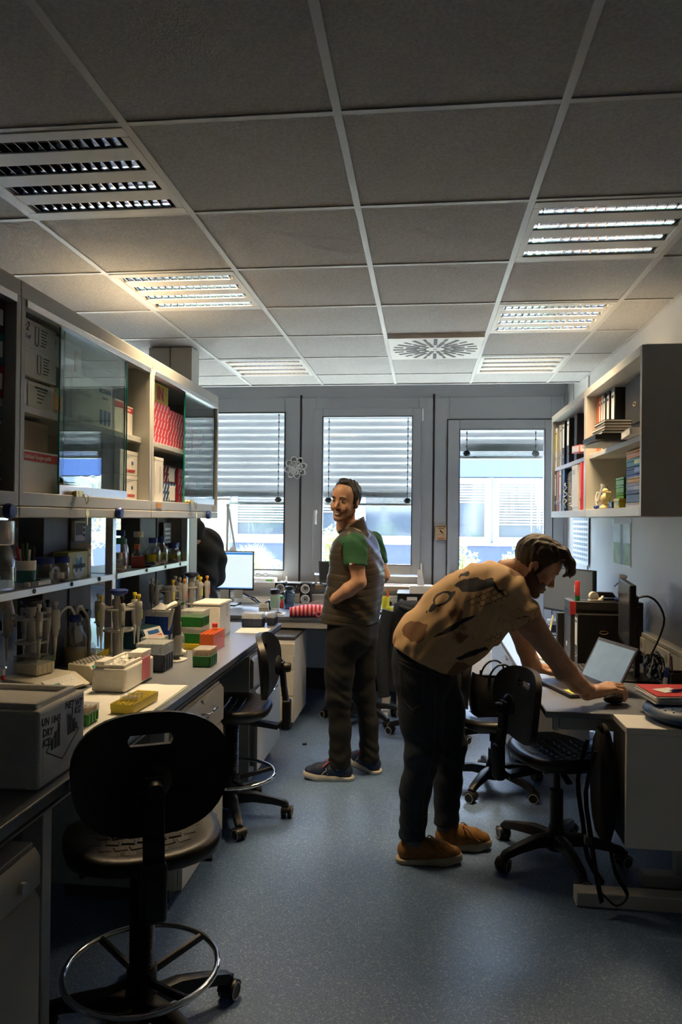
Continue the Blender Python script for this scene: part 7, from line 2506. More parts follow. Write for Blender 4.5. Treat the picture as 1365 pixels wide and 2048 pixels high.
def tee_print():
    m = bpy.data.materials.new('tee_print'); m.use_nodes = True
    nt = m.node_tree; b = nt.nodes['Principled BSDF']; b.inputs['Roughness'].default_value = .8
    tc = nt.nodes.new('ShaderNodeTexCoord')
    def noise(scale, detail, off=(0, 0, 0), sc=(1, 1, 1)):
        mp = nt.nodes.new('ShaderNodeMapping'); mp.inputs['Location'].default_value = off; mp.inputs['Scale'].default_value = sc
        nt.links.new(tc.outputs['Object'], mp.inputs['Vector'])
        n = nt.nodes.new('ShaderNodeTexNoise'); n.inputs['Scale'].default_value = scale; n.inputs['Detail'].default_value = detail
        nt.links.new(mp.outputs[0], n.inputs['Vector'])
        return n.outputs['Fac'], mp
    def step(sock, a, bb):
        r = nt.nodes.new('ShaderNodeMapRange'); r.inputs['From Min'].default_value = a; r.inputs['From Max'].default_value = bb
        nt.links.new(sock, r.inputs['Value'])
        return r.outputs[0]
    def mixc(fac, c1, c2):
        x = nt.nodes.new('ShaderNodeMix'); x.data_type = 'RGBA'
        nt.links.new(fac, x.inputs[0])
        for k, c in ((6, c1), (7, c2)):
            if isinstance(c, tuple):
                x.inputs[k].default_value = (*c, 1)
            else:
                nt.links.new(c, x.inputs[k])
        return x.outputs[2]
    f1, _ = noise(5, 4)
    base = mixc(step(f1, .3, .7), (.56, .36, .185), (.66, .45, .25))
    f2, _ = noise(5.5, 5, (3.1, 0, 1.7))
    base = mixc(step(f2, .60, .64), base, (.22, .11, .055))
    vo = nt.nodes.new('ShaderNodeTexVoronoi'); vo.feature = 'DISTANCE_TO_EDGE'; vo.inputs['Scale'].default_value = 7
    wob, mpw = noise(9, 3)
    vm = nt.nodes.new('ShaderNodeVectorMath'); vm.operation = 'ADD'
    nt.links.new(tc.outputs['Object'], vm.inputs[0]); nt.links.new(wob, vm.inputs[1])
    nt.links.new(vm.outputs[0], vo.inputs['Vector'])
    f3, _ = noise(3.2, 1, (7.3, 2.0, .4))
    mul = nt.nodes.new('ShaderNodeMath'); mul.operation = 'MULTIPLY'
    nt.links.new(step(vo.outputs['Distance'], .03, .012), mul.inputs[0]); nt.links.new(step(f3, .60, .66), mul.inputs[1])
    base = mixc(mul.outputs[0], base, (.10, .055, .03))
    wn_, _ = noise(17, 4, (1, 2, 3))
    def blob(cx, cz, rx, rz, rot, lo=None):
        wv = nt.nodes.new('ShaderNodeVectorMath'); wv.operation = 'MULTIPLY_ADD'
        nt.links.new(wn_, wv.inputs[0]); wv.inputs[1].default_value = (.075, .03, .055)
        nt.links.new(tc.outputs['Object'], wv.inputs[2])
        mp = nt.nodes.new('ShaderNodeMapping'); mp.vector_type = 'TEXTURE'
        mp.inputs['Location'].default_value = (cx + .037, 0, cz + .027); mp.inputs['Rotation'].default_value = (0, rot, 0); mp.inputs['Scale'].default_value = (rx, 1000, rz)
        nt.links.new(wv.outputs[0], mp.inputs['Vector'])
        ln = nt.nodes.new('ShaderNodeVectorMath'); ln.operation = 'LENGTH'
        nt.links.new(mp.outputs[0], ln.inputs[0])
        o = step(ln.outputs['Value'], 1.0, .93)
        if lo:
            k = nt.nodes.new('ShaderNodeMath'); k.operation = 'MULTIPLY'
            nt.links.new(o, k.inputs[0]); nt.links.new(step(ln.outputs['Value'], lo, lo + .06), k.inputs[1])
            o = k.outputs[0]
        return o
    navy = (.016, .018, .024)
    base = mixc(blob(-.105, 1.055, .055, .048, -.4), base, (.21, .105, .05))
    for args in ((.150, 1.268, .088, .027, -.12), (.012, 1.203, .055, .027, -.55, .62), (-.035, 1.160, .030, .012, -.8), (.150, .968, .080, .014, -.3), (.108, 1.306, .024, .009, -.3), (.085, 1.105, .075, .009, -.5), (.03, 1.065, .06, .007, -.45), (.235, 1.255, .05, .010, .5)):
        base = mixc(blob(*args), base, navy)
    gm = nt.nodes.new('ShaderNodeMapping'); gm.inputs['Rotation'].default_value = (PI / 2, 0, 0)
    gr = nt.nodes.new('ShaderNodeMapping'); gr.inputs['Rotation'].default_value = (0, .45, 0)
    nt.links.new(tc.outputs['Object'], gr.inputs['Vector']); nt.links.new(gr.outputs[0], gm.inputs['Vector'])
    gv = nt.nodes.new('ShaderNodeTexBrick'); gv.inputs['Scale'].default_value = 14; gv.inputs['Mortar Size'].default_value = .022
    gv.inputs['Brick Width'].default_value = .36; gv.inputs['Row Height'].default_value = .30
    nt.links.new(gm.outputs[0], gv.inputs['Vector'])
    for args in ((.20, 1.215, .10, .032, -.25), (.24, 1.04, .05, .022, -.3)):
        k = nt.nodes.new('ShaderNodeMath'); k.operation = 'MULTIPLY'
        nt.links.new(blob(*args), k.inputs[0]); nt.links.new(gv.outputs['Fac'], k.inputs[1])
        base = mixc(k.outputs[0], base, (.13, .08, .045))
    nt.links.new(base, b.inputs['Base Color'])
    MATS['tee_print'] = m
tee_print()

def shoe(parent, base, heel, toe, upm, solem, lacem, label=None, w=.048, mark=False, lift=0.0):
    """heel and toe are floor points; upper, sole and laces are parts"""
    heel, toe = Vector((heel[0], heel[1], 0)), Vector((toe[0], toe[1], 0))
    f = (toe - heel).normalized()
    L = (toe - heel).length
    T = frame_of(heel + f * (L / 2), f)
    k = L / .30
    s = SDF((-.08, -.18, -.01), (.08, .18, .15), .004)
    s.chain([(0, -.105, .05), (0, -.02, .050), (0, .06, .046), (0, .108, .042)], [.040, .041, .042, .034], .02)
    s.cap((0, -.10, .06), (0, -.085, .098), .037, .036, .02)
    s.cap((0, -.06, .085), (0, .05, .058), .034, .028, .03)
    s.cut((0, 0, .026), (0, 0, -1))
    s.cut((0, -.06, .112), (0, -.12, 1))
    up = s.mesh()
    s = SDF((-.08, -.18, -.01), (.08, .18, .08), .004)
    s.chain([(0, -.112, .020), (0, -.03, .018), (0, .06, .020), (0, .112, .028)], [.044, .041, .046, .038], .02)
    s.cut((0, 0, .036), (0, -.10, 1)); s.cut((0, 0, 0), (0, 0, -1)); s.cut((0, .08, .002), (0, .25, -1))
    so = s.mesh()
    sc = np.array((1, k, 1))
    root = flesh('shoe', [(xf(T, up[0] * sc), up[1])], [upm], parent, base)
    flesh('sole', [(xf(T, so[0] * sc), so[1])], [solem], root, base)
    lm = MB()
    for i in range(5):
        y = -.005 + .018 * i
        z = .098 - .0085 * i
        lm.tube([(-.026, y, z - .012), (-.010, y + .005, z + .002), (.010, y + .008, z + .002), (.026, y + .012, z - .012)], .003, 5)
    lm.tube([(0, -.012, .105), (-.03, .0, .108), (-.045, .03, .085), (-.03, .01, .098), (0, -.01, .104)], .003, 5)
    lm.tube([(0, -.012, .105), (.03, .01, .105), (.048, .05, .07), (.05, .08, .052)], .003, 5)
    V = xf(T, np.array(lm.v) * sc) - np.array(base)
    lm.v = [tuple(p) for p in V]
    lm.build('laces', lacem, root, smooth=60)
    if mark:
        mk = MB()
        for sx in (-1, 1):
            mk.tube([(sx * .0435, .035, .040), (sx * .042, .01, .062), (sx * .0405, -.06, .070)], .003, 4)
            mk.tube([(sx * .0435, .0, .042), (sx * .041, .012, .078)], .0025, 4)
            mk.tube([(sx * .0435, -.022, .042), (sx * .041, -.008, .080)], .0025, 4)
        V = xf(T, np.array(mk.v) * sc) - np.array(base)
        mk.v = [tuple(p) for p in V]
        mk.build('side_stripes', solem, root, smooth=60)
    return root

def eyes_and_brows(parent, base, T, hairm, smile, gaze=(0, 1, 0)):
    for q in (-1, 1):
        mb = MB().sphere((q * .031, .0835, .0125), (.0125, .0095, .0040 if smile else .0058), 12, 8)
        V = xf(T, np.array(mb.v)) - np.array(base); mb.v = [tuple(p) for p in V]
        e = mb.build('eye', 'eye_white', parent, smooth=70)
        mb = MB().sphere((q * .031 + gaze[0] * .004, .0900, .0125), (.0064, .004, .0052), 10, 7)
        V = xf(T, np.array(mb.v)) - np.array(base); mb.v = [tuple(p) for p in V]
        mb.build('iris', 'iris', e, smooth=70)
        mb = MB().tube([(q * .014, .0955, .030), (q * .028, .0955, .0355), (q * .042, .086, .034), (q * .050, .077, .028)], .004, 6, rr=[.0038, .0045, .0038, .002])
        V = xf(T, np.array(mb.v)) - np.array(base); mb.v = [tuple(p) for p in V]
        mb.build('eyebrow', hairm, parent, smooth=70)

def wrinkle(a, b, c, amp, fx, fy, fz):
    return lambda x, y, z: amp * np.sin(a * x + b * y + c * z + 1.7 * np.sin(fx * x + fy * y + fz * z))

# ------------------------------------------------------------------ the smiling man in the vest
def smiling_man():
    base = np.array((-.42, 4.40, 0.0))
    t = thing('person', 'smiling man in brown quilted vest and green t-shirt, hand in pocket', 'person', tuple(base))
    ax = np.array((.257, .966, 0)); f = np.array((-.966, .257, 0))
    def slab(s, x, z, half, r, k=.06, yc=4.42):
        c = np.array((x, yc, z))
        s.cap(c - ax * half, c + ax * half, r, r, k)
    # head
    T = frame_of((-.474, 4.375, 1.648), (-.42, -.90, -.10), roll=math.radians(-7))
    hs = head_sdf(True, neck=((0, -.015, -.03), (.015, -.045, -.17)))
    hV, hF = hs.mesh()
    hV = hV * .96
    # arms, hands, trunk under the clothes
    b = SDF((-.75, 4.02, .78), (-.12, 4.80, 1.58), .006)
    b.cap((-.428, 4.41, 1.49), (-.415, 4.42, 1.42), .056, .07, .03)
    slab(b, -.415, 1.36, .10, .09); slab(b, -.42, 1.15, .07, .11); slab(b, -.43, .92, .07, .11)
    b.chain([(-.395, 4.215, 1.40), (-.385, 4.19, 1.28), (-.368, 4.175, 1.185)], [.046, .044, .040], .02)
    b.chain([(-.368, 4.175, 1.185), (-.43, 4.183, 1.138), (-.505, 4.235, 1.085)], [.041, .042, .031], .012)
    b.chain([(-.325, 4.60, 1.40), (-.29, 4.64, 1.29), (-.255, 4.65, 1.19)], [.050, .046, .040], .02)
    b.chain([(-.255, 4.65, 1.19), (-.31, 4.66, 1.12), (-.40, 4.64, 1.06)], [.040, .040, .029], .012)
    b.chain([(-.505, 4.235, 1.085), (-.53, 4.28, 1.065)], [.03, .026], .01)
    b.chain([(-.40, 4.64, 1.06), (-.46, 4.60, 1.03)], [.029, .026], .01)
    hL = hand_sdf((.2, .3, .2), side=-1)
    TL = frame_of((-.522, 4.27, 1.07), (-.25, .90, -.30), up=(-.9, -.3, .2))
    hR = hand_sdf((.2, .3, .2), side=1)
    TR = frame_of((-.43, 4.61, 1.045), (-.35, -.85, -.35), up=(-.8, .4, .2))
    body = flesh('body', [(xf(T, hV), hF), b.mesh(), (xf(TL, hL[0] * .95), hL[1]), (xf(TR, hR[0] * .95), hR[1])], ['skin', 'skin_stubble', 'lips'], t, base, head_regions(T, 1))
    eyes_and_brows(t, base, T, 'hair_black', True, (-.9, 1, 0))
    mb = MB().tube([(-.020, .086, -.0575), (-.010, .0915, -.0610), (0, .093, -.0618), (.010, .0915, -.0610), (.020, .086, -.0575)], .0030, 6)
    mb.v = [tuple(p) for p in xf(T, np.array(mb.v)) - base]
    mb.build('teeth', 'teeth', t, smooth=70)
    # hair: receding, thick at the crown and sides
    s = SDF((-.12, -.14, -.10), (.12, .13, .17), .0035)
    s.ell((0, -.018, .045), (.083, .102, .092), 0)
    s.ripple(lambda x, y, z: .0035 * np.sin(90 * x + 5 * np.sin(40 * y)) * np.sin(85 * z + 70 * y) + .002 * np.sin(230 * x + 190 * y))
    s.cut((0, .034, .07), (0, 1.0, -.42))
    s.cut((0, -.02, -.055), (0, .35, -1))
    for q in (-1, 1):
        s.sub((q * .056, .076, .092), (.036, .044, .042), .012)
        s.sub((q * .085, -.006, -.018), (.022, .026, .034), .008)
        s.cap((q * .071, .018, .035), (q * .071, .018, .0), .0075, .005, .008)
    s.ell((0, .030, .122), (.034, .030, .014), .012)
    s.ell((.012, .012, .130), (.030, .026, .014), .010)
    V, F = s.mesh()
    flesh('hair', [(xf(T, V), F)], ['hair_black'], t, base)
    # green t-shirt
    s = SDF((-.70, 4.04, .84), (-.12, 4.82, 1.52), .006)
    slab(s, -.42, 1.40, .13, .060); slab(s, -.42, 1.25, .04, .13); slab(s, -.435, .97, .03, .145)
    s.cap((-.402, 4.232, 1.395), (-.388, 4.185, 1.27), .074, .066, .03)
    s.cap((-.325, 4.59, 1.40), (-.29, 4.655, 1.27), .070, .064, .03)
    s.ripple(wrinkle(40, 30, 70, .0022, 20, 15, 18))
    A = SDF((-.70, 4.04, .84), (-.12, 4.82, 1.52), .006)
    s.cut((-.388, 4.185, 1.285), (.05, -.10, -1)) if False else None
    # end the sleeves and the hem
    g = [(s.lo[k] + s.h * np.arange(s.n[k], dtype=np.float32)) for k in range(3)]
    Y = np.broadcast_to(g[1][None, :, None], s.D.shape); Z = np.broadcast_to(g[2][None, None, :], s.D.shape)
    s.D = np.where((Y < 4.245) | (Y > 4.60), np.maximum(s.D, 1.268 - Z + .22 * (np.abs(Y - 4.42) - .2)), s.D)
    s.D = np.maximum(s.D, .905 - Z)
    flesh('t_shirt', [s.mesh()], ['tee_green'], t, base)
    fl_ = MB().box(-.012, .012, -.002, .0, -.006, .006).build('sleeve_flag', 'paper', t, loc=tuple(np.array((-.408, 4.112, 1.292)) - base), rot=(0, 0, .1))
    MB().box(.002, .012, -.003, -.0005, -.006, .006).build('flag_red', 'red', fl_)
    # quilted vest
    s = SDF((-.72, 4.10, .86), (-.12, 4.76, 1.62), .005)
    slab(s, -.405, 1.425, .115, .055, .07); slab(s, -.415, 1.34, .075, .125, .06); slab(s, -.405, 1.22, .035, .160, .06)
    slab(s, -.42, 1.08, .030, .166, .06); slab(s, -.445, .95, .025, .168, .05)
    s.ripple(lambda x, y, z: .0028 * np.exp(-(np.mod(z + .008 * np.sin(14 * x + 9 * y), .040) - .02) ** 2 / .00003) * (z < 1.385))
    s.ripple(wrinkle(25, 14, 38, .0030, 12, 8, 14))
    s.cut((0, 0, .922), (0, 0, -1))
    for sy, xx in ((4.205, -.395), (4.635, -.33)):
        s.sub((xx, sy, 1.335), (.062, .046, .110), .010)
    # stand-up collar
    a0, a1 = np.array((-.415, 4.42, 1.445)), np.array((-.450, 4.405, 1.555))
    d = (a1 - a0) / np.linalg.norm(a1 - a0)
    q = s._blk(np.minimum(a0, a1) - .1, np.maximum(a0, a1) + .1, .03)
    sl, P = q
    h = (P - a0) @ d
    rad = np.linalg.norm(P - a0 - h[..., None] * d, axis=-1)
    fr = (P - a0) @ np.array(f)
    ring = np.maximum(np.abs(rad - (.078 + .20 * np.clip(h, 0, .12) * (fr > 0) * fr / .08)) - .0065, np.maximum(h - .085 + .25 * np.clip(fr, -.1, .1), -h - .02))
    s._join(sl, ring.astype(np.float32), .014)
    flesh('vest', [s.mesh()], ['vest'], t, base)
    for (p, r_) in (((-.405, 4.222, 1.345), 1),):
        pts = []
        for k in range(24):
            a = 2 * PI * k / 24
            pts.append(tuple(np.array((p[0] + .072 * math.cos(a), p[1] + .012 * math.cos(a) - .012 - .02 * (math.sin(a) < -.3), p[2] + .118 * math.sin(a))) - base))
        MB().tube(pts, .006, 6, closed=True).build('armhole_binding', 'vest', t, smooth=70)
    MB().tube([tuple(np.array(p) - base) for p in ((-.560, 4.285, 1.11), (-.556, 4.272, 1.08), (-.540, 4.258, 1.05), (-.512, 4.246, 1.028))], .007, 6).build('pocket_edge', 'vest', t, smooth=70)
    # trousers
    s = SDF((-.72, 4.14, .04), (-.14, 4.72, 1.0), .006)
    slab(s, -.425, .93, .05, .135, .05); slab(s, -.425, .84, .06, .125, .05)
    s.chain([(-.482, 4.34, .80), (-.495, 4.33, .62), (-.500, 4.33, .487), (-.486, 4.33, .292), (-.487, 4.335, .10)], [.098, .084, .073, .062, .068], .03)
    s.chain([(-.378, 4.49, .80), (-.370, 4.50, .62), (-.362, 4.50, .463), (-.328, 4.48, .286), (-.322, 4.465, .10)], [.096, .080, .069, .056, .062], .03)
    s.ripple(lambda x, y, z: .0024 * np.sin(85 * z + 18 * x + 3 * np.sin(25 * x + 10 * z)) * (.35 + .65 * np.exp(-((z - .48) / .10) ** 2) + .9 * np.exp(-((z - .14) / .07) ** 2)))
    s.cut((0, 0, .975), (0, 0, 1)); s.cut((0, 0, .072), (0, 0, -1))
    flesh('trousers', [s.mesh()], ['trouser_black'], t, base)
    shoe(t, base, (-.405, 4.335), (-.705, 4.315), 'shoe_navy', 'sole_white', 'red', mark=True)
    shoe(t, base, (-.262, 4.44), (-.455, 4.66), 'shoe_navy', 'sole_white', 'red', mark=True)
smiling_man()

# ------------------------------------------------------------------ the man bending over the laptop
def bending_man():
    base = np.array((.07, 3.42, 0.0))
    t = thing('person', 'man in tan printed t-shirt bending over the laptop, hand on mouse', 'person', tuple(base))
    def slab(s, x, z, half, r, k=.06, yc=3.42):
        s.cap((x, yc - half, z), (x, yc + half, z), r, r, k)
    T = frame_of((.500, 3.405, 1.338), (.80, -.06, -.60), roll=math.radians(0))
    hs = head_sdf(False, neck=((0, -.02, -.03), (0, -.115, -.13)))
    hV, hF = hs.mesh()
    b = SDF((.15, 3.10, .70), (.86, 3.78, 1.40), .006)
    b.cap((.485, 3.41, 1.30), (.375, 3.42, 1.26), .058, .07, .03)
    slab(b, .34, 1.20, .12, .085, .05); slab(b, .24, 1.12, .08, .12, .05)
    b.chain([(.390, 3.260, 1.195), (.462, 3.225, 1.095), (.545, 3.205, .985)], [.062, .055, .046], .02)
    b.chain([(.548, 3.205, .985), (.605, 3.222, .905), (.66, 3.25, .848), (.715, 3.28, .812), (.755, 3.30, .802)], [.046, .047, .039, .028, .022], .015)
    b.chain([(.41, 3.59, 1.16), (.45, 3.63, 1.05), (.495, 3.655, .925)], [.058, .052, .043], .02)
    b.chain([(.495, 3.655, .925), (.52, 3.66, .86), (.548, 3.682, .830), (.572, 3.692, .820)], [.043, .042, .030, .022], .015)
    hN = hand_sdf((.30, .72, .55), side=1, thumb=.012)
    TN = frame_of((.733, 3.290, .806), (.92, .36, .16), up=(-.10, -.12, 1))
    hFr = hand_sdf((.12, .28, .22), spread=.04, side=-1, thumb=.0)
    TF = frame_of((.555, 3.69, .822), (.93, .30, -.02), up=(.1, .05, 1))
    flesh('body', [(xf(T, hV), hF), b.mesh(), (xf(TN, hN[0] * 1.1), hN[1]), (xf(TF, hFr[0]), hFr[1])], ['skin', 'skin_beard', 'lips'], t, base, head_regions(T, 1))
    eyes_and_brows(t, base, T, 'hair_brown', False)
    # hair: full, with a fringe falling forward
    s = SDF((-.13, -.15, -.11), (.13, .20, .19), .0035)
    s.ell((0, -.014, .050), (.087, .112, .098), 0)
    s.ell((0, .045, .10), (.060, .058, .045), .03)
    s.cut((0, .045, .055), (0, 1.0, -.55))
    s.cut((0, -.05, -.060), (0, .55, -1))
    for q in (-1, 1):
        s.sub((q * .086, .002, -.018), (.022, .030, .040), .008)
        s.cap((q * .070, .022, .04), (q * .071, .018, -.02), .009, .007, .008)
    for k in range(7):
        x = -.045 + .015 * k
        w = .9 + .15 * math.sin(3 * k)
        s.chain([(x * .7, .06, .128), (x, .112, .108 - .004 * (k % 3)), (x * 1.02, .136, .080), (x * .95, .148 * w, .042 + .010 * (k % 2))], [.018, .015, .011, .003], .016)
    s.ripple(lambda x, y, z: .0016 * np.sin(170 * x + 5 * np.sin(30 * y + 20 * z)) + .0012 * np.sin(300 * x + 60 * y))
    V, F = s.mesh()
    flesh('hair', [(xf(T, V), F)], ['hair_brown'], t, base)
    # t-shirt
    s = SDF((-.24, 3.08, .78), (.60, 3.78, 1.44), .006)
    slab(s, .0, .955, .06, .150, .06); slab(s, .085, 1.03, .05, .168, .06); slab(s, .175, 1.115, .05, .180, .06)
    slab(s, .265, 1.175, .07, .165, .06); slab(s, .335, 1.215, .12, .125, .07)
    slab(s, .13, .955, .06, .085, .08); slab(s, .22, 1.03, .06, .085, .08)
    s.cap((.368, 3.275, 1.205), (.432, 3.235, 1.128), .080, .079, .04)
    s.cap((.395, 3.57, 1.20), (.445, 3.625, 1.10), .080, .078, .04)
    s.ripple(lambda x, y, z:   (.0045 * np.sin(52 * (x - .8 * z) + 2.6 * np.sin(9 * x + 13 * z + 5 * y)) + .0030 * np.sin(105 * (x - .55 * z) + 3.1 * np.sin(15 * x + 8 * z))) * (.4 + .6 * np.sin(6 * x + 2 * y + 9 * z) ** 2))
    # hem, sleeve ends and neckline
    hn = np.array((-.142, 0, -.286)); hn /= np.linalg.norm(hn)
    s.cut((-.128, 3.42, .976), (-.45, 0, -.905))
    g = [(s.lo[k] + s.h * np.arange(s.n[k], dtype=np.float32)) for k in range(3)]
    X, Y, Z = np.meshgrid(*g, indexing='ij')
    d = (X - .452) * .50 + (Y - 3.24) * -.25 + (Z - 1.105) * -.83
    s.D = np.where((X > .36) & (Y < 3.36) & (Z < 1.22), np.maximum(s.D, d), s.D)
    d = (X - .452) * .38 + (Y - 3.62) * .4 + (Z - 1.06) * -.83
    s.D = np.where((X > .36) & (Y > 3.50) & (Z < 1.2), np.maximum(s.D, d), s.D)
    s.sub((.455, 3.41, 1.285), (.075, .072, .085), .012)
    flesh('t_shirt', [s.mesh()], ['tee_print'], t, base)
    pts = []
    for k in range(24):
        a = 2 * PI * k / 24
        pts.append(tuple(np.array((.405 + .035 * math.cos(a) * .6, 3.413 + .068 * math.sin(a), 1.285 + .062 * math.cos(a))) - base))
    MB().tube(pts, .009, 6, closed=True).build('neck_rib', 'tee_print', t, smooth=70)
    # big dark figure prints on the back and side of the shirt
    # jeans
    s = SDF((-.26, 3.10, .06), (.40, 3.74, 1.06), .006)
    slab(s, -.01, .93, .06, .130, .05); slab(s, .0, .84, .06, .135, .05)
    s.chain([(-.01, 3.33, .80), (-.005, 3.315, .66), (.006, 3.30, .518), (-.030, 3.32, .331), (-.042, 3.333, .125)], [.112, .098, .080, .066, .060], .03)
    s.chain([(.05, 3.51, .80), (.10, 3.505, .66), (.128, 3.52, .47), (.120, 3.51, .30), (.115, 3.503, .105)], [.110, .094, .077, .064, .058], .03)
    s.ripple(lambda x, y, z: .0035 * np.sin(75 * z + 20 * x + 3 * np.sin(22 * x + 9 * z)) * (.3 + .7 * np.exp(-((z - .5) / .12) ** 2) + .5 * np.exp(-((z - .16) / .06) ** 2)))
    s.cut((0, 0, 1.03), (-.45, 0, .9)); s.cut((-.04, 0, .112), (.0, 0, -1))
    jV, jF = s.mesh()
    jn = flesh('jeans', [(jV, jF)], ['jeans_dark'], t, base)
    def stitch(pts, name):
        out = []
        for (x0, z0), (x1, z1) in zip(pts[:-1], pts[1:]):
            for q in range(8):
                x, z = x0 + (x1 - x0) * q / 8, z0 + (z1 - z0) * q / 8
                m_ = (np.abs(jV[:, 0] - x) < .009) & (np.abs(jV[:, 2] - z) < .009)
                if m_.any():
                    out.append(tuple(np.array((x, jV[m_, 1].min() - .0008, z)) - base))
        MB().tube(out, .0016, 4).build(name, 'stitch', jn)
    mat('stitch', (0.10, 0.075, 0.045), 0.8)
    stitch([(-.105, .915), (.005, .875), (.0, .745), (-.05, .715), (-.098, .765), (-.105, .915)], 'back_pocket')
    stitch([(-.108, .93), (.0, .905), (.09, .85)], 'waistband_seam')
    stitch([(.048, .86), (.055, .70), (.05, .55), (.01, .35), (.0, .15)], 'side_seam')
    for x0, y0, s_ in ((-.035, 3.335, 0), (.112, 3.503, 1)):
        MB().lathe([(.042, .085), (.040, .16)], 16, tuple(np.array((x0, y0, 0)) - base)).build('sock', 'dark_grey', t, smooth=60)
    shoe(t, base, (-.112, 3.335), (.185, 3.355), 'shoe_brown', 'sole_tan', 'shoe_brown')
    shoe(t, base, (.060, 3.500), (.330, 3.520), 'shoe_brown', 'sole_tan', 'shoe_brown')
bending_man()

# ------------------------------------------------------------------ person in the black hoodie, seen from behind
def hoodie_person():
    base = np.array((-1.72, 5.27, 0.0))
    t = thing('person', 'person in black hoodie standing behind the island column, back turned', 'person', tuple(base))
    T = frame_of((-1.74, 5.30, 1.60), (-.5, .85, -.15))
    hV, hF = head_sdf(False, h=.005).mesh()
    b = SDF((-2.1, 4.95, .75), (-1.35, 5.62, 1.62), .009)
    b.cap((-1.735, 5.29, 1.55), (-1.725, 5.27, 1.40), .058, .07, .03)
    b.cap((-1.72, 5.27, 1.36), (-1.72, 5.27, .95), .12, .12, .03)
    hd = hand_sdf((.4, .5, .4), side=1, h=.005)
    TH = frame_of((-1.72, 5.50, 1.0), (-.9, .3, -.1))
    TH2 = frame_of((-1.95, 5.45, 1.0), (-.4, .8, -.1))
    flesh('body', [(xf(T, hV), hF), b.mesh(), (xf(TH, hd[0]), hd[1]), (xf(TH2, hd[0]), hd[1])], ['skin', 'skin_stubble', 'lips'], t, base)
    s = SDF((-.13, -.15, -.11), (.13, .16, .18), .005)
    s.ell((0, -.014, .048), (.085, .108, .096), 0)
    s.cut((0, .045, .055), (0, 1.0, -.55)); s.cut((0, -.05, -.060), (0, .55, -1))
    V, F = s.mesh()
    flesh('hair', [(xf(T, V), F)], ['hair_black'], t, base)
    s = SDF((-2.12, 4.95, .78), (-1.34, 5.70, 1.62), .007)
    ax = np.array((.85, .5, 0))
    for z, half, r in ((1.40, .13, .07), (1.28, .09, .135), (1.12, .07, .145), (.92, .06, .15)):
        c = np.array((-1.725, 5.27, z))
        s.cap(c - ax * half, c + ax * half, r, r, .06)
    s.chain([(-1.585, 5.35, 1.37), (-1.555, 5.38, 1.24), (-1.56, 5.40, 1.10), (-1.65, 5.47, 1.02), (-1.71, 5.50, 1.0)], [.075, .072, .066, .056, .042], .025)
    s.chain([(-1.87, 5.19, 1.37), (-1.91, 5.20, 1.22), (-1.93, 5.25, 1.08), (-1.95, 5.42, 1.0)], [.075, .070, .064, .045], .025)
    s.ell((-1.70, 5.21, 1.46), (.10, .075, .085), .04)
    s.cap((-1.73, 5.28, 1.50), (-1.725, 5.27, 1.40), .085, .10, .03)
    s.ripple(wrinkle(25, 20, 45, .004, 12, 8, 14))
    s.cut((0, 0, .80), (0, 0, -1))
    flesh('hoodie', [s.mesh()], ['hoodie'], t, base)
    s = SDF((-1.98, 5.02, .03), (-1.48, 5.54, .95), .009)
    s.cap((-1.80, 5.24, .86), (-1.66, 5.31, .86), .13, .13, .05)
    s.chain([(-1.80, 5.24, .80), (-1.81, 5.23, .45), (-1.81, 5.22, .09)], [.10, .075, .06], .03)
    s.chain([(-1.65, 5.31, .80), (-1.64, 5.32, .45), (-1.64, 5.31, .09)], [.10, .075, .06], .03)
    flesh('trousers', [s.mesh()], ['trouser_black'], t, base)
    shoe(t, base, (-1.79, 5.14), (-1.93, 5.38), 'shoe_navy', 'sole_white', 'red')
    shoe(t, base, (-1.61, 5.22), (-1.75, 5.47), 'shoe_navy', 'sole_white', 'red')
hoodie_person()

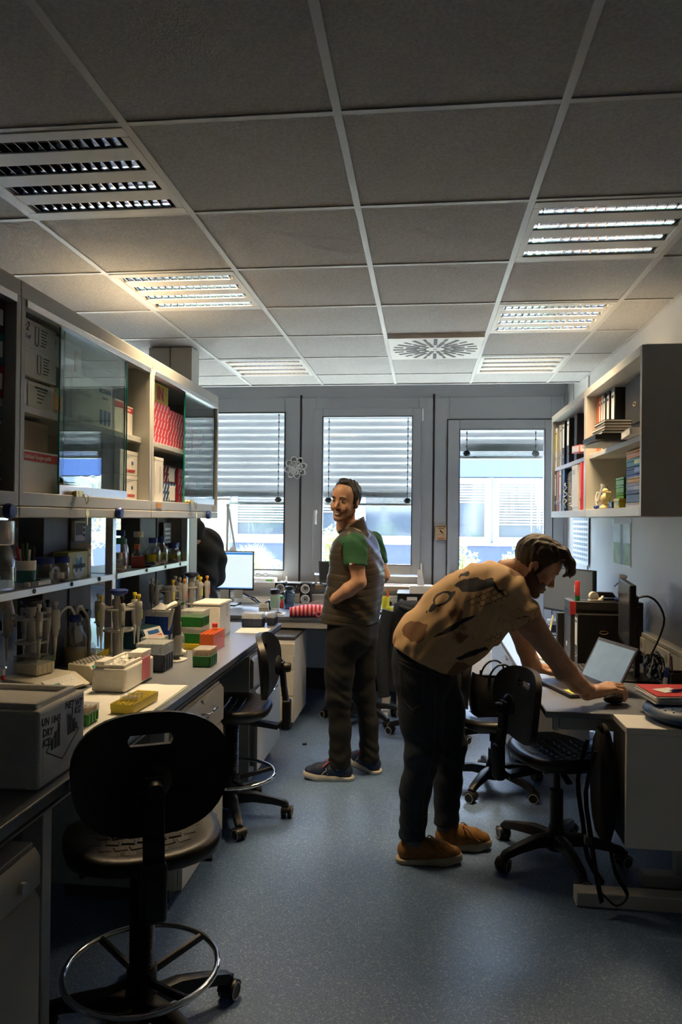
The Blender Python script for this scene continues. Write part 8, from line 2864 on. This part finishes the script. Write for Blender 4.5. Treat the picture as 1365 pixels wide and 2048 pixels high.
# ------------------------------------------------------------------ person in the grey shirt, working in the far bay
def far_person():
    base = np.array((-2.72, 4.45, 0.0))
    t = thing('person', 'person in olive grey t-shirt working in the far bay behind the rack', 'person', tuple(base))
    T = frame_of((-2.52, 4.40, 1.62), (.75, -.5, -.45))
    hV, hF = head_sdf(False, h=.005).mesh()
    b = SDF((-3.0, 3.75, .75), (-2.0, 4.85, 1.64), .009)
    b.cap((-2.53, 4.41, 1.58), (-2.62, 4.43, 1.44), .058, .07, .03)
    b.cap((-2.65, 4.44, 1.36), (-2.72, 4.45, .95), .12, .12, .03)
    b.chain([(-2.56, 4.27, 1.36), (-2.50, 4.08, 1.16), (-2.34, 3.92, .96)], [.058, .048, .036], .02)
    b.chain([(-2.60, 4.62, 1.36), (-2.46, 4.58, 1.16), (-2.28, 4.40, .95)], [.058, .048, .036], .02)
    hd = hand_sdf((.4, .5, .4), side=1, h=.005)
    TH = frame_of((-2.34, 3.92, .96), (.75, -.5, -.05))
    TH2 = frame_of((-2.28, 4.40, .95), (.8, -.4, -.05))
    flesh('body', [(xf(T, hV), hF), b.mesh(), (xf(TH, hd[0]), hd[1]), (xf(TH2, hd[0]), hd[1])], ['skin', 'skin_stubble', 'lips'], t, base)
    s = SDF((-.13, -.15, -.11), (.13, .16, .18), .005)
    s.ell((0, -.014, .048), (.085, .108, .096), 0)
    s.cut((0, .045, .055), (0, 1.0, -.55)); s.cut((0, -.05, -.060), (0, .55, -1))
    V, F = s.mesh()
    flesh('hair', [(xf(T, V), F)], ['hair_brown'], t, base)
    s = SDF((-3.0, 4.05, .84), (-2.35, 4.90, 1.56), .007)
    ax = np.array((-.2, .98, 0))
    for x, z, half, r in ((-2.60, 1.40, .13, .075), (-2.63, 1.30, .09, .135), (-2.68, 1.12, .07, .145), (-2.72, .95, .06, .15)):
        c = np.array((x, 4.45, z))
        s.cap(c - ax * half, c + ax * half, r, r, .06)
    s.cap((-2.565, 4.28, 1.37), (-2.52, 4.16, 1.24), .075, .07, .03)
    s.cap((-2.60, 4.61, 1.37), (-2.53, 4.62, 1.24), .075, .07, .03)
    s.ripple(wrinkle(25, 20, 45, .004, 12, 8, 14))
    s.cut((0, 0, .88), (0, 0, -1))
    flesh('t_shirt', [s.mesh()], ['tee_grey'], t, base)
    s = SDF((-2.98, 4.15, .03), (-2.46, 4.75, .98), .009)
    s.cap((-2.72, 4.38, .88), (-2.74, 4.52, .88), .13, .13, .05)
    s.chain([(-2.72, 4.36, .80), (-2.72, 4.35, .45), (-2.72, 4.35, .09)], [.10, .075, .06], .03)
    s.chain([(-2.74, 4.55, .80), (-2.74, 4.56, .45), (-2.74, 4.56, .09)], [.10, .075, .06], .03)
    flesh('trousers', [s.mesh()], ['jeans_dark'], t, base)
    shoe(t, base, (-2.80, 4.36), (-2.53, 4.30), 'shoe_navy', 'sole_white', 'red')
    shoe(t, base, (-2.82, 4.57), (-2.54, 4.54), 'shoe_navy', 'sole_white', 'red')
far_person()
